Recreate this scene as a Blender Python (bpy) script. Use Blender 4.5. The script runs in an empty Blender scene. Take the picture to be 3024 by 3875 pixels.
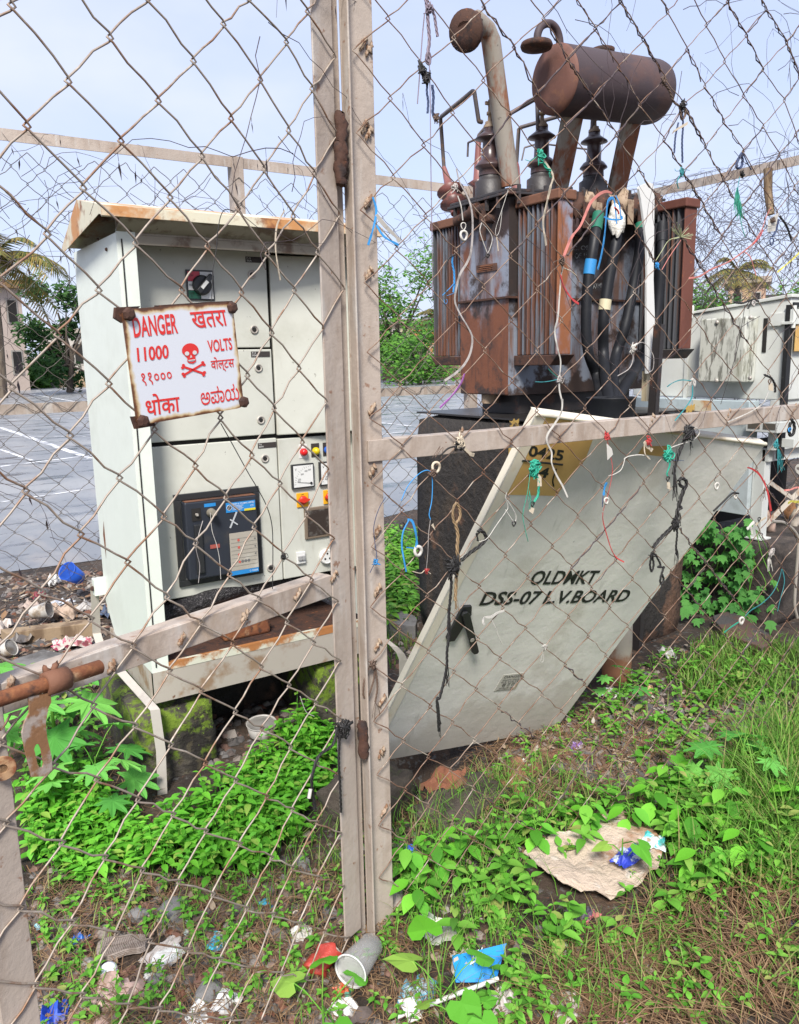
import bpy, math, random
import numpy as np
from mathutils import Vector, Matrix
S = bpy.context.scene
COL = S.collection
# ------------------------------------------------------------------ camera
H = 1.55; PITCH = math.radians(10.8); ROLL = math.radians(1.15); YAW = math.radians(33)
FP = 3028.0; CX, CY = 1512.0, 1937.5
_f = np.array([math.sin(YAW)*math.cos(PITCH), math.cos(YAW)*math.cos(PITCH), -math.sin(PITCH)])
_r0 = np.array([math.cos(YAW), -math.sin(YAW), 0.0]); _u0 = np.cross(_r0, _f)
_r = math.cos(ROLL)*_r0 - math.sin(ROLL)*_u0
_u = math.cos(ROLL)*_u0 + math.sin(ROLL)*_r0
CAMP = np.array([0, 0, H])
cam_d = bpy.data.cameras.new('camera'); cam = bpy.data.objects.new('camera', cam_d); COL.objects.link(cam)
cam_d.sensor_fit = 'HORIZONTAL'; cam_d.sensor_width = 36.0; cam_d.lens = 36.0*FP/3024.0
cam_d.clip_start = 0.05; cam_d.clip_end = 3000
cam.matrix_world = Matrix(((_r[0], _u[0], -_f[0], 0), (_r[1], _u[1], -_f[1], 0), (_r[2], _u[2], -_f[2], H), (0, 0, 0, 1)))
S.camera = cam
# ------------------------------------------------------------------ world, sun, exposure
SUN_EL, SUN_AZ = math.radians(46), math.radians(218)      # azimuth clockwise from +Y
w = bpy.data.worlds.new('World'); S.world = w; w.use_nodes = True
nt = w.node_tree; nt.nodes.clear()
_o = nt.nodes.new('ShaderNodeOutputWorld'); _b = nt.nodes.new('ShaderNodeBackground')
_s = nt.nodes.new('ShaderNodeTexSky'); _s.sky_type = 'NISHITA'; _s.sun_disc = False
_s.sun_elevation = SUN_EL; _s.sun_rotation = SUN_AZ; _s.dust_density = 2.0
_tc = nt.nodes.new('ShaderNodeTexCoord'); _mp = nt.nodes.new('ShaderNodeMapping'); _mp.inputs['Scale'].default_value = (1, 1, 2.2)
_n = nt.nodes.new('ShaderNodeTexNoise'); _n.inputs['Scale'].default_value = 2.6; _n.inputs['Detail'].default_value = 5
_cr = nt.nodes.new('ShaderNodeMapRange'); _cr.inputs['From Min'].default_value = .34; _cr.inputs['From Max'].default_value = .64
_cr.inputs['To Min'].default_value = .82; _cr.inputs['To Max'].default_value = .96
_mx = nt.nodes.new('ShaderNodeMix'); _mx.data_type = 'RGBA'; _cm = nt.nodes.new('ShaderNodeMix'); _cm.data_type = 'RGBA'; _cm.inputs[6].default_value = (1.95, 2.20, 3.05, 1); _cm.inputs[7].default_value = (2.55, 2.72, 3.3, 1)   # thin overcast cloud
_c2 = nt.nodes.new('ShaderNodeMapRange'); _c2.interpolation_type = 'SMOOTHSTEP'; _c2.inputs[1].default_value = .30; _c2.inputs[2].default_value = .72
nt.links.new(_n.outputs[0], _c2.inputs[0]); nt.links.new(_c2.outputs[0], _cm.inputs[0]); nt.links.new(_cm.outputs[2], _mx.inputs[7])
nt.links.new(_tc.outputs['Generated'], _mp.inputs[0]); nt.links.new(_mp.outputs[0], _n.inputs['Vector'])
nt.links.new(_n.outputs[0], _cr.inputs[0]); nt.links.new(_cr.outputs[0], _mx.inputs[0])
nt.links.new(_s.outputs[0], _mx.inputs[6]); nt.links.new(_mx.outputs[2], _b.inputs[0])
_b.inputs[1].default_value = 0.13
nt.links.new(_b.outputs[0], _o.inputs[0])
sl = bpy.data.lights.new('sun', 'SUN'); sl.energy = 2.6; sl.angle = math.radians(15); sl.color = (1, .95, .88)
so = bpy.data.objects.new('sun', sl); COL.objects.link(so); so.location = (0, 0, 8)
sd = Vector((math.sin(SUN_AZ)*math.cos(SUN_EL), math.cos(SUN_AZ)*math.cos(SUN_EL), math.sin(SUN_EL)))
so.rotation_euler = (-sd).to_track_quat('-Z', 'Y').to_euler()
S.view_settings.view_transform = 'Standard'; S.view_settings.look = 'None'; S.view_settings.gamma = 1
S.view_settings.use_curve_mapping = False; S.view_settings.exposure = 1.38
S.cycles.max_bounces = 6; S.cycles.diffuse_bounces = 3; S.cycles.glossy_bounces = 2; S.cycles.transparent_max_bounces = 6
# ------------------------------------------------------------------ measuring: photo pixel -> point on a real plane
def ray(x, y): return _f+_r*(x-CX)/FP-_u*(y-CY)/FP
def PZ(p, z): d = ray(*p); return Vector(CAMP+d*((z-H)/d[2]))
def PY(p, y): d = ray(*p); return Vector(CAMP+d*(y/d[1]))
def PX(p, x): d = ray(*p); return Vector(CAMP+d*(x/d[0]))
def PP(p, o, n): d = ray(*p); o = np.array(o); n = np.array(n); return Vector(CAMP+d*(np.dot(o-CAMP, n)/np.dot(d, n)))
def DD(x, y): return (x*1.7746, y*1.7743)
def mk(ox, oy, s): return lambda x, y: (ox+x/s, oy+y/s)
R1 = mk(1580, 0, 2.2421); R2 = mk(2264, 0, 2.2421); R3 = mk(1580, 700, 2.2421); R4 = mk(2264, 700, 2.2421)
R5 = mk(1400, 1500, 2.0286); R6 = mk(2184, 1500, 2.0286); R7 = mk(1400, 2300, 2.0286); R8 = mk(2184, 2300, 2.0286)
C1 = mk(0, 0, 1.127); C3 = mk(240, 740, 1.6075); C4 = mk(500, 1600, 2.13); C5 = mk(0, 2100, 2.0286); C6 = mk(0, 3075, 2.0286)
C7 = mk(0, 2400, 1.127); C8 = mk(1512, 2400, 1.127)
rnd = random.Random(7)
# ------------------------------------------------------------------ mesh builder
class MB:
    def __init__(s): s.v = []; s.f = []; s.m = []; s.sm = []; s.mi = 0
    def add(s, vs, fs, smooth=False):
        k = len(s.v); s.v += [tuple(v) for v in vs]
        for f in fs: s.f.append(tuple(i+k for i in f)); s.m.append(s.mi); s.sm.append(smooth)
        return s
    def box(s, x0, x1, y0, y1, z0, z1):
        return s.add([(x0, y0, z0), (x1, y0, z0), (x1, y1, z0), (x0, y1, z0), (x0, y0, z1), (x1, y0, z1), (x1, y1, z1), (x0, y1, z1)],
                     [(0, 3, 2, 1), (4, 5, 6, 7), (0, 1, 5, 4), (1, 2, 6, 5), (2, 3, 7, 6), (3, 0, 4, 7)])
    def obox(s, o, a, b, c):      # box from corner o with edge vectors a, b, c
        o, a, b, c = Vector(o), Vector(a), Vector(b), Vector(c)
        return s.add([o, o+a, o+a+b, o+b, o+c, o+a+c, o+a+b+c, o+b+c],
                     [(0, 3, 2, 1), (4, 5, 6, 7), (0, 1, 5, 4), (1, 2, 6, 5), (2, 3, 7, 6), (3, 0, 4, 7)])
    def prism(s, pts, ext):       # polygon (3d points) pushed along ext
        n = len(pts); e = Vector(ext); P = [Vector(p) for p in pts]
        return s.add(P+[p+e for p in P], [tuple(range(n))[::-1], tuple(range(n, 2*n))]+[(i, (i+1) % n, n+(i+1) % n, n+i) for i in range(n)])
    def tube(s, pts, r, n=6, cap=True, smooth=True):
        P = [Vector(p) for p in pts]; k = len(P)
        R = r if isinstance(r, (list, tuple)) else [r]*k
        T = [(P[min(i+1, k-1)]-P[max(i-1, 0)]) for i in range(k)]
        T = [t.normalized() if t.length > 1e-9 else Vector((0, 0, 1)) for t in T]
        up = Vector((0, 0, 1)) if abs(T[0].z) < .9 else Vector((1, 0, 0))
        U = (up-T[0]*up.dot(T[0])).normalized(); vs = []
        for i in range(k):
            U = U-T[i]*U.dot(T[i])
            U = U.normalized() if U.length > 1e-6 else T[i].orthogonal().normalized()
            W = T[i].cross(U)
            for j in range(n):
                a = 2*math.pi*j/n; vs.append(P[i]+(U*math.cos(a)+W*math.sin(a))*R[i])
        fs = [(i*n+j, i*n+(j+1) % n, (i+1)*n+(j+1) % n, (i+1)*n+j) for i in range(k-1) for j in range(n)]
        s.add(vs, fs, smooth)
        if cap: s.add(vs[:n], [tuple(range(n))[::-1]]); s.add(vs[-n:], [tuple(range(n))])
        return s
    def lathe(s, prof, c, axis=(0, 0, 1), n=16, smooth=True):   # prof [(r, h)...]
        A = Vector(axis).normalized(); U = A.orthogonal().normalized(); W = A.cross(U); c = Vector(c); vs = []
        for r, h in prof:
            for j in range(n):
                a = 2*math.pi*j/n; vs.append(c+A*h+(U*math.cos(a)+W*math.sin(a))*r)
        fs = [(i*n+j, i*n+(j+1) % n, (i+1)*n+(j+1) % n, (i+1)*n+j) for i in range(len(prof)-1) for j in range(n)]
        s.add(vs, fs, smooth)
        if prof[0][0] > 1e-5: s.add(vs[:n], [tuple(range(n))[::-1]])
        if prof[-1][0] > 1e-5: s.add(vs[-n:], [tuple(range(n))])
        return s
    def ribbon(s, pts, wd, nrm, th=0.0012):    # flat strap along pts, width direction in the plane with normal nrm
        P = [Vector(p) for p in pts]; k = len(P); N = Vector(nrm).normalized(); vs = []
        Wd = wd if isinstance(wd, (list, tuple)) else [wd]*k
        for i in range(k):
            t = (P[min(i+1, k-1)]-P[max(i-1, 0)]).normalized(); b = t.cross(N).normalized()*Wd[i]*.5; q = N*th*.5
            vs += [P[i]-b-q, P[i]+b-q, P[i]+b+q, P[i]-b+q]
        fs = [(i*4+j, i*4+(j+1) % 4, i*4+4+(j+1) % 4, i*4+4+j) for i in range(k-1) for j in range(4)]
        return s.add(vs, fs+[(0, 3, 2, 1), tuple(range(4*k-4, 4*k))], False)
    def strap(s, pts, side, wd, th):           # flat bar along pts; side = width direction
        P = [Vector(p) for p in pts]; k = len(P); vs = []; sv = Vector(side).normalized()*wd*.5
        for i in range(k):
            t = (P[min(i+1, k-1)]-P[max(i-1, 0)]).normalized(); q = t.cross(sv).normalized()*th*.5
            vs += [P[i]-sv-q, P[i]+sv-q, P[i]+sv+q, P[i]-sv+q]
        fs = [(i*4+j, i*4+(j+1) % 4, i*4+4+(j+1) % 4, i*4+4+j) for i in range(k-1) for j in range(4)]
        return s.add(vs, fs+[(0, 3, 2, 1), tuple(range(4*k-4, 4*k))], False)
    def build(s, name, mat, parent=None, base=None, bevel=0, seg=2):
        off = Vector(base) if base is not None else (Vector(parent['_b']) if parent is not None else Vector((0, 0, 0)))
        me = bpy.data.meshes.new(name)
        va = np.array(s.v, dtype=float).reshape(-1, 3)-np.array(off)
        me.from_pydata(va.tolist(), [], s.f)
        for q in (mat if isinstance(mat, (list, tuple)) else [mat]): me.materials.append(q)
        me.polygons.foreach_set('material_index', s.m); me.polygons.foreach_set('use_smooth', s.sm); me.update()
        o = bpy.data.objects.new(name, me); COL.objects.link(o)
        if parent is not None: o.parent = parent
        else: o.location = off
        o['_b'] = list(off)
        if bevel:
            b = o.modifiers.new('bevel', 'BEVEL'); b.width = bevel; b.segments = seg; b.limit_method = 'ANGLE'; b.angle_limit = math.radians(40)
            b.harden_normals = False
        return o
def tag(o, label, cat, group=None, kind=None):
    if label: o['label'] = label
    if cat: o['category'] = cat
    if group: o['group'] = group
    if kind: o['kind'] = kind
    return o
def T(name, label, cat, base=(0, 0, 0), group=None):
    o = bpy.data.objects.new(name, None); COL.objects.link(o); o.location = base; o.empty_display_size = .1; o['_b'] = list(base)
    return tag(o, label, cat, group)
def smooth(pts, k=6):                       # Catmull-Rom through points
    P = [Vector(p) for p in pts]
    if len(P) < 3: return P
    Q = [P[0]*2-P[1]]+P+[P[-1]*2-P[-2]]; out = []
    for i in range(1, len(Q)-2):
        a, b, c, d = Q[i-1], Q[i], Q[i+1], Q[i+2]
        for j in range(k):
            t = j/k; out.append(.5*((2*b)+(c-a)*t+(2*a-5*b+4*c-d)*t*t+(3*b-a-3*c+d)*t**3))
    return out+[P[-1]]
# ------------------------------------------------------------------ materials
def M(name, base, layers=(), rough=.7, metal=0.0, bump=None, spec=.5, var=0, island=None, transl=0, alpha=None):
    m = bpy.data.materials.new(name); m.use_nodes = True; nt = m.node_tree; N = nt.nodes; L = nt.links
    p = N['Principled BSDF']; p.inputs['Roughness'].default_value = rough; p.inputs['Metallic'].default_value = metal
    p.inputs['Specular IOR Level'].default_value = spec
    tc = N.new('ShaderNodeTexCoord'); obj = tc.outputs['Object']; sep = None
    def noise(scale, st=(1, 1, 1), det=6, rg=.62):
        v = obj
        if st != (1, 1, 1):
            mp = N.new('ShaderNodeMapping'); mp.inputs['Scale'].default_value = st; L.new(obj, mp.inputs[0]); v = mp.outputs[0]
        n = N.new('ShaderNodeTexNoise'); n.inputs['Scale'].default_value = scale; n.inputs['Detail'].default_value = det
        n.inputs['Roughness'].default_value = rg; L.new(v, n.inputs['Vector']); return n.outputs[0]
    rgb = N.new('ShaderNodeRGB'); rgb.outputs[0].default_value = (*base, 1); cur = rgb.outputs[0]
    if island:
        g = N.new('ShaderNodeNewGeometry'); cr = N.new('ShaderNodeValToRGB'); el = cr.color_ramp.elements
        while len(el) < len(island): el.new(.5)
        for i, c in enumerate(island): el[i].position = i/(len(island)-1); el[i].color = (*c, 1)
        L.new(g.outputs['Random Per Island'], cr.inputs[0]); cur = cr.outputs[0]
    rcur = None
    for l in layers:
        f = noise(l.get('s', 8), l.get('st', (1, 1, 1)), l.get('d', 7))
        if 'g' in l:        # (axis, v0, v1, weight): weight is added going from v0 to v1
            ax, v0, v1, wt = l['g']
            if sep is None: sep = N.new('ShaderNodeSeparateXYZ'); L.new(obj, sep.inputs[0])
            mr = N.new('ShaderNodeMapRange'); mr.inputs[1].default_value = v0; mr.inputs[2].default_value = v1
            mr.inputs[3].default_value = 0; mr.inputs[4].default_value = wt; L.new(sep.outputs[ax], mr.inputs[0])
            ad = N.new('ShaderNodeMath'); ad.operation = 'ADD'; L.new(f, ad.inputs[0]); L.new(mr.outputs[0], ad.inputs[1]); f = ad.outputs[0]
        mr = N.new('ShaderNodeMapRange'); mr.interpolation_type = 'SMOOTHSTEP'
        mr.inputs[1].default_value = l.get('lo', .5); mr.inputs[2].default_value = l.get('hi', .6); mr.inputs[3].default_value = 0
        mr.inputs[4].default_value = l.get('a', 1); L.new(f, mr.inputs[0])
        mx = N.new('ShaderNodeMix'); mx.data_type = 'RGBA'; L.new(mr.outputs[0], mx.inputs[0]); L.new(cur, mx.inputs[6])
        mx.inputs[7].default_value = (*l['c'], 1); cur = mx.outputs[2]
        if 'r' in l:
            m2 = N.new('ShaderNodeMix'); L.new(mr.outputs[0], m2.inputs[0]); m2.inputs[3].default_value = l['r']
            if rcur is None: m2.inputs[2].default_value = rough
            else: L.new(rcur, m2.inputs[2])
            rcur = m2.outputs[0]
    if var:                 # broad tonal unevenness of the real surface
        f = noise(3.1, (1, 1, 1), 5); mr = N.new('ShaderNodeMapRange'); mr.inputs[1].default_value = .3; mr.inputs[2].default_value = .7
        mr.inputs[3].default_value = 1-var; mr.inputs[4].default_value = 1+var; L.new(f, mr.inputs[0])
        hs = N.new('ShaderNodeHueSaturation'); L.new(mr.outputs[0], hs.inputs['Value']); L.new(cur, hs.inputs['Color']); cur = hs.outputs[0]
    L.new(cur, p.inputs['Base Color'])
    if rcur is not None: L.new(rcur, p.inputs['Roughness'])
    if bump:
        f = noise(bump[0], (1, 1, 1), 8); b = N.new('ShaderNodeBump'); b.inputs['Strength'].default_value = bump[1]
        b.inputs['Distance'].default_value = bump[2] if len(bump) > 2 else .004; L.new(f, b.inputs['Height']); L.new(b.outputs[0], p.inputs['Normal'])
    if transl:
        t = N.new('ShaderNodeBsdfTranslucent'); L.new(cur, t.inputs[0]); ms = N.new('ShaderNodeMixShader'); ms.inputs[0].default_value = transl
        L.new(p.outputs[0], ms.inputs[1]); L.new(t.outputs[0], ms.inputs[2]); L.new(ms.outputs[0], N['Material Output'].inputs[0])
    if alpha:
        t = N.new('ShaderNodeBsdfTransparent'); ms = N.new('ShaderNodeMixShader'); ms.inputs[0].default_value = alpha
        L.new(p.outputs[0], ms.inputs[1]); L.new(t.outputs[0], ms.inputs[2]); L.new(ms.outputs[0], N['Material Output'].inputs[0])
    return m
RUST = (.16, .055, .022); DRUST = (.06, .026, .016); ORUST = (.24, .095, .035)
m_galv = M('galvanised_steel', (.385, .325, .275), [dict(c=(.27, .21, .165), s=9, st=(1, 1, .3), lo=.45, hi=.70), dict(c=(.44, .41, .375), s=22, st=(1, 1, .16), lo=.52, hi=.68, a=.75),
    dict(c=(.30, .205, .13), s=5, st=(1, 1, .5), lo=.58, hi=.72, a=.7), dict(c=(.20, .095, .05), s=34, lo=.63, hi=.70, a=.8)], rough=.6, metal=.1, bump=(60, .4), var=.16)
m_wire = M('fence_wire', (.30, .25, .205), [dict(c=(.22, .12, .07), s=14, lo=.48, hi=.64), dict(c=(.48, .42, .35), s=25, lo=.55, hi=.7, a=.7)], rough=.55, metal=.3)
m_wire2 = M('rusty_wire', (.22, .15, .11), [dict(c=(.14, .07, .042), s=14, lo=.44, hi=.60), dict(c=(.40, .35, .29), s=18, lo=.54, hi=.66, a=.8)], rough=.65, metal=.2)
m_wire3 = M('dark_far_wire', (.10, .085, .075), [dict(c=(.17, .15, .13), s=10, lo=.5, hi=.65)], rough=.7)
m_rust = M('rusted_iron', RUST, [dict(c=ORUST, s=25, lo=.5, hi=.66), dict(c=(.34, .22, .12), s=16, lo=.56, hi=.68, a=.8), dict(c=DRUST, s=28, lo=.52, hi=.66)], rough=.85, bump=(90, .5))
m_drust = M('dark_rust', DRUST, [dict(c=(.025, .014, .012), s=25, lo=.48, hi=.62), dict(c=RUST, s=40, lo=.6, hi=.7)], rough=.85, bump=(90, .6))
m_weld = M('weld_lump', (.33, .25, .18), [dict(c=(.19, .10, .055), s=70, lo=.45, hi=.6)], rough=.8, bump=(200, .6))
m_cream = M('cream_cabinet_paint', (.62, .66, .60), [dict(c=(.50, .53, .47), s=3, lo=.45, hi=.7, a=.6), dict(c=(.33, .29, .2), s=40, st=(1, 1, .25), lo=.69, hi=.75, a=.7),
    dict(c=ORUST, s=7, st=(1, 1, .25), lo=.76, hi=.82)], rough=.45, var=.05)
m_cream_in = M('grey_panel_paint', (.49, .495, .44), [dict(c=(.38, .38, .32), s=4, lo=.46, hi=.7, a=.6), dict(c=(.30, .27, .20), s=11, st=(1, 1, .2), lo=.58, hi=.72, a=.5), dict(c=(.12, .11, .085), s=60, st=(1, 1, .6), lo=.67, hi=.72, a=.85)], rough=.55, var=.08)
m_roofrust = M('rusted_cream_roof', (.55, .52, .40), [dict(c=(.44, .21, .075), s=7, lo=.43, hi=.60), dict(c=(.20, .075, .028), s=11, lo=.55, hi=.68)], rough=.6, bump=(60, .2))
m_fascia = M('dirty_fascia', (.27, .235, .18), [dict(c=(.13, .085, .055), s=9, lo=.48, hi=.62), dict(c=DRUST, s=20, lo=.62, hi=.7)], rough=.7)
m_black = M('black_plastic', (.020, .021, .023), [dict(c=(.05, .045, .04), s=12, lo=.55, hi=.75, a=.6)], rough=.4)
m_bdoor = M('dusty_navy_black', (.022, .026, .036), [dict(c=(.07, .062, .052), s=9, lo=.55, hi=.72, a=.6)], rough=.4)
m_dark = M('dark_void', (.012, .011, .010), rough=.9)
m_lv = M('grey_green_panel', (.64, .63, .575), [dict(c=(.55, .545, .50), s=2.2, lo=.45, hi=.7, a=.8), dict(c=(.34, .34, .30), s=9, st=(2.4, 1, .25), lo=.60, hi=.72, a=.55), dict(c=(.15, .15, .13), s=60, lo=.70, hi=.74, a=.7), dict(c=(.36, .33, .27), s=3, lo=.50, hi=.68, a=.6, g=(2, .22, .0, .25))], rough=.42, var=.06, bump=(5, .35, .02))
m_lvedge = M('cream_panel_edge', (.66, .61, .50), [dict(c=(.50, .37, .2), s=8, lo=.55, hi=.7, a=.7), dict(c=(.38, .22, .1), s=24, lo=.66, hi=.72)], rough=.5)
m_yellow = M('ochre_paint', (.56, .36, .125), [dict(c=(.47, .29, .095), s=7, lo=.45, hi=.7), dict(c=(.3, .2, .08), s=40, lo=.67, hi=.74)], rough=.6)
m_ink = M('black_paint', (.016, .017, .018), [dict(c=(.06, .06, .055), s=40, lo=.6, hi=.72, a=.7)], rough=.5)
m_red = M('red_enamel', (.62, .028, .022), [dict(c=(.55, .10, .07), s=30, lo=.62, hi=.75, a=.6)], rough=.35)
m_white = M('white_plastic', (.58, .58, .56), [dict(c=(.5, .48, .43), s=12, lo=.55, hi=.75, a=.6)], rough=.5)
m_rmu = M('pale_grey_paint', (.56, .575, .545), [dict(c=(.46, .47, .43), s=2.5, lo=.45, hi=.7, a=.7), dict(c=(.16, .165, .12), s=22, st=(1, 1, .18), lo=.66, hi=.76, a=.7)], rough=.5, var=.06)
m_rmubox = M('mildewed_box_paint', (.50, .51, .46), [dict(c=(.115, .115, .095), s=46, st=(1, 1, .2), lo=.50, hi=.60, a=.85), dict(c=(.10, .10, .08), s=9, st=(1, 1, .6), lo=.54, hi=.68, a=.6), dict(c=(.36, .36, .27), s=5, lo=.5, hi=.7, a=.6)], rough=.6)
m_tank = M('rusting_blue_grey_tank', (.205, .225, .275), [dict(c=(.30, .215, .165), s=7, st=(1, 1, .5), lo=.50, hi=.66, a=.65), dict(c=(.155, .055, .026), s=5, st=(1, 1, .5), lo=.50, hi=.64, g=(2, .62, .30, .30)),
    dict(c=(.085, .034, .02), s=12, st=(1, 1, .18), lo=.48, hi=.64, a=.8), dict(c=(.022, .016, .015), s=16, st=(1, 1, .1), lo=.58, hi=.68, a=.8), dict(c=(.035, .022, .018), s=7, lo=.54, hi=.66, g=(2, .20, .0, .30)),
    dict(c=(.035, .022, .02), s=8, st=(1, 1, .6), lo=.58, hi=.68, g=(2, .80, 1.0, .34))], rough=.6, bump=(50, .35), var=.12)
m_tank2 = M('stained_shaded_tank', (.19, .215, .26), [dict(c=(.13, .06, .03), s=9, st=(1, 1, .14), lo=.48, hi=.62, a=.85), dict(c=(.03, .022, .02), s=4, lo=.50, hi=.66, g=(2, .45, 1.0, .24)), dict(c=(.20, .085, .03), s=14, st=(1, 1, .35), lo=.60, hi=.70), dict(c=(.04, .025, .02), s=8, lo=.50, hi=.62, g=(2, .2, .08, .3))], rough=.6, bump=(50, .3))  # rust streaks, plus shadow painted into the colour of the upper front
m_fin = M('rusty_fin', (.10, .115, .14), [dict(c=(.115, .045, .024), s=4, st=(8, 8, .5), lo=.42, hi=.56), dict(c=(.05, .024, .018), s=9, st=(6, 6, .4), lo=.50, hi=.64, a=.85)], rough=.75, bump=(60, .3))
m_finplate = M('rusty_fin_plate', (.20, .225, .29), [dict(c=(.21, .075, .028), s=5, st=(1, 1, .5), lo=.40, hi=.56, g=(2, .98, .6, .22)), dict(c=(.12, .042, .02), s=12, lo=.56, hi=.7)], rough=.7, bump=(60, .3))
m_redplate = M('red_rust_plate', (.125, .042, .028), [dict(c=(.10, .032, .02), s=6, st=(1, 1, .4), lo=.45, hi=.6), dict(c=(.24, .085, .03), s=18, lo=.6, hi=.72)], rough=.75, bump=(60, .3))
m_darkfin = M('dark_fin', (.055, .058, .066), [dict(c=(.10, .042, .024), s=4, st=(6, 6, .4), lo=.52, hi=.64)], rough=.75)  # darker base than the rusty fins, with rust patches
m_lid = M('oily_black_lid', (.030, .026, .026), [dict(c=(.10, .045, .028), s=12, lo=.55, hi=.7)], rough=.5, bump=(60, .3))
m_hdr = M('rusty_header', (.15, .065, .036), [dict(c=(.07, .033, .022), s=9, lo=.46, hi=.6), dict(c=(.27, .13, .06), s=22, lo=.62, hi=.72)], rough=.8, bump=(70, .4))
m_cons = M('brown_rust_conservator', (.050, .034, .038), [dict(c=(.082, .044, .038), s=4, lo=.5, hi=.66), dict(c=(.048, .030, .034), s=6, lo=.48, hi=.64, a=.8), dict(c=(.15, .13, .10), s=30, lo=.62, hi=.72, a=.6)], rough=.7, bump=(60, .3))
m_consend = M('rust_red_end', (.14, .062, .045), [dict(c=(.26, .115, .05), s=5, lo=.54, hi=.70), dict(c=(.105, .048, .036), s=6, lo=.5, hi=.65)], rough=.75, bump=(60, .3))
m_pipe = M('peeling_grey_pipe', (.25, .225, .19), [dict(c=(.20, .075, .035), s=8, st=(1, 1, .35), lo=.46, hi=.58), dict(c=(.06, .045, .035), s=20, lo=.62, hi=.7)], rough=.75, bump=(60, .3))
m_porc = M('dark_brown_porcelain', (.050, .030, .030), [dict(c=(.10, .072, .065), s=20, lo=.58, hi=.72, a=.6)], rough=.3)
m_cap = M('weathered_cap', (.30, .22, .15), [dict(c=(.14, .08, .05), s=40, lo=.5, hi=.65)], rough=.7)
m_bar = M('weathered_bar', (.12, .10, .095), [dict(c=(.21, .13, .08), s=20, lo=.55, hi=.68)], rough=.6)
m_rubber = M('black_rubber', (.011, .012, .015), [dict(c=(.03, .03, .032), s=14, lo=.5, hi=.72, a=.7)], rough=.5, spec=.3)
m_blackcon = M('soot_black_concrete', (.026, .022, .019), [dict(c=(.050, .037, .026), s=9, st=(1, 1, .5), lo=.50, hi=.68), dict(c=(.20, .115, .04), s=14, st=(1, 1, .5), lo=.68, hi=.74), dict(c=(.13, .07, .042), s=5, lo=.58, hi=.70, g=(0, .15, .55, .26)), dict(c=(.10, .085, .065), s=30, st=(1, 1, .4), lo=.66, hi=.72, a=.6)], rough=.75, bump=(26, 1, .02))
m_oily = M('oily_plinth_top', (.020, .018, .017), [dict(c=(.12, .11, .11), s=6, lo=.6, hi=.72, a=.7, r=.15)], rough=.35, bump=(30, .4))
m_moss = M('mossy_concrete', (.060, .052, .042), [dict(c=(.13, .115, .08), s=14, lo=.5, hi=.68), dict(c=(.018, .015, .012), s=4, lo=.46, hi=.58), dict(c=(.11, .17, .012), s=13, lo=.57, hi=.68, g=(2, .05, .36, .17)), dict(c=(.06, .05, .03), s=24, lo=.55, hi=.62), dict(c=(.16, .24, .02), s=40, lo=.64, hi=.70, g=(2, .1, .36, .06))], rough=.9, bump=(45, 1, .012))
m_moss2 = M('bright_moss', (.17, .27, .012), [dict(c=(.07, .055, .035), s=7, lo=.5, hi=.6), dict(c=(.10, .16, .012), s=22, lo=.45, hi=.6)], rough=.95, bump=(80, 1, .01))
m_concrete = M('rough_concrete', (.070, .056, .042), [dict(c=(.028, .022, .017), s=5, lo=.44, hi=.60), dict(c=(.15, .125, .09), s=22, lo=.62, hi=.72), dict(c=(.045, .07, .015), s=6, lo=.54, hi=.66)], rough=.9, bump=(40, 1, .012))
m_slab = M('grey_stone_slab', (.16, .155, .15), [dict(c=(.08, .075, .07), s=6, lo=.45, hi=.65), dict(c=(.24, .23, .22), s=25, lo=.6, hi=.72)], rough=.85, bump=(40, .8, .008))
m_strapz = M('zinc_strap', (.42, .39, .35), [dict(c=(.30, .27, .24), s=9, lo=.45, hi=.7)], rough=.5, metal=.3)
# ------------------------------------------------------------------ ground, road, far things
def hills(x, y):
    if y > 5.2 or x > 6.2: return 0.0
    h = .018*math.sin(3.1*x+1.3*y)+.014*math.sin(5.3*y-2.2*x+1)+.008*math.sin(11*x+3)*math.sin(9*y)
    for cx, cy, r, d in ((1.56, 2.50, .26, -.34), (2.25, 2.45, .3, -.045), (.95, 2.30, .22, -.03), (2.6, .9, .7, .035), (.5, 3.9, .5, .03)):
        h += d*math.exp(-((x-cx)**2+(y-cy)**2)/(r*r))
    return h
def axis(lo, hi, step, far):
    a = list(np.arange(lo, hi+1e-6, step)); k = step; up = hi; dn = lo; U = []; L_ = []
    while up < far: k *= 1.28; up += k; U.append(up)
    k = step
    while dn > -far: k *= 1.28; dn -= k; L_.append(dn)
    return L_[::-1]+a+U
m_ground = M('damp_soil', (.055, .036, .024), [dict(c=(.022, .016, .012), s=4, lo=.42, hi=.6), dict(c=(.10, .058, .034), s=9, lo=.54, hi=.68), dict(c=(.10, .095, .088), s=30, lo=.56, hi=.64), dict(c=(.15, .055, .03), s=45, lo=.63, hi=.68)], rough=.9, bump=(55, 1, .015))
xs = axis(-1.2, 5.6, .055, 420); ys = axis(.4, 5.4, .055, 420)
g = MB(); nx = len(xs)
g.add([(x, y, hills(x, y)) for y in ys for x in xs], [(j*nx+i, j*nx+i+1, (j+1)*nx+i+1, (j+1)*nx+i) for j in range(len(ys)-1) for i in range(nx-1)], True)
tag(g.build('ground', m_ground), None, None, None, 'structure')
m_road = M('wet_asphalt', (.19, .20, .215), [dict(c=(.27, .275, .28), s=.5, lo=.42, hi=.62), dict(c=(.30, .28, .265), s=1.3, st=(1, .35, 1), lo=.54, hi=.68, a=.7), dict(c=(.085, .095, .115), s=2.2, st=(.5, 1, 1), lo=.52, hi=.64, a=.9, r=.15), dict(c=(.07, .072, .075), s=14, lo=.60, hi=.66, a=.6)], rough=.38, bump=(90, .3))
g = MB(); rx = axis(-8, 16, .9, 400)
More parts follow.
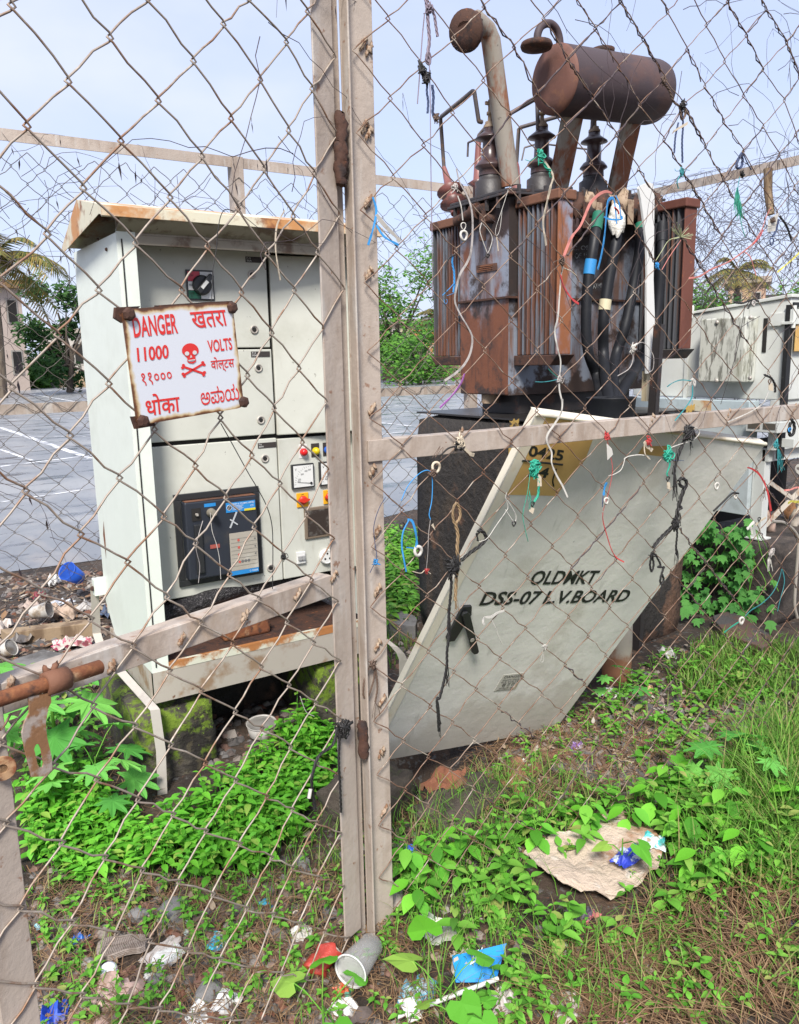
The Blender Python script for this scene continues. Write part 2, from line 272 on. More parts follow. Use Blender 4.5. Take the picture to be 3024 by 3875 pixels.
edge = lambda x: 6.55+.18*math.sin(1.7*x)+.1*math.sin(4.1*x+1)
g.add([(x, edge(x), .004) for x in rx]+[(x, 410, .004) for x in rx], [(i, i+1, len(rx)+i+1, len(rx)+i) for i in range(len(rx)-1)])
tag(g.build('road', m_road), None, None, None, 'structure')
m_mark = M('worn_white_paint', (.70, .71, .72), [dict(c=(.28, .29, .31), s=4, lo=.45, hi=.56)], rough=.6)
g = MB()
for a, b, wd in ((C3p[0], C3p[1], C3p[2]) for C3p in [((0, 1617), (345, 1735), .13), ((0, 1765), (350, 1722), .09), ((0, 1590), (345, 1580), .12), ((110, 1490), (330, 1527), .14), ((0, 1480), (200, 1478), .2), ((0, 1540), (345, 1552), .1),
        ((1425, 1440), (1600, 1452), .22), ((1425, 1492), (1760, 1480), .14), ((1425, 1541), (1560, 1530), .10), ((1425, 1566), (1555, 1556), .08), ((1425, 1598), (1560, 1612), .10), ((1430, 1645), (1560, 1630), .07), ((1650, 1470), (1760, 1462), .14), ((0, 1505), (345, 1506), .12), ((0, 1462), (340, 1470), .25), ((0, 1650), (350, 1652), .06), ((0, 1700), (120, 1742), .07), ((1425, 1515), (1760, 1508), .09), ((1425, 1583), (1560, 1572), .06), ((1560, 1440), (1790, 1470), .16), ((0, 1900), (400, 1840), .05), ((1425, 1465), (1800, 1452), .16)]):
    p, q = PZ(a, .008), PZ(b, .008); t = (q-p).normalized(); n = Vector((-t.y, t.x, 0))*wd*.5
    k = 8
    for i in range(k):
        s0 = p.lerp(q, i/k); s1 = p.lerp(q, (i+1)/k); g.add([s0-n, s1-n, s1+n, s0+n], [(0, 1, 2, 3)])
tag(g.build('road_markings', m_mark), None, None, None, 'structure')
# boundary wall far across the lot
def far_pt(px, dist): d = ray(px, 1400); v = Vector((d[0], d[1], 0)).normalized(); return v*dist
m_wall = M('ochre_boundary_wall', (.30, .22, .14), [dict(c=(.20, .14, .085), s=.6, lo=.45, hi=.65), dict(c=(.36, .30, .22), s=2, lo=.55, hi=.7)], rough=.9)
m_wallcap = M('grey_wall_cap', (.30, .28, .25), [dict(c=(.2, .18, .16), s=1, lo=.45, hi=.65)], rough=.9)
w0, w1 = far_pt(-900, 74), far_pt(3900, 82); wt = (w1-w0).normalized(); wn = Vector((-wt.y, wt.x, 0)); wl = (w1-w0).length
wall = T('boundary_wall', 'long low ochre wall with pillars across the far side of the lot', 'wall', w0)
g = MB(); g.obox(w0, wt*wl, wn*.25, Vector((0, 0, 1.15))); g.build('wall_body', m_wall, wall)
g = MB()
for i in range(int(wl/.5)): g.obox(w0+wt*(i*.5+.1)+wn*.06+Vector((0, 0, 1.15)), wt*.16, wn*.1, Vector((0, 0, .4)))
g.build('balustrade', m_wallcap, wall)
g = MB(); g.obox(w0+wn*-.02+Vector((0, 0, 1.55)), wt*wl, wn*.3, Vector((0, 0, .14))); g.build('coping', m_wallcap, wall)
for i in range(int(wl/4)):
    g = MB(); g.obox(w0+wt*(i*4)-wn*.12, wt*.5, wn*.5, Vector((0, 0, 1.85))); g.build('pillar', m_wallcap if i % 2 else m_wall, wall)
# trees
def leafmat(name, cols, tr=.25): return M(name, cols[0], island=cols, rough=.7, transl=tr, spec=.3)
m_bush = leafmat('broad_green_foliage', [(.030, .095, .014), (.06, .18, .02), (.11, .27, .03), (.04, .13, .018)])
m_bushd = leafmat('dark_green_foliage', [(.018, .055, .014), (.032, .095, .022), (.055, .13, .028), (.022, .07, .017)])
m_palm = leafmat('palm_frond_green', [(.08, .11, .035), (.13, .14, .04), (.30, .21, .06), (.07, .105, .032)])
m_bark = M('grey_brown_bark', (.12, .095, .07), [dict(c=(.06, .045, .035), s=6, st=(1, 1, .2), lo=.45, hi=.6)], rough=.95)
def bush_tree(name, label, cat, base, h, rad, mat, seed, n=2600, leaf=.22, trunk=.35):
    r = random.Random(seed); base = Vector(base); t = T(name, label, cat, base)
    g = MB(); g.tube([base, base+Vector((.05*h, 0, h*.3)), base+Vector((-.03*h, .02*h, h*.7))], [h*.03, h*.022, h*.008], 8)
    blobs = []
    for i in range(13):
        a = r.uniform(0, 6.28); q = r.uniform(.1, .85); z = r.uniform(trunk, .95)
        blobs.append((base+Vector((math.cos(a)*rad*q, math.sin(a)*rad*q, h*z)), rad*r.uniform(.28, .5)))
        g.tube([base+Vector((0, 0, h*.25)), base.lerp(blobs[-1][0], .6)+Vector((0, 0, h*.1)), blobs[-1][0]], [h*.012, h*.008, h*.003], 5)
    g.build('trunk', m_bark, t)
    g = MB()
    for i in range(n):
        c, rr = r.choice(blobs); v = Vector((r.gauss(0, 1), r.gauss(0, 1), r.gauss(0, .8))).normalized()*rr*(r.random()**.4)*r.uniform(.9, 1.15)
        p = c+v; a = Vector((r.gauss(0, 1), r.gauss(0, 1), r.gauss(0, .6))).normalized(); b = a.orthogonal().normalized(); s_ = leaf*r.uniform(.5, 1.2)
        g.add([p-a*s_, p+b*s_*.45, p+a*s_, p-b*s_*.45], [(0, 1, 2, 3)])
    g.build('crown', mat, t); return t
def palm(label, base, h, fl, seed, mat, nf=22):
    r = random.Random(seed); base = Vector(base); t = T('palm_tree', label, 'palm tree', base); top = base+Vector((.2, .1, h))
    g = MB(); g.tube([base, base+Vector((.15, 0, h*.5)), top], [h*.035, h*.028, h*.024], 8); g.build('trunk', m_bark, t)
    g = MB()
    for i in range(nf):
        az = i*2.4+r.uniform(-.3, .3); el = r.uniform(-.15, 1.15); d = Vector((math.cos(az), math.sin(az), 0)); pts = []
        for k in range(9):
            u_ = k/8; pts.append(top+d*fl*(u_*math.cos(el)*1.0)+Vector((0, 0, fl*(u_*math.sin(el)-.62*u_*u_))))
        g.tube(pts, [.03, .03, .028, .025, .022, .018, .015, .01, .006], 4)
        for k in range(1, 34):
            u_ = k/34*8; i0 = min(int(u_), 7); p = pts[i0].lerp(pts[i0+1], u_-i0); tg = (pts[i0+1]-pts[i0]).normalized(); sd_ = tg.cross(Vector((0, 0, 1))).normalized()
            for s_ in (-1, 1):
                ln = fl*.27*(1-.6*abs(k/34-.45)); q = p+sd_*s_*ln*.8+tg*ln*.45+Vector((0, 0, -ln*r.uniform(.25, .6))); wv = tg*fl*.014
                g.add([p-wv, p+wv, q], [(0, 1, 2)])
    g.build('crown', mat, t); return t
def fp(px, dist): v = far_pt(px, dist); return (v.x, v.y, 0)
palm('tall coconut palm with drooping yellowed fronds behind left fence', fp(0, 46), 6.8, 4.0, 3, m_palm, 26)
palm('small palm standing above roof line behind pale grey cabinet', fp(2770, 66), 7.4, 3.2, 5, m_palm)
palm('low palm with bent fronds in front of bushy tree beyond centre post', fp(1655, 60), 4.3, 2.6, 8, m_palm)
bush_tree('bushy_tree', 'dark green bushy tree left of open switchgear cabinet', 'tree', fp(255, 52), 6.6, 2.5, m_bushd, 11, 3600, .22, .12)
bush_tree('bushy_tree', 'olive bushy tree under the tall palm at left edge', 'tree', fp(40, 64), 3.2, 2.4, m_bush, 12, 2600, .22, .1)
bush_tree('bushy_tree', 'bright green spreading tree just right of the centre post', 'tree', fp(1500, 56), 8.2, 3.9, m_bush, 13, 5200, .2, .16)
bush_tree('bushy_tree', 'low light green shrub spilling over far wall right of centre post', 'tree', fp(1590, 50), 3.5, 3.0, m_bush, 14, 2800, .18, .05)
bush_tree('bushy_tree', 'rounded dark shrub behind transformer cooling fins', 'tree', fp(1950, 62), 5, 4, m_bushd, 15, 1800, .25, .1)
bush_tree('bushy_tree', 'hazy green scrub between rusty cooling plate and grey cabinet', 'tree', fp(2640, 60), 6.0, 2.6, m_bush, 16, 2400, .2, .1)
bush_tree('bushy_tree', 'dark scrub under small palm behind grey cabinet', 'tree', fp(2790, 62), 5.0, 3.0, m_bushd, 17, 2600, .2, .1)
bush_tree('bushy_tree', 'leafy treetop at right edge behind peach building', 'tree', fp(3040, 64), 6.6, 3.0, m_bush, 18, 2200, .2, .1)
# far buildings
def building(label, p, q, h, depth, col, roofc, nwin, storeys, roofh=.5):
    p, q = Vector(p), Vector(q); t_ = (q-p).normalized(); n_ = Vector((-t_.y, t_.x, 0)); L_ = (q-p).length
    if n_.dot(p) < 0: n_ = -n_
    b = T('house', label, 'building', p)
    mw = M('plaster', col, [dict(c=tuple(v*.7 for v in col), s=.5, lo=.45, hi=.65)], rough=.9); mr = M('roofing', roofc, [dict(c=tuple(v*.6 for v in roofc), s=.8, lo=.45, hi=.65)], rough=.9)
    g = MB(); g.obox(p, t_*L_, n_*depth, Vector((0, 0, h))); g.build('wall', mw, b)
    g = MB(); g.obox(p-t_*.4-n_*.5+Vector((0, 0, h)), t_*(L_+.8), n_*(depth+1), Vector((0, 0, roofh))); g.build('roof', mr, b)
    for s_ in range(storeys):
        for i in range(nwin):
            o_ = p+t_*(L_*(i+.3)/nwin)+Vector((0, 0, h*(s_+.35)/storeys)); ww = L_*.4/nwin; hh = h*.42/storeys
            f_ = MB(); f_.obox(o_-n_*.05-t_*.1-Vector((0, 0, .1)), t_*(ww+.2), n_*.06, Vector((0, 0, hh+.2))); fo = f_.build('window', m_wallcap, b)
            f_ = MB(); f_.obox(o_-n_*.08, t_*ww, n_*.02, Vector((0, 0, hh))); f_.build('pane', m_dark, fo)
    return b
building('pink and cream house behind palm at left edge', fp(-140, 58), fp(108, 60), 6.6, 8, (.44, .36, .31), (.30, .18, .08), 3, 2)
building('peach plastered house behind small palm at right', fp(2740, 80), fp(2880, 80), 7.6, 8, (.5, .33, .23), (.42, .36, .3), 2, 2)
building('flat roofed grey building behind right end of grey cabinet', fp(2850, 90), fp(3300, 90), 6.2, 8, (.35, .34, .33), (.10, .095, .10), 6, 2, .9)
building('pale yellow house half hidden by trees right of centre post', fp(1470, 86), fp(1720, 88), 5.2, 8, (.42, .38, .24), (.25, .22, .18), 4, 2)
building('low orange tiled shed behind shrub right of centre post', fp(1575, 66), fp(1680, 66), 3.4, 5, (.45, .22, .10), (.52, .20, .07), 2, 1)
building('long pale building behind far wall at left', fp(160, 95), fp(900, 97), 5.0, 8, (.40, .37, .33), (.28, .24, .2), 8, 1)
# chain-link node positions measured on each fence plane (row: node,along mm,height mm)
GATE_T = '-14:10,894,97 11,812,22|-13:9,901,253 10,817,175 11,737,101 12,654,28 13,570,-45|-12:8,909,414 9,824,332 10,739,250 11,663,182 12,582,110 13,494,35 14,409,-40|-11:7,918,573 8,831,493 9,750,415 10,660,326 11,594,270 12,509,191 13,418,114 14,333,38 15,251,-34|-10:6,928,733 7,841,650 8,755,569 9,672,492 10,602,431 11,514,351 12,436,276 13,343,186 14,261,119 15,180,49 16,98,-24|-9:5,927,884 6,847,811 7,758,728 8,680,657 9,606,588 10,526,517 11,445,439 12,356,351 13,278,288 14,196,211 15,111,135 16,26,61|-8:4,920,1029 5,838,951 6,756,874 7,681,814 8,602,736 9,527,667 10,451,591 11,364,515 12,275,432 13,211,369 14,127,296 15,39,219|-7:3,918,1186 4,832,1103 5,750,1027 6,674,954 7,594,884 8,520,813 9,440,740 10,364,666 11,279,587 12,202,517 13,122,443 14,43,372|-6:2,923,1352 3,835,1267 4,746,1182 5,663,1112 6,584,1038 7,510,964 8,438,897 9,354,820 10,282,753 11,199,673 12,113,595 13,33,521|-5:1,927,1518 2,842,1437 3,755,1353 4,667,1265 5,581,1197 6,502,1112 7,426,1039 8,349,972 9,275,894 10,194,824 11,109,750 12,26,674|-4:0,928,1679 1,844,1600 2,759,1519 3,669,1435 4,583,1352 5,496,1267 6,427,1202 7,347,1121 8,271,1049 9,191,974 10,108,900 11,23,827|-3:0,844,1759 1,759,1680 2,674,1600 3,588,1518 4,502,1432 5,415,1354 6,344,1281 7,273,1207 8,192,1129 9,107,1052 10,24,979|-2:-1,852,1918 0,765,1837 1,675,1757 2,592,1675 3,503,1598 4,422,1519 5,346,1442 6,269,1359 7,192,1289 8,113,1208 9,30,1135|-1:-2,860,2080 -1,775,1999 0,691,1915 1,604,1837 2,511,1759 3,419,1684 4,344,1603 5,269,1523 6,199,1452 7,118,1372 8,41,1302|0:-3,867,2238 -2,781,2161 -1,696,2082 0,614,1997 1,525,1924 2,431,1846 3,352,1768 4,273,1687 5,195,1609 6,119,1534 7,37,1458|1:-4,877,2391 -3,790,2316 -2,704,2240 -1,617,2163 0,530,2084 1,442,2006 2,352,1930 3,270,1848 4,197,1768 5,123,1699 6,39,1622|2:-5,888,2542 -4,801,2467 -3,715,2391 -2,627,2316 -1,539,2241 0,450,2167 1,358,2092 2,275,2011 3,195,1932 4,117,1851 5,45,1784 6,-35,1711|3:-5,812,2618 -4,726,2542 -3,640,2466 -2,553,2390 -1,465,2315 0,375,2242 1,281,2175 2,193,2100 3,120,2020 4,47,1947 5,-30,1873|4:-4,651,2617 -3,565,2540 -2,479,2463 -1,392,2386 0,304,2310 1,214,2239 2,115,2189 3,44,2117 4,-28,2040|5:-3,491,2615 -2,405,2538 -1,319,2462 0,231,2387 1,140,2322 2,49,2265 3,-30,2200|6:-2,330,2617 -1,244,2542 0,156,2471 1,67,2405 2,-20,2343|7:-1,168,2624 0,82,2554 1,-5,2487|8:0,7,2637'
FENCE_T = '-16:13,996,16|-15:12,998,175 13,1080,94 14,1161,13|-14:11,1001,330 12,1080,254 13,1161,171 14,1242,90 15,1324,12|-13:10,1000,477 11,1084,405 12,1158,333 13,1241,248 14,1319,169 15,1404,92 16,1491,15|-12:9,995,629 10,1080,549 11,1161,477 12,1236,415 13,1317,332 14,1395,252 15,1484,173 16,1574,95 17,1662,17|-11:8,990,786 9,1080,706 10,1169,623 11,1244,556 12,1322,480 13,1402,408 14,1483,330 15,1568,253 16,1658,174 17,1746,95 18,1834,15|-10:7,994,938 8,1074,862 9,1166,781 10,1250,704 11,1327,633 12,1411,555 13,1487,482 14,1571,407 15,1654,326 16,1741,250 17,1831,171 18,1920,91 19,2009,11|-9:6,1002,1093 7,1087,1012 8,1164,935 9,1251,860 10,1334,780 11,1415,704 12,1500,626 13,1579,553 14,1661,478 15,1749,395 16,1833,319 17,1921,243 18,2010,164 19,2099,85 20,2188,6|-8:5,1006,1255 6,1089,1175 7,1175,1092 8,1259,1009 9,1339,931 10,1424,853 11,1511,775 12,1592,698 13,1674,624 14,1759,541 15,1843,465 16,1927,389 17,2013,313 18,2101,236 19,2190,158 20,2279,80 21,2369,1|-7:4,1006,1412 5,1094,1335 6,1177,1260 7,1265,1176 8,1347,1090 9,1433,1004 10,1517,927 11,1602,847 12,1684,775 13,1770,695 14,1851,615 15,1936,538 16,2021,461 17,2107,385 18,2195,308 19,2284,231 20,2372,153 21,2461,75|-6:3,1005,1568 4,1091,1489 5,1177,1412 6,1270,1331 7,1354,1246 8,1441,1168 9,1527,1081 10,1612,1004 11,1693,928 12,1779,847 13,1862,770 14,1948,693 15,2030,611 16,2116,534 17,2203,457 18,2291,381 19,2379,304 20,2467,227 21,2556,150 22,2644,72|-5:2,1002,1728 3,1092,1647 4,1179,1566 5,1267,1486 6,1363,1406 7,1452,1321 8,1532,1238 9,1627,1159 10,1713,1081 11,1796,1000 12,1883,923 13,1964,846 14,2050,763 15,2133,687 16,2216,608 17,2302,531 18,2389,455 19,2476,378 20,2563,301 21,2651,224 22,2739,147 23,2828,70|-4:1,997,1889 2,1089,1808 3,1180,1729 4,1267,1647 5,1359,1567 6,1453,1486 7,1544,1402 8,1633,1319 9,1722,1239 10,1812,1161 11,1899,1074 12,1980,999 13,2063,921 14,2152,839 15,2238,761 16,2318,683 17,2403,606 18,2489,529 19,2574,453 20,2661,376 21,2748,300 22,2836,223 23,2924,146 24,3012,69|-3:0,992,2054 1,1083,1969 2,1174,1889 3,1266,1813 4,1355,1728 5,1449,1646 6,1543,1565 7,1632,1482 8,1732,1400 9,1832,1313 10,1917,1239 11,2000,1154 12,2082,1076 13,2171,998 14,2255,910 15,2341,836 16,2420,759 17,2506,682 18,2589,605 19,2673,528 20,2759,452 21,2846,376 22,2933,299 23,3021,223 24,3108,146 25,3197,69|-2:-1,988,2224 0,1079,2139 1,1171,2049 2,1262,1968 3,1353,1893 4,1444,1809 5,1541,1728 6,1633,1647 7,1735,1564 8,1831,1483 9,1925,1398 10,2015,1317 11,2100,1237 12,2189,1161 13,2280,1073 14,2368,991 15,2447,916 16,2526,833 17,2603,758 18,2687,680 19,2773,604 20,2858,529 21,2944,453 22,3031,377 23,3118,300 24,3205,224 25,3293,147 26,3381,69|-1:-2,987,2387 -1,1077,2306 0,1168,2224 1,1258,2133 2,1351,2053 3,1444,1978 4,1538,1895 5,1635,1809 6,1729,1730 7,1831,1648 8,1931,1564 9,2018,1478 10,2114,1397 11,2211,1318 12,2298,1232 13,2386,1147 14,2476,1069 15,2560,990 16,2637,910 17,2711,834 18,2791,757 19,2874,682 20,2959,607 21,3044,531 22,3130,455 23,3217,379 24,3303,302 25,3390,225|0:-3,987,2549 -2,1078,2466 -1,1169,2384 0,1263,2300 1,1353,2220 2,1440,2153 3,1537,2071 4,1631,1979 5,1732,1899 6,1829,1815 7,1927,1732 8,2030,1646 9,2120,1565 10,2223,1479 11,2318,1396 12,2410,1314 13,2501,1234 14,2594,1146 15,2669,1068 16,2751,987 17,2819,909 18,2897,838 19,2978,763 20,3061,687 21,3145,610 22,3230,534 23,3315,457 24,3401,381|1:-3,1078,2630 -2,1170,2547 -1,1262,2465 0,1355,2385 1,1452,2312 2,1533,2217 3,1635,2152 4,1734,2069 5,1833,1995 6,1926,1902 7,2025,1810 8,2120,1734 9,2224,1649 10,2318,1560 11,2416,1485 12,2520,1396 13,2614,1311 14,2702,1231 15,2777,1153 16,2853,1071 17,2926,993 18,3002,918 19,3082,843 20,3163,767 21,3246,691 22,3330,614 23,3415,537|2:-2,1263,2631 -1,1357,2551 0,1453,2474 1,1550,2397 2,1638,2316 3,1737,2235 4,1830,2154 5,1927,2074 6,2020,1992 7,2128,1902 8,2225,1819 9,2322,1732 10,2417,1647 11,2517,1562 12,2628,1480 13,2716,1395 14,2793,1324 15,2874,1242 16,2953,1159 17,3029,1078 18,3106,1001 19,3184,925 20,3265,848 21,3347,771|3:-1,1452,2638 0,1548,2561 1,1643,2484 2,1736,2407 3,1832,2328 4,1923,2244 5,2032,2166 6,2126,2085 7,2229,1999 8,2324,1910 9,2412,1827 10,2518,1737 11,2615,1653 12,2713,1568 13,2816,1475 14,2895,1401 15,2973,1324 16,3051,1243 17,3129,1163 18,3207,1084 19,3286,1007 20,3366,930|4:0,1641,2647 1,1736,2569 2,1830,2492 3,1927,2415 4,2024,2331 5,2113,2271 6,2223,2169 7,2321,2084 8,2411,1999 9,2512,1914 10,2615,1834 11,2703,1737 12,2803,1649 13,2903,1562 14,2990,1482 15,3070,1405 16,3149,1326 17,3227,1246 18,3306,1168 19,3385,1089|5:1,1829,2656 2,1927,2581 3,2026,2505 4,2116,2422 5,2207,2337 6,2306,2251 7,2413,2178 8,2513,2091 9,2617,2007 10,2722,1923 11,2808,1828 12,2898,1736 13,2992,1649 14,3080,1567 15,3163,1488 16,3244,1409 17,3324,1329 18,3403,1251|6:2,2018,2665 3,2111,2586 4,2199,2503 5,2294,2420 6,2397,2338 7,2511,2264 8,2608,2188 9,2708,2095 10,2810,2006 11,2902,1915 12,2991,1824 13,3081,1737 14,3169,1653 15,3254,1572 16,3336,1492 17,3418,1413|7:3,2199,2666 4,2293,2585 5,2394,2511 6,2489,2429 7,2617,2357 8,2693,2261 9,2789,2174 10,2891,2087 11,2987,1999 12,3079,1911 13,3169,1824 14,3258,1740 15,3344,1658 16,3427,1577|8:4,2387,2676 5,2489,2603 6,2610,2529 7,2692,2440 8,2780,2347 9,2874,2257 10,2973,2170 11,3070,2083 12,3164,1996 13,3256,1911 14,3345,1827|9:6,2694,2614 7,2782,2526 8,2869,2434 9,2962,2344 10,3059,2256 11,3155,2169 12,3250,2083 13,3342,1997|10:7,2870,2609 8,2960,2520 9,3052,2430 10,3147,2342 11,3242,2255 12,3336,2169 13,3428,2084|11:8,3050,2604 9,3142,2516 10,3236,2428 11,3330,2341 12,3423,2255|12:9,3232,2601 10,3325,2514 11,3418,2427|13:10,3414,2599'
def untab(s):
    t = {}
    for row in s.split('|'):
        p, r = row.split(':')
        for it in r.split(' '):
            q, a, b = it.split(','); t[(int(p), int(q))] = (int(a)/1000, int(b)/1000)
    return t
def chain(tab, place, rad, seed=1, n=6, jit=.004, over=.006, dep=.0028):
    r = random.Random(seed); g = MB(); cols = sorted({p+q for p, q in tab})
    for c in cols[:-1]:
        ps = [p for p, q in tab if p+q in (c, c+1)]; run = []
        seq = []
        for p in range(max(ps)+1, min(ps)-2, -1): seq += [(p, c-p), (p, c+1-p)]
        runs = []; cur = []
        for k in seq:
            if k in tab: cur.append(k)
            else:
                if len(cur) > 1: runs.append(cur)
                cur = []
        if len(cur) > 1: runs.append(cur)
        for cur in runs:
            P = [Vector((tab[k][0], tab[k][1])) for k in cur]; pts = []
            for i, v in enumerate(P):
                if 0 < i < len(P)-1:
                    m = (P[i-1]+P[i+1])*.5; o = v-m; o = o.normalized()*over if o.length > 1e-6 else o
                else: m = None; o = Vector((0, 0))
                bk = cur[i][0]+cur[i][1] == c      # left-column corner
                if i > 0:
                    leg = dep if not bk else -dep
                    pts.append((*(v.lerp(P[i-1], .09)+o*.8), leg))
                pts.append((*(v+o), 0))
                if i < len(P)-1:
                    leg = dep if bk else -dep
                    pts.append((*(v.lerp(P[i+1], .09)+o*.8), leg))
                    for f in (.36, .68):
                        q = v.lerp(P[i+1], f); pts.append((q.x+r.uniform(-jit, jit), q.y+r.uniform(-jit, jit), leg))
            g.tube([place(a, b, d) for a, b, d in pts], rad, n)
    return g
GT, FT = untab(GATE_T), untab(FENCE_T)
YF = 1.672                                   # front fence plane
HG = Vector((.90, 1.655, 0)); GA = Vector((-.9435, -.3314, 0)).normalized(); GN = Vector((.3314, -.9435, 0)).normalized()
def gp(s, z, o=0.0): return HG+GA*s+GN*o+Vector((0, 0, z))
def on_gate(p, o=.008): return PP(p, HG+GN*o, GN)
def on_fence(p, y=YF-.006): return PY(p, y)
def gbox(g, s0, s1, o0, o1, z0, z1): return g.obox(gp(s0, z0, o0), GA*(s1-s0), GN*(o1-o0), Vector((0, 0, z1-z0)))
def lump(g, c, r, seed, n=2):
    rr = random.Random(seed); c = Vector(c)
    prof = [(r*.1, -r*1.7), (r*.5, -r*1.3), (r*.8, -r*.6), (r*.9, 0), (r*.7, r*.7), (r*.5, r*1.2), (r*.08, r*1.6)]
    vs0 = len(g.v); g.lathe(prof, c, (rr.uniform(-.6, .6), .1, 1), 9)
    for i in range(vs0, len(g.v)): g.v[i] = tuple(Vector(c)+(Vector(g.v[i])-c)*rr.uniform(.6, 1.3))
# --- gate leaf
gate = T('chain_link_gate', 'angle iron gate leaf with chain link mesh, standing ajar left of the posts', 'gate', (.9, 1.655, 0))
g = MB(); gbox(g, -.034, .030, -.004, .001, .05, 2.72); gbox(g, -.034, -.029, -.055, -.004, .05, 2.72); g.build('stile', m_galv, gate, bevel=.0015)
g = MB(); gbox(g, .828, .892, -.004, .001, .04, 2.72); gbox(g, .887, .892, -.055, -.004, .04, 2.72); g.build('stile', m_galv, gate, bevel=.0015)
g = MB(); gbox(g, .031, .827, -.006, -.001, .993, 1.046); gbox(g, .031, .827, -.045, -.0065, 1.041, 1.0465); g.build('mid_rail', m_galv, gate, bevel=.0015)
g = MB(); gbox(g, .031, .827, -.006, -.001, 2.66, 2.72); g.build('top_rail', m_galv, gate)
chain(GT, lambda a, b, d: gp(a, b, .007+d), .0020, 3, 7).build('chain_link_mesh', m_wire, gate)
for i, p in enumerate((C4(400, 1750), C4(910, 1560), C4(1335, 1390), C5(860, 860), C5(80, 985), C4(1630, 1240))):
    g = MB(); lump(g, on_gate(p, .003), .006, i); lump(g, on_gate((p[0]+9, p[1]-16), .003), .0048, i+9); lump(g, on_gate((p[0]-8, p[1]+13), .003), .0045, i+19); g.build('weld', m_weld, gate)
for p, hh in ((C1(1455, 600), .058), (C1(1450, 700), .045), (C7(1548, 450), .05)):
    g = MB(); c = PY(p, 1.655); g.tube([c+Vector((srx*.002, 0, hh*(k/5-1)*1.0)) for k, srx in enumerate((0, 1, -1, 1, 0, -1, 1, 0, 1, -1, 0))], [.011, .014, .0125, .015, .0135, .0115, .015, .013, .0145, .013, .010], 9); rr_ = random.Random(int(p[1])); g.v = [tuple(c_+rr_.uniform(-.0022, .0022) for c_ in v) for v in g.v]; g.build('hinge', m_drust, gate)
# latch
a, b = on_gate(C5(-60, 1125), .03), on_gate(C5(778, 855), .03)
g = MB(); g.tube([a, a.lerp(b, .5), b.lerp(a, .012), b], [.0125, .0125, .0125, .010], 14); g.build('latch_bolt', m_rust, gate)
c = a.lerp(b, .56); t_ = (b-a).normalized()
g = MB(); g.lathe([(.014, -.02), (.0195, -.02), (.0205, 0), (.0195, .02), (.014, .02)], c, t_, 18); lump(g, c+Vector((0, .008, .020)), .007, 2); lump(g, c+Vector((-.012, .008, .018)), .006, 3); g.build('latch_ring', m_hdr, gate)
hp = [C5(*q) for q in ((218, 1090), (390, 1060), (395, 1130), (372, 1175), (352, 1290), (362, 1400), (400, 1560), (398, 1650), (345, 1700), (245, 1705), (232, 1650), (190, 1480), (170, 1370), (188, 1290), (228, 1215), (228, 1150))]
sl_ = [C5(*q) for q in ((262, 1490), (275, 1455), (300, 1450), (318, 1490), (338, 1600), (330, 1632), (305, 1635), (288, 1605))]
m_hasp = M('rust_edged_hasp', (.30, .25, .215), [dict(c=(.20, .10, .045), s=26, lo=.42, hi=.55), dict(c=(.46, .42, .38), s=30, st=(1, 1, .3), lo=.62, hi=.7)], rough=.7, bump=(80, .4))
# hasp plate with its slot: ring of quads between outline and slot
P_ = [on_gate(q, .038) for q in hp]; Q_ = [on_gate(q, .038) for q in sl_]
# plate outline with its slot, joined by a slit
g = MB()
for pc in (P_[:6]+[Q_[3], Q_[2], Q_[1], Q_[0]]+P_[11:], [P_[5], P_[6], Q_[4], Q_[3]], [Q_[0], Q_[7], P_[10], P_[11]], P_[6:11]+[Q_[7], Q_[6], Q_[5], Q_[4]]): g.prism(pc, GN*-.004)
g.build('hasp', m_hasp, gate)
g = MB(); ec = on_gate(C5(18, 1640), .02); g.lathe([(.008, -.002), (.0205, -.002), (.0215, 0), (.0205, .002), (.008, .002), (.008, -.002)], ec, GN.lerp(GA, .30), 20, False); g.build('latch_eye', m_rust, gate)
g = MB(); g.tube([on_gate(C5(85, 1215), .01), on_gate(C5(40, 1300), .014), on_gate(C5(8, 1345), .012), on_gate(C5(-30, 1290), .01)], .002, 6); g.build('tie_wire', m_wire2, gate)
# --- front fence bay
fence = T('chain_link_fence', 'front fence bay of rusty chain link right of the gate, with mid rail and strings', 'fence', (1.0, YF, 0))
g = MB(); g.box(.962, 1.045, 1.681, 1.687, 0, 2.75); g.box(.962, .967, 1.650, 1.6805, 0, 2.75); g.box(.934, .9615, 1.692, 1.697, 0, 2.75); g.build('post', m_galv, fence, bevel=.0015)
g = MB(); g.box(3.42, 3.49, 1.681, 1.687, 0, 2.75); g.box(3.42, 3.426, 1.6875, 1.74, 0, 2.75); g.build('post', m_galv, fence, bevel=.0015)
g = MB(); g.box(1.000, 3.419, 1.674, 1.680, 1.304, 1.357); g.box(1.000, 3.419, 1.6805, 1.72, 1.3515, 1.357); g.build('mid_rail', m_galv, fence, bevel=.0015)
g = MB(); g.box(1.046, 3.419, 1.681, 1.687, 2.69, 2.75); g.build('top_rail', m_galv, fence)
chain(FT, lambda a, b, d: Vector((a, YF-.006-d, b)), .0015, 5, 6).build('chain_link_mesh', m_wire2, fence)
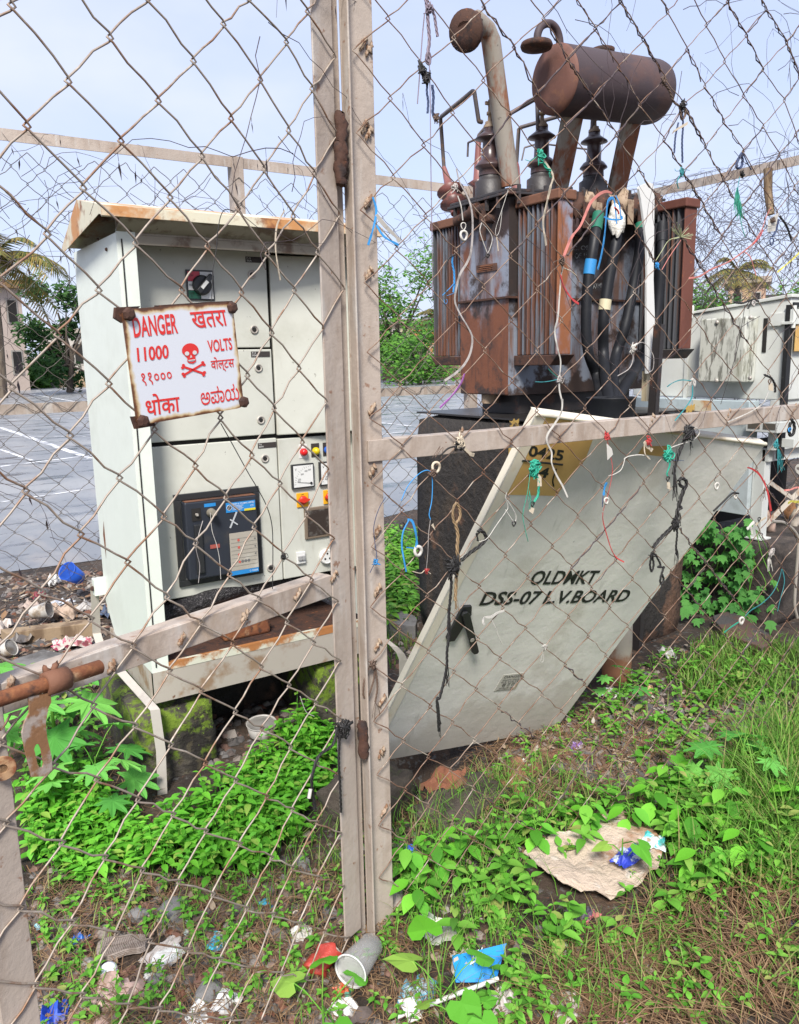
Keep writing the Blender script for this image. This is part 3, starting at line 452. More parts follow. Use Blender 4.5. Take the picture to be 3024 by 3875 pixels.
for i, p in enumerate((R7(95, 715), R7(90, 1115), R7(110, 1560), R7(60, 290), R5(60, 1490), R5(20, 570), R5(15, 100), R5(55, 1040), R1(-410, 420), R1(-410, 1130), R6(1155, 140), R6(570, 180), R6(1660, 100), R5(690, 290), C1(1550, 185), C1(1555, 540), C1(1570, 860), C1(1575, 1165))):
    g = MB(); lump(g, on_fence(p, 1.677), .0065, i+20); lump(g, on_fence((p[0]+9, p[1]-15), 1.677), .0055, i+40); lump(g, on_fence((p[0]-9, p[1]+15), 1.677), .0048, i+60); g.build('weld', m_weld, fence)
# --- back fence bays
def lattice(w_, h_, dx=.088, dz=.083):
    t = {}; ni = int(w_/dx); nj = int(h_/dz)//2*2
    for i in range(ni+1):
        for j in range(nj+1):
            if (i+j) % 2 == 0:
                q = (i+(nj-j)+0)//2; p = i-q        # p+q = column, q-p grows downwards
                t[(p, q)] = (i*dx, .04+(j)*dz)
    return t
def back_bay(label, o, ax, L_, h, posts, name='chain_link_fence'):
    t = T(name, label, 'fence', o); o = Vector(o); ax = Vector(ax); nn = Vector((ax.y, -ax.x, 0)); ob = lambda g, a0, a1, n0, n1, z0, z1: g.obox(o+ax*a0+nn*n0+Vector((0, 0, z0)), ax*(a1-a0), nn*(n1-n0), Vector((0, 0, z1-z0)))
    tb = lattice(L_, h-.1); rr = random.Random(int(L_*100))
    tb = {k: (v[0]+rr.uniform(-.008, .008), v[1]+rr.uniform(-.008, .008)) for k, v in tb.items()}
    chain(tb, lambda a, b, d: o+ax*a+nn*(.012+d)+Vector((0, 0, b)), .0022, 2, 4, .006).build('chain_link_mesh', m_wire3, t)
    g = MB(); ob(g, 0, L_, -.008, 0, h-.062, h); ob(g, 0, L_, -.06, -.0085, h-.006, h); g.build('top_rail', m_galv, t)
    g = MB(); ob(g, 0, L_, -.008, 0, 1.285, 1.345); g.build('mid_rail', m_galv, t)
    for a in posts: g = MB(); ob(g, a, a+.075, .001, .008, 0, h+.004); ob(g, a, a+.006, -.07, .0005, 0, h+.004); g.build('post', m_galv, t)
    return t
back_bay('far fence bay behind switchgear cabinet with weathered top rail against the sky', (-.9, 5.0, 0), (1, 0, 0), 6.2, 2.81, (.05, 2.95, 4.82))
back_bay('side fence bay behind grey cabinet at right, choked with dry creeper', (5.3, 5.0, 0), (0, -1, 0), 3.6, 2.82, (0.0, 3.5))
# sky-lit wooden stick tied on the side fence
g = MB(); a, b = PX(R2(1440, 1430), 5.27), PX(R4(1465, 250), 5.27); g.tube([a, a.lerp(b, .5)+Vector((0, .01, 0)), b], [.03, .028, .024], 7)
tag(g.build('wooden_stick', M('split_brown_stick', (.26, .19, .12), [dict(c=(.12, .075, .04), s=15, st=(1, 1, .15), lo=.45, hi=.6)], rough=.9), base=a), 'split brown stick tied upright to the creeper-choked side fence', 'stick')
# dry creepers
m_vine = M('dry_vine_stem', (.055, .040, .045), [dict(c=(.11, .085, .065), s=20, lo=.55, hi=.68)], rough=.9)
def creeper(n, place, x0, x1, zlo, zhi, seed, rr=.0013, step=.05, leaf=.022, ln=(6, 18), bias=0.0):
    r = random.Random(seed); g = MB()
    for i in range(n):
        x = x0+(x1-x0)*(r.random()**(1/(1+bias))); z = zlo(x)+(zhi(x)-zlo(x))*r.random()
        a = r.uniform(-3.14, 3.14); pts = []; o = r.uniform(0, .02)
        for k in range(r.randint(*ln)):
            pts.append(place(x, z, o)); a += r.gauss(0, .34); x += math.cos(a)*step; z += math.sin(a)*step*.9-.006; o = max(-.004, min(.05, o+r.gauss(0, .006)))
            if r.random() < .10:
                p = Vector(place(x, z, o)); d = Vector((r.uniform(-.25, .25), r.uniform(-.15, .15), -1)).normalized(); b = d.orthogonal().normalized(); L_ = leaf*r.uniform(.5, 1.6)
                c0 = p+d*L_*.5; g.add([c0, c0+d*L_*.4+b*L_*.2, c0+d*L_*1.2, c0+d*L_*.5-b*L_*.14], [(0, 1, 2, 3)]); g.tube([p, c0], rr*.5, 3, False)
        if len(pts) > 2: g.tube(pts, [rr*(1-.6*j/len(pts)) for j in range(len(pts))], 4, False)
    return g
# front fence: stems that climb along the wires plus loose tendrils
g = creeper(64, lambda x, z, o: (x, YF-.010-o*.6, z), 1.30, 3.0, lambda x: 1.55+.45*max(0, 1.9-x), lambda x: 2.68, 5, .0011, .045, .02, (6, 20), .9)
r = random.Random(9); ks = list(FT)
for i in range(120):
    k = r.choice([q for q in ks if FT[q][0] > 1.5 and FT[q][1] > 1.85]) if i < 85 else r.choice([q for q in ks if FT[q][0] > 1.55 and FT[q][1] < 1.1])
    pts = []; dirn = r.choice([(0, 1), (0, -1), (1, 0), (-1, 0)])
    for j in range(r.randint(1, 4)):
        k2 = (k[0]+dirn[0], k[1]+dirn[1])
        if k2 not in FT: break
        A, B = FT[k], FT[k2]
        for u_ in range(6):
            f = u_/6; ph = f*12+i; pts.append((A[0]+(B[0]-A[0])*f+.004*math.cos(ph), YF-.007+.004*math.sin(ph), A[1]+(B[1]-A[1])*f+.004*math.cos(ph)))
        k = k2
        if r.random() < .35: dirn = r.choice([(0, 1), (0, -1), (1, 0), (-1, 0)])
    if len(pts) > 3: g.tube(pts, r.uniform(.0012, .0024), 4, False)
tag(g.build('dry_creeper', m_vine), 'dead wiry creeper threading the front mesh right of the centre post', 'creeper', None, 'stuff')
g = creeper(10, lambda x, z, o: gp(.9-x, z, .012+o*.5), .66, .90, lambda x: 1.7, lambda x: 2.45, 6, .0010, .04, .022, (6, 16))
tag(g.build('dry_creeper', m_vine), 'few dead tendrils on the gate mesh beside the centre post', 'creeper', None, 'stuff')
g = creeper(125, lambda x, z, o: (x, 4.985-o*2, min(z, 2.80)), -.6, 4.6, lambda x: 2.05, lambda x: 2.66, 15, .0017, .075, .045, (5, 13))
g2 = creeper(30, lambda x, z, o: (x, 4.985-o*2, z), -.6, 2.0, lambda x: .3, lambda x: 1.6, 16, .0017, .085, .05, (5, 12)); g.add(g2.v, g2.f)
tag(g.build('dry_creeper', m_vine), 'dead creeper hanging along the far fence behind the switchgear', 'creeper', None, 'stuff')
g = creeper(620, lambda x, z, o: (5.28-o*3, x, min(z, 2.84)), 2.2, 4.9, lambda x: 1.55, lambda x: 2.74, 17, .0017, .08, .05, (6, 16))
tag(g.build('dry_creeper', m_vine), 'dense dead creeper covering the side fence at right', 'creeper', None, 'stuff')
# ------------------------------------------------------------------ text
def text_mesh(body, off=0.0):
    c = bpy.data.curves.new('t', 'FONT'); c.body = body; c.offset = off; c.resolution_u = 3
    o = bpy.data.objects.new('t', c); COL.objects.link(o); bpy.context.view_layer.update()
    m = bpy.data.meshes.new_from_object(o.evaluated_get(bpy.context.evaluated_depsgraph_get()))
    V = np.array([v.co[:2] for v in m.vertices]); Fs = [tuple(p.vertices) for p in m.polygons]
    bpy.data.objects.remove(o); bpy.data.meshes.remove(m); bpy.data.curves.remove(c); return V, Fs
def put_text(g, body, bl, br, tl, off=0.0):        # three world corners of the lettering's box
    V, Fs = text_mesh(body, off); lo = V.min(0); hi = V.max(0); UV = (V-lo)/(hi-lo)
    bl, br, tl = Vector(bl), Vector(br), Vector(tl)
    nrm = (br-bl).cross(tl-bl); vs = [bl+(br-bl)*u_+(tl-bl)*v_ for u_, v_ in UV]
    g.add(vs, Fs)
# ------------------------------------------------------------------ danger sign (hangs on the gate mesh)
so_ = .024
def sg(x, y, o=0.0): return on_gate(C3(x, y), so_+o)
sign = T('danger_sign', 'rust-edged white enamel danger plate with red skull hanging askew on gate mesh', 'sign', sg(720, 1020))
m_sign = bpy.data.materials.new('white_enamel'); m_sign.use_nodes = True
_nt = m_sign.node_tree; _p = _nt.nodes['Principled BSDF']; _p.inputs['Roughness'].default_value = .3
def _nd(t): return _nt.nodes.new(t)
_t = _nd('ShaderNodeTexCoord'); _sp = _nd('ShaderNodeSeparateXYZ'); _uv = _nd('ShaderNodeUVMap'); _nt.links.new(_uv.outputs[0], _sp.inputs[0])
def _m(op, a, b=None):
    n = _nd('ShaderNodeMath'); n.operation = op
    for i, v in enumerate((a, b)):
        if v is None: continue
        if isinstance(v, (int, float)): n.inputs[i].default_value = v
        else: _nt.links.new(v, n.inputs[i])
    return n.outputs[0]
_d = _m('MINIMUM', _m('MINIMUM', _sp.outputs[0], _m('SUBTRACT', 1.0, _sp.outputs[0])), _m('MINIMUM', _sp.outputs[1], _m('SUBTRACT', 1.0, _sp.outputs[1])))
_n1 = _nd('ShaderNodeTexNoise'); _n1.inputs['Scale'].default_value = 60; _n1.inputs['Detail'].default_value = 8; _nt.links.new(_t.outputs['Object'], _n1.inputs['Vector'])
_n2 = _nd('ShaderNodeTexNoise'); _n2.inputs['Scale'].default_value = 14; _nt.links.new(_t.outputs['Object'], _n2.inputs['Vector'])
_e = _m('ADD', _d, _m('ADD', _m('MULTIPLY', _m('SUBTRACT', _n1.outputs[0], .5), -.05), _m('MULTIPLY', _m('SUBTRACT', _n2.outputs[0], .5), -.10)))
_cr = _nd('ShaderNodeValToRGB'); _el = _cr.color_ramp.elements; _el[0].position = .0; _el[0].color = (.09, .038, .018, 1); _el[1].position = .048; _el[1].color = (.60, .62, .66, 1)
_x = _el.new(.010); _x.color = (.20, .085, .028, 1); _x = _el.new(.026); _x.color = (.55, .43, .25, 1)
_nt.links.new(_e, _cr.inputs[0]); _nt.links.new(_cr.outputs[0], _p.inputs['Base Color'])
cor = [(352, 1.0), (1, 1)]
q4 = [sg(450, 1400), sg(1100, 1288), sg(1028, 645), sg(354, 692)]
def sgc(pts, rad=.07):      # rounded quad
    out = []
    for i in range(4):
        a, b, c = q4[i-1], q4[i], q4[(i+1) % 4]
        for k in range(5):
            t = k/4; p0, p1 = b.lerp(a, rad), b.lerp(c, rad); out.append(p0.lerp(b, t).lerp(b.lerp(p1, t), t))
    return out
oc = sgc(q4); g = MB(); g.prism(oc, GN*-.003); plate = g.build('sign_plate', m_sign, sign)
uvl = plate.data.uv_layers.new(name='UVMap'); ex, ey = q4[1]-q4[0], q4[3]-q4[0]
A2 = np.array([[ex.dot(ex), ex.dot(ey)], [ex.dot(ey), ey.dot(ey)]])
for lp in plate.data.loops:
    v = Vector(plate.data.vertices[lp.vertex_index].co)+Vector(sign['_b'])-q4[0]; uvl.data[lp.index].uv = np.linalg.solve(A2, np.array([v.dot(ex), v.dot(ey)]))
g = MB()
for body, bl, br, tl, of in (('DANGER', (432, 866), (699, 838), (415, 738), .02), ('खतरा', (792, 812), (1004, 792), (768, 710), .012), ('11000', (452, 1013), (643, 990), (445, 925), .022), ('VOLTS', (884, 957), (1030, 937), (874, 881), .02),
        ('११०००', (485, 1160), (666, 1133), (470, 1082), .004), ('वोल्टस', (902, 1078), (1043, 1062), (893, 985), .010), ('धोका', (507, 1342), (713, 1312), (493, 1212), .012), ('ಅಪಾಯ', (840, 1278), (1072, 1240), (830, 1172), .004)):
    g = MB(); put_text(g, body, sg(*bl, .0008), sg(*br, .0008), sg(*tl, .0008), of); g.build('lettering', m_red, sign)
g = MB(); n_ = 22
sk = [(772+51*math.cos(a)*(1 if math.sin(a) < .4 else .86), 944+46*math.sin(a)) for a in [2*math.pi*i/n_ for i in range(n_)]]
def flat(pts, o): g.add([sg(x, y, o) for x, y in pts], [tuple(range(len(pts)))])
flat(sk, .0008); flat([(748, 975), (800, 970), (806, 1000), (784, 1004), (757, 1003)], .0009)
flat([(752, 1000), (762, 1010), (782, 1012), (800, 1006), (808, 996), (806, 1010), (790, 1022), (768, 1020), (754, 1010)], .0010)
def bone(a, b, wd=6.5):
    a, b = Vector(a), Vector(b); t = (b-a).normalized(); n = Vector((-t.y, t.x))
    flat([a-n*wd, b-n*wd, b+n*wd, a+n*wd], .0009)
    for e in (a, b):
        for s_ in (-1, 1):
            c = e+n*s_*8; flat([(c.x+10*math.cos(k*.63), c.y+9*math.sin(k*.63)) for k in range(10)], .0010+.0002*s_)
bone((728, 1040), (856, 1083)); bone((852, 1022), (732, 1092))
g.mi = 1
for cx, cy, rx, ry in ((752, 961, 14, 13), (799, 955, 13, 13)): flat([(cx+rx*math.cos(k*.45), cy+ry*math.sin(k*.45)) for k in range(14)], .0016)
flat([(776, 968), (770, 986), (784, 985)], .0016); flat([(757, 1001), (803, 995), (800, 1001), (765, 1006)], .0017)
g.build('skull_emblem', [m_red, m_white], sign)
for px, py in ((392, 722), (1020, 682), (1090, 1255), (478, 1372)):
    g = MB(); c = sg(px, py, .0); hexp = [(.012, 0), (.0115, .007), (.006, .009)]
    g.lathe(hexp, c+GN*.001, GN, 6, False); g.lathe([(.006, -.02), (.006, 0)], c, GN, 8); g.build('bolt', m_drust, sign, bevel=.001)
g = MB(); c = [sg(415, 1345, -.005), sg(440, 1420, -.005), sg(560, 1400, -.005), sg(545, 1335, -.005)]; g.prism(c, GN*-.006)
g.build('clamp_plate', m_drust, sign); g = MB(); c = [sg(318, 680, -.005), sg(312, 745, -.005), sg(360, 775, -.005), sg(470, 672, -.005)]; g.prism(c, GN*-.006); g.build('clamp_plate', m_drust, sign); g = MB(); c = [sg(560, 668, -.005), sg(900, 646, -.005), sg(1030, 640, -.005), sg(1030, 660, -.005), sg(560, 700, -.005)]; g.prism(c, GN*-.004)
g.build('clamp_strip', m_drust, sign)
# ------------------------------------------------------------------ open switchgear cabinet
CB = T('switchgear_cabinet', 'cream metal switchgear cabinet with open front, breaker and meters, rusty roof', 'cabinet', (.738, 2.82, .32))
def part(g, name, mat, parent=CB, bevel=0): return g.build(name, mat, parent, bevel=bevel)
y0, y1, zb, zt = 2.82, 3.47, .44, 1.99
g = MB(); g.prism([(.738, y0, zb), (.738, y0, zt-.01), (.738, y1, zt), (.738, y1, .56), (.738, y1-.12, zb)], (.003, 0, 0)); part(g, 'side_panel', m_cream)
g = MB(); g.box(1.697, 1.70, y0, y1, zb, zt); part(g, 'side_panel', m_cream)
g = MB(); g.box(.742, 1.696, y1-.003, y1, .5, zt); part(g, 'back_panel', m_cream_in)
g = MB(); g.box(.7385, .800, y0-.003, y0+.0, zb, 1.985); g.box(.797, .800, y0+.0005, y0+.125, zb, 1.93); g.box(.738, .7385, y0-.003, y0, zb, zt); part(g, 'front_jamb', m_cream, bevel=.002)
g = MB(); g.box(.752, .756, y0-.006, y0-.0035, zb+.02, 1.96); part(g, 'gasket', m_dark)
g = MB(); g.box(1.64, 1.699, y0-.003, y0, zb, 1.985); part(g, 'front_jamb', m_cream, bevel=.002)
g = MB(); g.box(.801, 1.638, y0-.002, y0+.001, 1.945, 1.975); g.box(.801, 1.638, y0+.0015, y0+.12, 1.972, 1.975); part(g, 'header', m_fascia)
# roof: hollow pitched cover with overhang
rp = [(2.755, 2.052), (3.09, 2.122), (3.40, 2.000)]
rx0, rx1 = .684, 1.735
g = MB()
for (ya, za), (yb_, zb_) in zip(rp, rp[1:]):
    g.prism([(rx0, ya, za), (rx0, yb_, zb_), (rx0, yb_, zb_-.003), (rx0, ya, za-.003)], (rx1-rx0, 0, 0))
rf = part(g, 'roof', m_roofrust)
g = MB(); g.box(rx0, rx1, 2.752, 2.755, 2.019, 2.052); g.box(rx0, rx1, 2.7555, 2.775, 2.019, 2.022); part(g, 'roof_lip', m_roofrust, rf, .001)
for xx in (rx0-.002, rx1):
    g = MB(); g.prism([(xx, 2.755, 2.052), (xx, 3.09, 2.122), (xx, 3.40, 2.0), (xx, 3.40, 1.975), (xx, 2.79, 2.03), (xx, 2.755, 2.02)], (.002, 0, 0)); part(g, 'gable_end', m_roofrust, rf)
g = MB(); g.prism([(.739, 2.758, 2.021), (.739, 2.818, 1.986), (.739, 2.818, 1.983), (.739, 2.758, 2.018)], (.96, 0, 0)); g.box(.741, 1.695, 2.8195, 2.8235, 1.976, 2.03); part(g, 'fascia', m_fascia, rf)
# inner doors
yp = 2.94
def door(x0, x1, z0, z1, name='inner_door', y=yp): g = MB(); g.box(x0, x1, y, y+.018, z0, z1); return part(g, name, m_cream_in, bevel=.003)
d1 = door(.803, 1.324, 1.606, 1.962); d2 = door(.803, 1.328, 1.268, 1.599); d3 = door(.803, 1.331, .668, 1.252)
g = MB(); g.box(.803, 1.690, yp+.019, yp+.022, .665, 1.962); part(g, 'backing_plate', m_dark)
def lock(x, z, par, y=yp):
    g = MB(); g.lathe([(.016, 0), (.0165, .004), (.012, .006), (.0115, .003)], (x, y, z), (0, -1, 0), 18); g.mi = 1; g.lathe([(.0085, .003), (.0085, .004)], (x, y, z), (0, -1, 0), 10); g.box(x-.002, x+.002, y-.0065, y-.0042, z-.006, z+.006); return part(g, 'lock', [m_strapz, m_dark], par)
for x, z, p_ in ((1.262, 1.877, d1), (1.26, 1.673, d1), (1.269, 1.528, d2), (1.268, 1.327, d2), (1.277, 1.174, d3), (1.277, .726, d3)): lock(x, z, p_)
m_plateb = M('dark_name_plate', (.035, .028, .025), rough=.5)
for x, z, p_, s_ in ((1.24, 1.921, d1, 'F-4\nSSA'), (1.242, 1.570, d2, 'F-5\nSSA'), (1.250, 1.216, d3, 'F-6\n800A')):
    g = MB(); g.box(x, x+.078, yp-.002, yp-.0002, z, z+.021); pl_ = part(g, 'name_plate', m_plateb, p_)
    g = MB(); put_text(g, s_, (x+.004, yp-.0026, z+.003), (x+.024, yp-.0026, z+.003), (x+.004, yp-.0026, z+.019)); part(g, 'plate_text', m_white, p_)
# rotary switch
m_dgreen = M('switch_green', (.012, .085, .05), rough=.4); m_redp = M('switch_red', (.45, .03, .05), rough=.4); m_wht2 = M('switch_white', (.62, .62, .6), rough=.5)
g = MB(); x0, x1, z0, z1 = 1.004, 1.109, 1.777, 1.885; ys = yp-.006; g.box(x0, x1, ys, yp-.0005, z0, z1); sw = part(g, 'rotary_switch', m_black, d1, .002)
g = MB(); xm, zm = (x0+x1)/2, (z0+z1)/2
g.mi = 0; g.box(x0+.006, xm-.002, ys-.0015, ys-.0003, zm+.014, z1-.006)
g.mi = 1; g.box(x0+.006, xm-.002, ys-.0015, ys-.0003, zm-.018, zm+.012); g.box(xm, x1-.006, ys-.0015, ys-.0003, z0+.006, z1-.006)
g.mi = 2; g.box(x0+.006, xm-.002, ys-.0015, ys-.0003, z0+.006, zm-.020); part(g, 'dial_face', [m_redp, m_wht2, m_dgreen], d1)
g = MB()
for s_, xx, zz, ww in (('ON', x0+.012, z1-.024, .014), ('TRIP', x0+.008, zm-.004, .018), ('OFF', x0+.009, z0+.020, .016), ('O', x0+.014, z0+.010, .006)): put_text(g, s_, (xx, ys-.0022, zz), (xx+ww, ys-.0022, zz), (xx, ys-.0022, zz+.007))
part(g, 'dial_text', m_ink, d1)
g = MB(); c = (xm+.004, ys-.002, zm); g.lathe([(.036, 0), (.036, .008), (.031, .012)], c, (0, -1, 0), 24); a = math.radians(48); ux = Vector((math.cos(a), 0, math.sin(a))); uz = Vector((-math.sin(a), 0, math.cos(a)))
g.obox(Vector(c)-ux*.036-uz*.009-Vector((0, .034, 0)), ux*.082, uz*.018, (0, .022, 0)); part(g, 'knob', m_black, d1, .002)
g = MB(); g.obox(Vector(c)-ux*.018-uz*.006-Vector((0, .0355, 0)), ux*.034, uz*.012, (0, .001, 0)); part(g, 'knob_label', m_wht2, d1)
# right hand compartment: upper door ajar, lower meter panel
ud = Matrix.Rotation(math.radians(-9), 4, 'Z'); o_ = Vector((1.336, yp, 0)); ax = ud @ Vector((1, 0, 0)); ay = ud @ Vector((0, 1, 0))
g = MB(); g.obox(o_+Vector((0, 0, 1.262)), ax*.345, ay*.018, (0, 0, .69)); part(g, 'inner_door', m_cream_in, bevel=.004)
dm = door(1.336, 1.69, .668, 1.247, 'meter_panel')
for x, col in ((1.445, (.55, .012, .015)), (1.501, (.55, .42, .01)), (1.555, (.02, .10, .45))):
    z = 1.190; g = MB(); g.box(x-.018, x+.018, yp-.002, yp-.0003, z-.028, z+.028); g.box(x-.018, x+.018, yp-.003, yp-.0022, z+.012, z+.028); pl_ = part(g, 'lamp_plate', m_plateb if x > 1.5 else m_wht2, dm)
    g = MB(); g.lathe([(.015, 0), (.016, .010), (.013, .019), (.007, .024), (0, .025)], (x, yp-.002, z-.003), (0, -1, 0), 18); part(g, 'indicator_lamp', M('lamp_lens', col, rough=.2), dm)
def meter(x0, z0, s_=.100):
    g = MB(); g.box(x0, x0+s_, yp-.014, yp-.0003, z0, z0+s_); mt = part(g, 'meter', m_black, dm, .002)
    g = MB(); e = .006; g.box(x0+e, x0+s_-e, yp-.0155, yp-.0142, z0+e, z0+s_-e); part(g, 'meter_face', m_wht2, dm)
    g = MB(); c = Vector((x0+s_*.84, yp-.0165, z0+s_*.18)); yy = yp-.0162
    for k in range(13):
        a = math.radians(92+88*k/12); d_ = Vector((math.cos(a), 0, math.sin(a))); n_ = Vector((-d_.z, 0, d_.x)); r0 = s_*.68; ln = .006 if k % 3 else .010
        p = Vector((c.x, yy, c.z))+d_*r0; g.add([p-n_*.0005, p+n_*.0005, p+d_*ln+n_*.0005, p+d_*ln-n_*.0005], [(0, 1, 2, 3)])
    for s2, a in (('0', 170), ('200', 160), ('300', 135), ('400', 113), ('500', 96)):
        a = math.radians(a); p = Vector((c.x+math.cos(a)*s_*.56, yy, c.z+math.sin(a)*s_*.56)); put_text(g, s2, p-Vector((.007, 0, .003)), p+Vector((.006, 0, -.003)), p-Vector((.007, 0, -.004)))
    p = Vector((x0+s_*.12, yy, z0+s_*.74)); put_text(g, 'V', p, p+Vector((.008, 0, 0)), p+Vector((0, 0, .010)))
    a = math.radians(172); d_ = Vector((math.cos(a), 0, math.sin(a))); n_ = Vector((-d_.z, 0, d_.x)); p = Vector((c.x, yy-.001, c.z)); g.add([p-n_*.0012, p+n_*.0012, p+d_*s_*.6+n_*.0006, p+d_*s_*.6-n_*.0006], [(0, 1, 2, 3)]); g.lathe([(.006, 0), (.005, .003)], (c.x, yp-.0158, c.z), (0, -1, 0), 10)
    part(g, 'meter_scale', m_ink, dm)
meter(1.386, 1.040); meter(1.512, 1.040)
m_yel = M('switch_yellow', (.68, .34, .01), rough=.4)
for x in (1.433, 1.556):
    z = .990; g = MB(); g.box(x-.027, x+.027, yp-.006, yp-.0003, z-.030, z+.030); part(g, 'selector_switch', m_yel, dm, .003)
    g = MB(); g.lathe([(.018, 0), (.018, .008), (.012, .011)], (x, yp-.0062, z), (0, -1, 0), 20); g.prism([(x-.024, yp-.022, z-.003), (x, yp-.022, z-.011), (x+.026, yp-.022, z-.002), (x+.026, yp-.022, z+.004), (x, yp-.022, z+.011), (x-.024, yp-.022, z+.005)], (0, .012, 0)); part(g, 'selector_knob', M('selector_red', (.55, .03, .015), rough=.35), dm, .001)
    g = MB(); put_text(g, 'OFF', (x-.008, yp-.0068, z+.020), (x+.006, yp-.0068, z+.020), (x-.008, yp-.0068, z+.026)); part(g, 'selector_text', m_ink, dm)
g = MB(); g.box(1.436, 1.60, yp-.010, yp-.0003, .822, .955); g2 = part(g, 'window_frame', M('brown_window_frame', (.16, .12, .085), rough=.6), dm, .004)
g = MB(); g.box(1.448, 1.59, yp-.0115, yp-.0102, .834, .943); part(g, 'window_pane', M('grimy_window', (.035, .025, .02), [dict(c=(.10, .09, .08), s=40, lo=.52, hi=.66)], rough=.3), dm)
g = MB(); g.box(1.392, 1.432, yp-.012, yp-.0003, .725, .775); part(g, 'small_breaker', m_wht2, dm, .002); g = MB(); g.box(1.397, 1.411, yp-.020, yp-.0122, .742, .758); g.box(1.413, 1.427, yp-.020, yp-.0122, .742, .758); part(g, 'breaker_toggle', M('grey_toggle', (.3, .3, .3), rough=.5), dm)
g = MB(); c = (1.531, yp-.0003, .737); g.lathe([(.032, 0), (.032, .014), (.027, .020), (.025, .017)], c, (0, -1, 0), 24); g.mi = 1
for dx, dz in ((0, .014), (-.011, -.008), (.011, -.008)): g.lathe([(.0048, .0172), (.0048, .0178)], (c[0]+dx, c[1], c[2]+dz), (0, -1, 0), 10)
part(g, 'socket', [m_wht2, m_dark], dm)
# big breaker in the lower door
bx0, bx1, bz0, bz1 = .898, 1.240, .712, 1.069
g = MB(); f_ = .024
for a in ((bx0, bx1, bz1-f_, bz1), (bx0, bx1, bz0, bz0+f_), (bx0, bx0+f_, bz0+f_, bz1-f_), (bx1-f_, bx1, bz0+f_, bz1-f_)): g.box(a[0], a[1], yp-.012, yp-.0003, a[2], a[3])
br = part(g, 'breaker', m_black, d3, .002)
g = MB(); g.box(bx0+f_+.004, bx1-f_-.002, yp-.045, yp-.0003, bz0+f_+.004, bz1-f_-.004); part(g, 'breaker_body', m_bdoor, d3, .006)
g = MB(); g.box(bx0+f_+.008, bx1-f_-.006, yp-.044, yp-.004, bz1-f_-.0035, bz1-f_-.0022); part(g, 'breaker_dust', m_hdr, d3)
yb2 = yp-.0462
m_blue = M('label_blue', (.018, .20, .50), rough=.5); m_yl = M('label_yellow', (.6, .5, .03), rough=.5); m_panel = M('relay_panel', (.34, .31, .26), [dict(c=(.45, .43, .38), s=8, lo=.5, hi=.7)], rough=.5); m_wtxt = M('white_print', (.7, .72, .74), rough=.6)
def bl(x0, x1, z0, z1, m, nm, dy=0): g = MB(); g.box(x0, x1, yb2-dy-.001, yb2-dy, z0, z1); return part(g, nm, m, d3)
bl(1.086, 1.206, .984, 1.022, m_blue, 'brand_label'); bl(1.160, 1.206, .984, .992, m_yl, 'label_strip', .0012)
g = MB()
for s_, x, z, w_, h_ in (('LARSEN & TOUBRO LIMITED', 1.108, 1.012, .094, .006), ('C E', 1.186, .999, .012, .007), ('LT', 1.094, .998, .010, .010), ('C - POWER', 1.168, .7385, .035, .007)):
    put_text(g, s_, (x, yb2-.0025, z), (x+w_, yb2-.0025, z), (x, yb2-.0025, z+h_))
for k in range(4): x = 1.112; z = 1.007-.005*k; g.box(x, x+.045-.006*(k % 2), yb2-.0022, yb2-.0018, z, z+.0012)
g.lathe([(.0105, 0), (.0105, .0006), (.0092, .0006), (.0092, 0)], (1.099, yb2-.0015, 1.003), (0, -1, 0), 20)
part(g, 'label_text', m_wtxt, d3)
bl(1.001, 1.046, 1.016, 1.029, m_blue, 'brand_label')
g = MB(); g.lathe([(.016, 0), (.018, .01), (.013, .024), (.012, .04)], (1.024, yb2, .993), (0, -1, .1), 14); part(g, 'breaker_button', M('grimy_button', (.20, .18, .14), rough=.6), d3)
g = MB(); g.box(.951, .986, yb2-.002, yb2-.0002, .968, 1.016); g.mi = 1; g.lathe([(.007, .002), (.006, .012)], (.969, yb2, .992), (0, -1, 0), 4); part(g, 'charge_port', [m_dark, m_strapz], d3)
g = MB(); g.box(.955, .985, yb2-.010, yb2-.0002, .765, .955); part(g, 'charging_handle', m_black, d3, .003)
g = MB(); g.box(1.014, 1.052, yb2-.0015, yb2-.0003, .853, .868); part(g, 'red_label', M('faded_red_label', (.30, .07, .055), rough=.6), d3)
bl(1.092, 1.206, .752, .902, m_panel, 'relay_panel', .002); bl(1.092, 1.206, .734, .7515, m_blue, 'brand_label', .001)
g = MB()
for k in range(8): z = .878-.0155*k; g.box(1.096, 1.203, yb2-.0038, yb2-.0034, z, z+.0008)
for k in range(3):
    g.lathe([(.006, 0), (.006, .0006)], (1.140+.013*k, yb2-.0034, .786), (0, -1, 0), 10); g.lathe([(.0035, 0), (.0035, .0006)], (1.196, yb2-.0034, .870-.03*k), (0, -1, 0), 8)
g.mi = 1
for k in range(4): g.lathe([(.0055, 0), (.0055, .0006)], (1.128, yb2-.0034, .872-.029*k), (0, -1, 0), 10)
part(g, 'relay_print', [M('panel_print', (.12, .12, .12), rough=.6), M('panel_red_print', (.45, .09, .07), rough=.6)], d3)
g = MB(); g.obox((1.095, yb2-.0014, .925), (.030, 0, .060), (.006, 0, -.003), (0, .0005, 0)); g.obox((1.098, yb2-.0016, .955), (.030, 0, -.024), (.003, 0, .004), (0, .0005, 0)); part(g, 'chalk_cross', M('chalk_mark', (.4, .42, .44), rough=.9), d3)
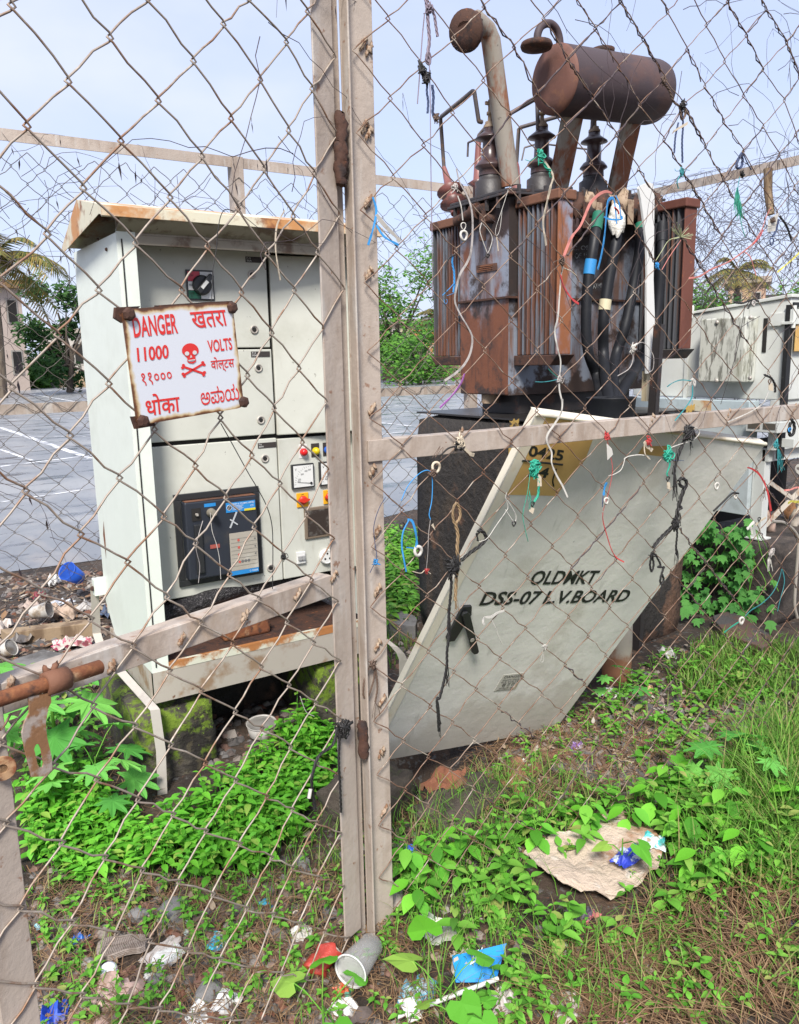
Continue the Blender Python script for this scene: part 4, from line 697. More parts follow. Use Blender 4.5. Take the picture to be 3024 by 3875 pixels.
# lower opening: tray, sill, base frame
g = MB(); g.box(.803, 1.638, y0+.002, 3.46, .452, .456); part(g, 'floor_tray', m_drust)
g = MB(); g.box(.80, 1.70, y0-.006, y0+.03, .441, .463); g.box(.80, 1.70, y0-.0065, y0-.0035, .463, .470); part(g, 'sill', M('rust_chipped_sill', (.55, .55, .45), [dict(c=(.36, .15, .05), s=9, st=(1, 1, 1), lo=.47, hi=.6, g=(2, .12, .15, .1)), dict(c=DRUST, s=18, lo=.6, hi=.7)], rough=.6))
g = MB(); g.box(.741, 1.697, y0-.004, y0+.004, .322, .4405); g.box(.741, 1.697, y0+.0045, y0+.05, .434, .4405); g.box(.741, 1.697, y0+.0045, y0+.05, .322, .328); g.box(.741, .75, y0+.055, 3.45, .322, .4405)
part(g, 'base_channel', M('primed_channel', (.36, .325, .28), [dict(c=(.24, .16, .10), s=8, lo=.5, hi=.66), dict(c=(.14, .07, .04), s=22, lo=.64, hi=.72)], rough=.7))
g = MB(); pts = smooth([(.84, 2.99, .60), (1.0, 2.97, .64), (1.2, 3.0, .655), (1.4, 3.05, .63), (1.62, 3.1, .6)], 5); g.tube(pts, .05, 10); g.tube([p+Vector((0, .1, -.06)) for p in pts], .045, 10); part(g, 'cable_bundle', M('black_plastic_sheet', (.02, .018, .02), [dict(c=(.16, .15, .16), s=28, lo=.6, hi=.68)], rough=.22, bump=(45, 1, .02)))
g = MB(); g.box(1.06, 1.26, 2.93, 3.02, .457, .53); part(g, 'rusty_clamp', m_rust, bevel=.01)
g = MB(); g.box(1.1, 1.16, 3.2, 3.26, .457, .66); g.box(1.36, 1.42, 3.1, 3.16, .457, .62); part(g, 'inner_stay', m_drust)
g = MB(); g.box(1.28, 1.60, 3.0, 3.05, .60, .63); part(g, 'cable_support', M('old_timber', (.10, .075, .05), rough=.9), bevel=.004)
for p, r_ in ((C3(265, 328), .007), (C3(215, 265), .005)):
    g = MB(); c = PX(p, .7375); g.lathe([(r_, 0), (r_*.7, .006)], c, (-1, 0, 0), 8); part(g, 'side_screw', m_drust)
g = MB(); g.prism([(.7372, 3.37, .92), (.7372, 3.40, .86), (.7372, 3.385, .76), (.7372, 3.37, .83)], (.0004, 0, 0)); part(g, 'rust_streak', m_rust)
# blocks, straps
def rough_block(name, label, cat, x0, x1, ya, yb_, z0, z1, mat, seed, group=None, rot=0, amp=.014, top=None):
    r = random.Random(seed); g = MB(); n = 7; c = Vector(((x0+x1)/2, (ya+yb_)/2, (z0+z1)/2)); hx = Vector(((x1-x0)/2, (yb_-ya)/2, (z1-z0)/2))
    bm = __import__('bmesh').new(); __import__('bmesh').ops.create_cube(bm, size=2); __import__('bmesh').ops.subdivide_edges(bm, edges=bm.edges[:], cuts=n, use_grid_fill=True)
    bm.verts.ensure_lookup_table(); R = Matrix.Rotation(rot, 3, 'Z'); vs = []
    for v in bm.verts:
        q = Vector(v.co); e = sum(abs(k) > .99 for k in q)
        if e >= 2: q *= .965 if e == 2 else .94
        d = math.sin(q.x*5+seed)*math.sin(q.y*6.3+seed*2)*math.sin(q.z*5.7+1)+r.uniform(-.55, .55)
        q = Vector((q.x*hx.x, q.y*hx.y, q.z*hx.z))*(1+0)+q.normalized()*d*amp; vs.append(c+R @ q)
    g.add(vs, [tuple(v.index for v in f.verts) for f in bm.faces], True); bm.free()
    o = g.build(name, mat, None, base=(c.x, c.y, z0)); return tag(o, label, cat, group) if label else o
b1 = rough_block('concrete_block', 'moss-grown concrete block under left end of the open switchgear cabinet', 'concrete block', .672, .968, 2.815, 3.46, -.06, .285, m_moss, 4)
rough_block('concrete_block', 'dark mossy concrete block under right end of switchgear, behind centre post', 'concrete block', 1.42, 1.74, 2.83, 3.46, -.06, .30, m_moss, 6)
rough_block('light_blocker', 'added dark footing in the gloom under rear of switchgear', 'blocker', .95, 1.45, 3.22, 3.50, -.05, .315, m_blackcon, 9, amp=.02)  # dark block added to stop light coming in from behind
def strap(name, label, pts, side, wd=.032): g = MB(); g.strap(pts, side, wd, .004); return tag(g.build(name, m_strapz, None, base=pts[-1]), label, 'strap')
g = MB(); A_ = PX(C5(728, 215), .70)
T1 = T('earthing_strap', 'bent zinc strap running down over the mossy block at left end of switchgear', 'strap', PY(C7(695, 735), 2.70))
p_ = [PX(C5(724, 215), .70), PX(C5(742, 600), .70), PX(C5(770, 690), .70), PY(C5(930, 900), 2.95), PY(C5(1190, 1190), 2.775), PY(C5(1235, 1500), 2.75), PY(C7(695, 735), 2.72)]
q_ = []
for i, p in enumerate(p_):
    if 0 < i < len(p_)-1: q_ += [p.lerp(p_[i-1], .08), p, p.lerp(p_[i+1], .08)]
    else: q_.append(p)
g.strap(q_, (1, -.25, 0), .034, .004); g.build('strap', m_strapz, T1)
g = MB(); c = PX(C5(728, 250), .70); g.box(.692, .738, c.y-.03, c.y+.01, c.z-.03, c.z+.04); g.build('lug_plate', m_cream, T1)
g = MB(); g.lathe([(.012, 0), (.010, .007)], c+Vector((-.01, -.012, 0)), (-.6, -.8, 0), 8); g.build('bolt', m_drust, T1)
q_ = [PX(R7(105, 235), 1.74), PX(R7(190, 300), 1.75), PX(R7(235, 350), 1.76), PX(R7(256, 400), 1.765), PX(R7(258, 560), 1.765), PX(R7(255, 760), 1.765)]
strap('earthing_strap', 'grey bent strap beside dark block just right of the centre post', q_, (.5, -1, 0), .04)
# ------------------------------------------------------------------ transformer on its plinth
PLX0, PLX1, PLY0, PLY1, PLZ = 2.53, 3.63, 2.706, 3.75, 1.255
pl = T('transformer_plinth', 'tall soot-blackened concrete plinth carrying the rusty transformer', 'plinth', (3.08, 3.2, 0))
o = rough_block('plinth_body', None, None, PLX0, PLX1, PLY0, PLY1, -.05, PLZ, m_blackcon, 8, amp=.008); o.parent = pl; o.location = Vector(o.location)-Vector(pl.location)
g = MB(); g.box(PLX0+.02, PLX1-.02, PLY0+.02, PLY1-.02, PLZ-.003, PLZ+.006); g.build('oily_top', m_oily, pl)
def patch(pts3, o_, seed, mat, nm, par):
    g = MB(); r = random.Random(seed); P = [Vector(p) for p in pts3]; out = []
    for i in range(len(P)):
        a, b = P[i], P[(i+1) % len(P)]
        for k in range(6): q = a.lerp(b, k/6); out.append(q+(P[0]+P[2]-q*2).normalized()*r.uniform(-.006, .012)+Vector(o_))
    g.add(out, [tuple(range(len(out)))]); return g.build(nm, mat, par)
m_yflk = M('flaking_ochre_paint', (.42, .27, .07), [dict(c=(.05, .035, .022), s=16, lo=.50, hi=.58)], rough=.8)
patch([PX(q, PLX0-.009) for q in (R5(1150, 170), R5(1150, 600), R5(1062, 540), R5(1075, 180))], (-.004, 0, 0), 3, m_yflk, 'yellow_paint', pl)
g = MB(); put_text(g, '4', *[PX(q, PLX0-.016) for q in (R5(1085, 455), R5(1112, 452), R5(1088, 408))], .02); g.build('painted_number', m_ink, pl)
patch([PY(q, PLY0-.010) for q in (R6(905, 60), R6(905, 150), R6(820, 150), R6(840, 60))], (0, -.004, 0), 5, m_yflk, 'yellow_paint', pl)
XF = T('transformer', 'rusting blue-grey oil transformer with cooling fins and a drum tank on top', 'transformer', (3.1, 3.26, PLZ))
TX0, TX1, TY0, TY1, TZ0 = 2.656, 3.70, 3.075, 3.465, 1.362
tz = lambda x: 2.305+.055*(x-TX0)
def xpart(g, n, m, par=XF, bevel=0): return g.build(n, m, par, bevel=bevel)
def sheet(g, o, a, b, na, nb):    # subdivided quad
    o, a, b = Vector(o), Vector(a), Vector(b); g.add([o+a*(i/na)+b*(j/nb) for j in range(nb+1) for i in range(na+1)], [(j*(na+1)+i, j*(na+1)+i+1, (j+1)*(na+1)+i+1, (j+1)*(na+1)+i) for j in range(nb) for i in range(na)])
g = MB(); g.add([(TX0, TY0, TZ0), (TX0, TY1, TZ0), (TX0, TY1, tz(TX0)), (TX0, TY0, tz(TX0)), (TX1, TY0, TZ0), (TX1, TY1, TZ0), (TX1, TY1, tz(TX1)), (TX1, TY0, tz(TX1))], [(0, 3, 2, 1), (4, 5, 6, 7), (1, 2, 6, 5), (0, 1, 5, 4), (3, 7, 6, 2)]); g.mi = 1; g.add([(TX0, TY0, TZ0), (TX1, TY0, TZ0), (TX1, TY0, tz(TX1)), (TX0, TY0, tz(TX0))], [(0, 1, 2, 3)])
tank = xpart(g, 'tank', [m_tank, m_tank2], bevel=.006)
g = MB(); g.box(TX0-.016, TX1+.016, TY0-.016, TY1+.016, 1.832, 1.842); xpart(g, 'stiffener_band', m_drust)
def slant(g, x0, x1, ya, yb_, h0, h1): g.add([(x0, ya, tz(x0)+h0), (x1, ya, tz(x1)+h0), (x1, yb_, tz(x1)+h0), (x0, yb_, tz(x0)+h0), (x0, ya, tz(x0)+h1), (x1, ya, tz(x1)+h1), (x1, yb_, tz(x1)+h1), (x0, yb_, tz(x0)+h1)], [(0, 3, 2, 1), (4, 5, 6, 7), (0, 1, 5, 4), (1, 2, 6, 5), (2, 3, 7, 6), (3, 0, 4, 7)])
g = MB(); slant(g, TX0-.05, TX1+.03, TY0-.045, TY1+.04, .001, .014); slant(g, TX0-.04, TX1+.02, TY0-.035, TY1+.03, .016, .030); xpart(g, 'lid', m_lid, bevel=.003)
for k in range(5): g = MB(); yy = TY0+.04+.085*k; g.lathe([(.011, -.05), (.011, .015), (.006, .018)], (TX0-.034, yy, tz(TX0)-.003), (0, 0, 1), 6, False); xpart(g, 'lid_bolt', m_lid)
for k in range(12): g = MB(); xx = TX0+.03+.085*k; g.lathe([(.011, -.04), (.011, .045), (.006, .048)], (xx, TY0-.036, tz(xx)), (0, 0, 1), 6, False); xpart(g, 'lid_bolt', m_lid)
g = MB(); g.box(TX0+.12, TX1-.1, TY0+.05, TY1-.04, 1.262, 1.357); xpart(g, 'base_skid', m_lid)
g = MB(); g.lathe([(.045, 0), (.045, .1)], PX(R3(615, 1850), 2.72)*1.0, (0, 0, 1), 14); xpart(g, 'drain_stub', m_cap)
def radiator(x0, x1, ya, yb_, z0, z1, nf, finm, platem, hdrm, front_sign=-1, up=.0):
    # fins stacked between ya (tank side) and yb_ (outer); headers top and bottom
    ra = T('radiator', None, None, (0, 0, 0)); ra.parent = XF; ra.location = -Vector(XF['_b']); ra['_b'] = [0, 0, 0]
    for k in ('label', 'category'): 
        if k in ra: del ra[k]
    s_ = (yb_-ya)/nf
    for k in range(nf):
        yy = ya+s_*(k+.35); last = k == nf-1; g = MB()
        if last: yy = yb_-s_*.3
        g.box(x0, x1, min(yy, yy+s_*.34), max(yy, yy+s_*.34), z0, z1+up*(k/nf)); g.build('fin', platem if last else finm, ra, bevel=.004)
    g = MB(); e = .012; g.prism([(x0-e, ya, z1), (x0-e, yb_+front_sign*e, z1+up), (x0-e, yb_+front_sign*e, z1+.045+up), (x0-e, ya, z1+.045)], (x1-x0+2*e, 0, 0)); g.build('header', hdrm, ra, bevel=.006)
    g = MB(); g.prism([(x0-e, ya, z0-.001), (x0-e, yb_+front_sign*.02, z0-.001), (x0-e, yb_-front_sign*.03, z0-.05), (x0-e, ya, z0-.05)], (x1-x0+2*e, 0, 0)); g.build('header', m_drust if hdrm is m_hdr else m_lid, ra, bevel=.004)
    return ra
radiator(2.700, 2.790, TY0-.004, 2.785, 1.558, 2.248, 9, m_fin, m_finplate, m_hdr)
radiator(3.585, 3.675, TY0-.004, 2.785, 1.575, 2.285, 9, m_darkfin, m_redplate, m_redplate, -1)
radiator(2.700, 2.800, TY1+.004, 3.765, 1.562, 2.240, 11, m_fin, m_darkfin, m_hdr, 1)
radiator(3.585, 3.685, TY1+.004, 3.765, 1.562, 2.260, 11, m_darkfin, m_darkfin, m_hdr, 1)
# name plate, valve, plugs
P = lambda q, x=TX0-.003: PX(q, x)
g = MB(); a, b, c = P(R3(505, 745)), P(R3(678, 722)), P(R3(503, 685)); g.prism([a, b, b+c-a, c], (-.003, 0, 0)); npl = xpart(g, 'name_plate', m_hdr)
g = MB()
for k in range(3): p = a.lerp(c, .25+.25*k)+Vector((-.0045, 0, 0)); q = p+(b-a)*.8; p = p+(b-a)*.12; g.tube([p, q], .0016, 4)
xpart(g, 'plate_relief', m_rust)
g = MB(); c = P(R3(455, 245), TX0-.05); g.tube([c+Vector((0, .12, -.02)), c, c+Vector((0, -.1, .01))], .026, 10); g.lathe([(.04, -.02), (.04, .02)], c+Vector((0, -.04, .005)), (0, 1, 0), 12); g.tube([c+Vector((0, -.09, 0)), c+Vector((0, -.09, -.14))], .018, 8); xpart(g, 'oil_valve', m_drust)
g = MB(); c = P(R3(632, 288), TX0-.002); g.lathe([(.022, 0), (.022, .035), (.015, .04)], c, (-1, 0, 0), 14); xpart(g, 'filler_plug', m_drust)
# HV bushings
def bushing(x, y, z, h=.30):
    b = T('bushing', None, None, (x, y, z)); b.parent = XF; b.location = Vector((x, y, z))-Vector(XF['_b'])
    g = MB(); g.lathe([(.075, -.06), (.075, .02), (.058, .03), (.052, .05)], (x, y, z), (0, 0, 1), 20); g.build('bushing_flange', m_lid, b)
    g = MB(); g.lathe([(.056, .05), (.054, .080), (.074, .092), (.072, .098), (.056, .118), (.040, .128), (.036, .205), (.040, .214), (.072, .222), (.070, .228), (.042, .248), (.032, .256), (.030, .276), (.026, .28)], (x, y, z), (0, 0, 1), 24); g.build('porcelain', m_porc, b)
    g = MB(); g.lathe([(.032, .272), (.032, .282), (.024, .292), (.024, .30), (.012, .304), (.010, .33), (.017, .332), (.017, .345), (.010, .347), (.010, .40)], (x, y, z), (0, 0, 1), 14); g.box(x-.028, x+.006, y-.006, y+.006, z+.375, z+.39); g.build('terminal', m_cap, b)
    return b
yb_ = 3.26
bz = [PY(R1(615, 1585), yb_), PY(R1(1050, 1560), yb_), PY(R1(1490, 1580), yb_)]
for p in bz: bushing(p.x, yb_, p.z)
# vent pipe with disc
g = MB(); yv = 3.16; vb, vt = PY(R1(790, 1575), yv), PY(R1(615, 285), yv); ve = PY(R1(480, 165), yv-.02)
g.tube([vb, vt.lerp(vb, .04), vt.lerp(ve, .2), ve], .045, 16); xpart(g, 'vent_pipe', m_pipe, bevel=.0)
g = MB(); ax_ = (ve-vt).normalized(); dc = PY(R1(412, 262), yv-.05); g.lathe([(.02, -.012), (.086, -.012), (.088, 0), (.086, .012), (.02, .012)], dc, Vector((-.93, -.28, -.22)), 24); g.tube([dc, dc.lerp(ve, 1.0)+(ve-vt)*-.1], .043, 12); xpart(g, 'vent_disc', m_drust)
# conservator
yc = 3.02; cl, cr_ = PY(R1(1172, 676), yc), PY(R2(485, 790), yc); cd = (cr_-cl).normalized(); rad = .154
L_ = (cr_-cl).length
g = MB(); g.lathe([(rad, 0), (rad, L_*.5), (rad, L_-.05), (rad*.96, L_-.02), (rad*.8, L_), (rad*.4, L_+.012), (0, L_+.014)], cl, cd, 40); cons = xpart(g, 'conservator', m_cons)
g = MB(); g.lathe([(rad, -.001), (rad*.97, -.014), (rad*.6, -.02), (0, -.022)], cl, cd, 40); g.build('conservator_end', m_consend, cons)
g = MB(); a = PY(R1(1205, 400), yc); pts = [PY(R1(*q), yc) for q in ((1210, 440), (1205, 330), (1180, 250), (1135, 205), (1090, 200), (1045, 230), (1020, 290), (1018, 360))]; g.tube(smooth(pts, 4), .018, 10); g.build('breather_pipe', m_cons, cons)
g = MB(); c = PY(R1(1010, 385), yc); g.lathe([(.02, .03), (.07, .012), (.075, 0), (.07, -.014), (.03, -.02)], c, (0, 0, 1), 20); g.build('breather_cap', m_drust, cons)
g = MB(); c = PY(R1(1608, 425), yc); g.lathe([(.02, -.05), (.02, -.015), (.058, -.012), (.06, .012), (.05, .016)], c+Vector((0, .03, 0)), (0, 0, 1), 16); g.build('filler_cap', m_drust, cons)
m_sup = m_pipe
for base, top in ((PY(R1(1205, 1610), 3.22), PY(R1(1345, 930), yc)), (PY(R2(165, 1650), 3.22), PY(R2(310, 985), yc))):
    g = MB(); sv = Vector((.112, 0, 0)); g.add([base-sv*.55, base+sv*.55, top+sv*.55, top-sv*.55, base-sv*.55+Vector((0, .03, 0)), base+sv*.55+Vector((0, .03, 0)), top+sv*.55+Vector((0, .03, 0)), top-sv*.55+Vector((0, .03, 0))], [(0, 1, 2, 3), (4, 7, 6, 5), (0, 4, 5, 1), (2, 6, 7, 3), (1, 5, 6, 2), (0, 3, 7, 4)])
    xpart(g, 'conservator_support', m_sup, bevel=.003)
# HV conductors: bent flat bars going back over the tank
def busbar(px, ys, r_=.011, end=None):
    pts = [PY(q, y) for q, y in zip(px, ys)]; g = MB(); q_ = []
    for i, p in enumerate(pts):
        if 0 < i < len(pts)-1: q_ += [p.lerp(pts[i-1], .03), p.lerp(pts[i+1], .03)]
        else: q_.append(p)
    g.tube(q_, r_, 6); return xpart(g, 'conductor_bar', m_bar)
busbar([R1(548, 1035), R1(520, 1030), R1(480, 765), R1(195, 995), R1(225, 1420)], (yb_, yb_, yb_, 3.72, 3.74))
busbar([R1(1055, 1100), R1(1022, 1090), R1(1015, 830), R1(575, 1085), R1(520, 1150), R1(525, 1230)], (yb_, yb_, yb_, 3.7, 3.74, 3.74))
busbar([R1(1520, 1160), R1(1480, 1150), R1(1492, 900), R1(860, 1085), R1(838, 1420)], (yb_, yb_, yb_, 3.72, 3.74))
busbar([R1(1470, 1270), R1(1030, 1215), R1(908, 1252), R1(885, 1360)], (3.4, 3.66, 3.7, 3.7), .005)
busbar([R1(500, 1180), R1(430, 1210), R1(425, 1330)], (3.5, 3.6, 3.62), .006)
m_redpor = M('faded_red_porcelain', (.20, .075, .065), [dict(c=(.10, .05, .045), s=12, lo=.5, hi=.65)], rough=.4)
a, b = PY(R1(225, 1420), 3.74), PY(R3(330, 240), 3.60); d_ = (b-a).normalized(); L2 = (b-a).length
g = MB(); g.lathe([(.012, 0), (.018, L2*.2), (.026, L2*.46), (.075, L2*.52), (.03, L2*.55), (.03, L2*.72), (.075, L2*.78), (.03, L2*.82), (.03, L2)], a, d_, 16); xpart(g, 'rear_insulator', m_redpor)
a = PY(R1(515, 1330), 3.74); g = MB(); g.lathe([(.012, .1), (.02, 0), (.028, -.12), (.06, -.14), (.03, -.16), (.03, -.36)], a, (0, 0, 1), 14); xpart(g, 'rear_insulator', m_redpor)
a = PY(R1(838, 1420), 3.74); g = MB(); g.lathe([(.012, .03), (.02, 0), (.028, -.12), (.06, -.14), (.03, -.16), (.03, -.32)], a, (0, 0, 1), 14); xpart(g, 'rear_insulator', m_redpor)
# LV terminals and cable box clutter
yl = 3.00
g = MB(); a, b = PY(R3(1330, 235), yl), PY(R4(460, 230), yl); g.tube([a, b], .05, 8); xpart(g, 'terminal_bar', m_lid)
for i, q in enumerate((R3(1370, 215), R3(1480, 215), R3(1560, 200), R3(1650, 250), R4(20, 200), R4(215, 190), R4(300, 240), R4(370, 260), R4(510, 215))):
    g = MB(); c = PY(q, yl-.02); lump(g, c+Vector((0, 0, .02)), .042, i); g.box(c.x-.02, c.x+.02, c.y-.05, c.y-.045, c.z-.09, c.z+.03); xpart(g, 'terminal_lug', m_cap if i % 2 else m_drust)
for q in (R3(1350, 305), R3(1430, 310)): g = MB(); c = PY(q, yl); g.lathe([(.03, .03), (.045, 0), (.03, -.02), (.045, -.05), (.02, -.07)], c, (0, 0, 1), 12); xpart(g, 'low_voltage_bushing', m_porc)
# stencilled marks
m_sten = M('faded_stencil', (.40, .41, .40), [dict(c=(.10, .10, .11), s=60, lo=.46, hi=.54)], rough=.8)
g = MB()
for s_, a, b, c in (('C. OF', R3(1318, 555), R3(1455, 548), R3(1318, 518)), ('.OF 150', R3(1325, 625), R3(1470, 615), R3(1325, 580)), ('MAXIMUM', R3(1470, 880), R3(1600, 872), R3(1470, 835))): put_text(g, s_, PY(a, TY0-.003), PY(b, TY0-.003), PY(c, TY0-.003), .01)
xpart(g, 'stencil_marks', m_sten)
# ------------------------------------------------------------------ low voltage cables, each a thing of its own
m_tg = M('green_tape', (.012, .12, .075), rough=.5); m_tb = M('blue_tape', (.03, .22, .50), rough=.5); m_tw = M('white_tape', (.55, .53, .48), rough=.7); m_ty = M('cream_tape', (.50, .45, .3), rough=.6)
def cable(label, pts, r_, tapes=()):
    P_ = smooth(pts, 8); t = T('power_cable', label, 'cable', P_[-1]); g = MB(); g.tube(P_, r_, 12); g.build('sheath', m_rubber, t)
    for f0, f1, m_ in tapes:
        n = len(P_)-1; i0, i1 = int(f0*n), max(int(f1*n), int(f0*n)+1); g = MB(); g.tube(P_[i0:i1+1], r_*1.12, 12); g.build('tape', m_, t)
ring = PZ(R4(108, 1905), 1.31)
E4 = lambda px, py: PY(R4(px, py), 2.86); E3 = lambda px, py: PY(R3(px, py), 2.86)
cable('black power cable with green top tape and blue band, leftmost of the bundle', [PY(R3(1535, 250), 2.92), E3(1500, 480), E3(1450, 800), E3(1430, 1150), E3(1450, 1420), E3(1530, 1650), ring+Vector((-.04, 0, -.02))], .026, ((0, .11, m_tg), (.27, .33, m_tb)))
cable('black power cable with ragged white wrapping at its head', [PY(R4(160, 280), 2.92), E4(150, 480), E4(90, 800), E4(45, 1150), E4(50, 1500), ring+Vector((-.01, -.01, -.02))], .027, ((0, .12, m_ty), (.52, .56, m_ty)))
cable('black power cable with green taped head left of white strip', [PY(R4(362, 340), 2.92), E4(350, 560), E4(300, 850), E4(230, 1200), E4(140, 1500), ring+Vector((.02, 0, -.02))], .026, ((0, .07, m_tg),))
cable('black power cable sweeping from behind white strip down to the collar', [PY(R4(545, 330), 2.92), E4(540, 600), E4(515, 950), E4(470, 1250), E4(330, 1540), E4(165, 1690), E4(120, 1790), ring+Vector((.05, 0, -.02))], .026, ((0, .1, m_rubber),))
cable('black power cable hanging straight behind white strip', [PY(R4(490, 330), 2.95), PY(R4(485, 600), 2.95), PY(R4(470, 1000), 2.93), PY(R4(430, 1350), 2.9), ring+Vector((.04, .05, -.02))], .026)
g = MB(); c = PY(R4(150, 300), 2.86); rr = random.Random(3)
for k in range(5): d_ = Vector((rr.uniform(-.05, .03), rr.uniform(-.03, .01), rr.uniform(-.02, .04))); g.lathe([(.005, -.075), (.022, -.04), (.03, 0), (.02, .03), (.006, .045)], c+d_*.8, (rr.uniform(-.4, .4), .1, 1), 7)
tag(g.build('white_rag', M('dirty_white_cloth', (.62, .60, .55), rough=.9, bump=(60, 1, .01)), None, base=c), 'ragged white plastic wrapped on a cable head', 'rag')
g = MB(); g.lathe([(.102, -.055), (.108, .05), (.112, .055), (.100, .055), (.095, -.04)], ring+Vector((0, 0, .0)), (0, 0, 1), 28); tag(g.build('cable_collar', m_rubber, None, base=ring), 'black rubber collar where the power cables enter the plinth', 'collar')
# white strip and dark angle post in front
ws = [PY(q, 2.735) for q in (R2(345, 1600), R2(350, 1580), R2(430, 1545), R2(468, 1560), R2(472, 1600))]
wq = [PY(q, 2.735) for q in (R4(478, 100), R4(473, 600), R4(470, 800), R4(480, 1100), R4(482, 1590), R4(412, 1600), R4(412, 1000), R4(412, 830), R4(418, 780), R4(412, 500), R4(388, 300), R4(365, 130))]
g = MB(); g.prism(ws+wq, (0, .012, 0)); wst = T('white_strip', 'tall white plastic strip standing upright in front of the cables', 'strip', PY(R4(440, 1835), 2.74)); g.build('strip', m_white, wst)
g = MB(); a, b = PY(R4(405, 1835), 2.76), PY(R4(470, 1835), 2.76); t0, t1 = PY(R4(414, 1580), 2.76), PY(R4(478, 1580), 2.76); g.add([a, b, t1, t0]+[q+Vector((0, .03, 0)) for q in (a, b, t1, t0)], [(0, 1, 2, 3), (4, 7, 6, 5), (0, 4, 5, 1), (2, 6, 7, 3), (1, 5, 6, 2), (0, 3, 7, 4)]); g.build('wooden_foot', M('yellowed_wood', (.52, .44, .30), rough=.7), wst)
g = MB(); t_ = PY(R4(548, 1180), 2.655); b_ = PZ(R8(478, 420), -.02); b_.y = 2.66; b_.x = PY(R8(478, 420), 2.66).x; g.strap([t_, b_], (1, .1, 0), .03, .005); g.obox(b_+Vector((-.0145, .004, 0)), (.005, 0, 0), (0, .04, 0), t_-b_)
tag(g.build('steel_angle_post', m_lid, None, base=b_), 'dark steel angle post beside the white strip in front of the plinth', 'post')
# ------------------------------------------------------------------ detached board door leaning inside the fence
_tl, _tr, _a = PY((2032, 1561), 1.76), PY((2900, 1677), 1.70), PZ((1473, 2875), .03)
PNn = (_tr-_tl).cross(_a-_tl).normalized()
if PNn.y > 0: PNn = -PNn
def on_panel(p, o=0.0): return PP(p, _a+PNn*o, PNn)
pt = T('board_door', 'grey-green metal board door leaning askew inside the fence with black lettering', 'door panel', _a)
tl, tr, br_, bl_ = on_panel((2032, 1561)), on_panel((2900, 1677)), on_panel((2103, 2759)), on_panel((1395, 2888))
lm = on_panel((1395, 2840))
outl = [tl, tr, br_, bl_, lm]
g = MB(); g.prism(outl, -PNn*.003); g.build('door_skin', m_lv, pt)
def flange(a, b, inn, nm, mat, dp=.032, sl=.0):
    g = MB(); g.add([a, b, b-PNn*dp-inn*sl, a-PNn*dp-inn*sl, a-PNn*.004+inn*.02, b-PNn*.004+inn*.02], [(0, 1, 2, 3), (3, 2, 5, 4)]); return g.build(nm, mat, pt)
e1 = (tr-tl).normalized(); e2 = (lm-tl).normalized()
flange(tr, tl, e2, 'top_flange', m_lvedge, .035); flange(tl, lm, e1, 'side_flange', m_lvedge, .03); flange(br_, tr, -e1, 'side_flange', m_lv, .03); flange(bl_, br_, -e2, 'bottom_flange', m_lv, .03)
# rolled bright rim along the top and left edges
g = MB(); g.tube([tr+e2*.004, tl+e2*.004], .0075, 8); g.build('top_rim', m_lvedge, pt)
g = MB(); il = [tl+e1*.004, lm+e1*.004, lm+e1*.034+PNn*.0008, tl+e1*.040+PNn*.0008]; g.add([q+PNn*.0015 for q in il], [(0, 1, 2, 3)]); g.build('folded_rim', m_lvedge, pt)
g = MB(); q_ = [(2022, 1572), (2295, 1598), (2200, 1672+20), (2166, 1770), (2105, 1878), (1985, 1874), (1928, 1868), (1912, 1860)]
q_ = [(2022, 1566), (2305, 1598), (2245, 1660), (2218, 1735), (2172, 1800), (2104, 1877), (2000, 1874), (1920, 1868), (1870, 1860)]
q_ = [(2040, 1566), (2305, 1600), (2245, 1660), (2215, 1740), (2165, 1800), (2104, 1877), (2000, 1874), (1890, 1872)]
g.add([on_panel(q, .0012) for q in q_], [tuple(range(len(q_)))]); g.build('ochre_patch', m_yellow, pt)
g = MB(); q_ = [R6(505, 385), R6(705, 378), R6(650, 462), R6(470, 440)]; g.add([on_panel(q, .0012) for q in q_], [(0, 1, 2, 3)]); g.build('ochre_patch', m_yellow, pt)
g = MB(); OP = lambda q: on_panel(q, .0020)
for s_, a, b, c, of in (('OLDMKT', R5(1215, 1448), R6(125, 1440), R5(1270, 1338), .024), ('DSS-07 L.V.BOARD', R5(835, 1608), R6(372, 1578), R5(890, 1500), .024)):
    A_, B_, C_ = OP(a), OP(b), OP(c); put_text(g, s_, A_, B_, C_, of)
g.build('lettering', m_ink, pt)
g = MB()
for s_, a, b, c, of in (('0425', R5(1212, 460), R5(1478, 497), R5(1228, 375), .03), ('24', R5(1212, 615), R5(1360, 628), R5(1240, 535), .03)): put_text(g, s_, OP(a), OP(b), OP(c), of)
w_ = lambda *qs: [OP(q) for q in qs]
g.tube(w_(R5(1168, 492), R5(1480, 524)), .0035, 4); g.tube(smooth(w_(R5(1432, 555), R5(1405, 640), R5(1412, 690)), 5), .003, 4); g.build('painted_number', m_ink, pt)
# handle
g = MB(); hq = [R5(705, 1600), R5(772, 1596), R5(770, 1660), R7(640, 240), R7(600, 245), R7(578, 222)]
g.prism([on_panel(q, .0005) for q in hq], PNn*.012); h1 = g.build('handle', m_black, pt, bevel=.002)
g = MB(); hq = [R7(702, 50), R7(712, 30), R7(742, 22), R7(762, 40), R7(830, 325), R7(815, 342), R7(790, 344), R7(775, 330)]; g.prism([on_panel(q, .018) for q in hq], PNn*.010); g.build('lever', m_black, h1, bevel=.002)
g = MB(); g.lathe([(.0085, .0), (.0085, .0015)], on_panel(R7(786, 248), .0285), PNn, 16); g.build('lever_lock', m_strapz, h1)
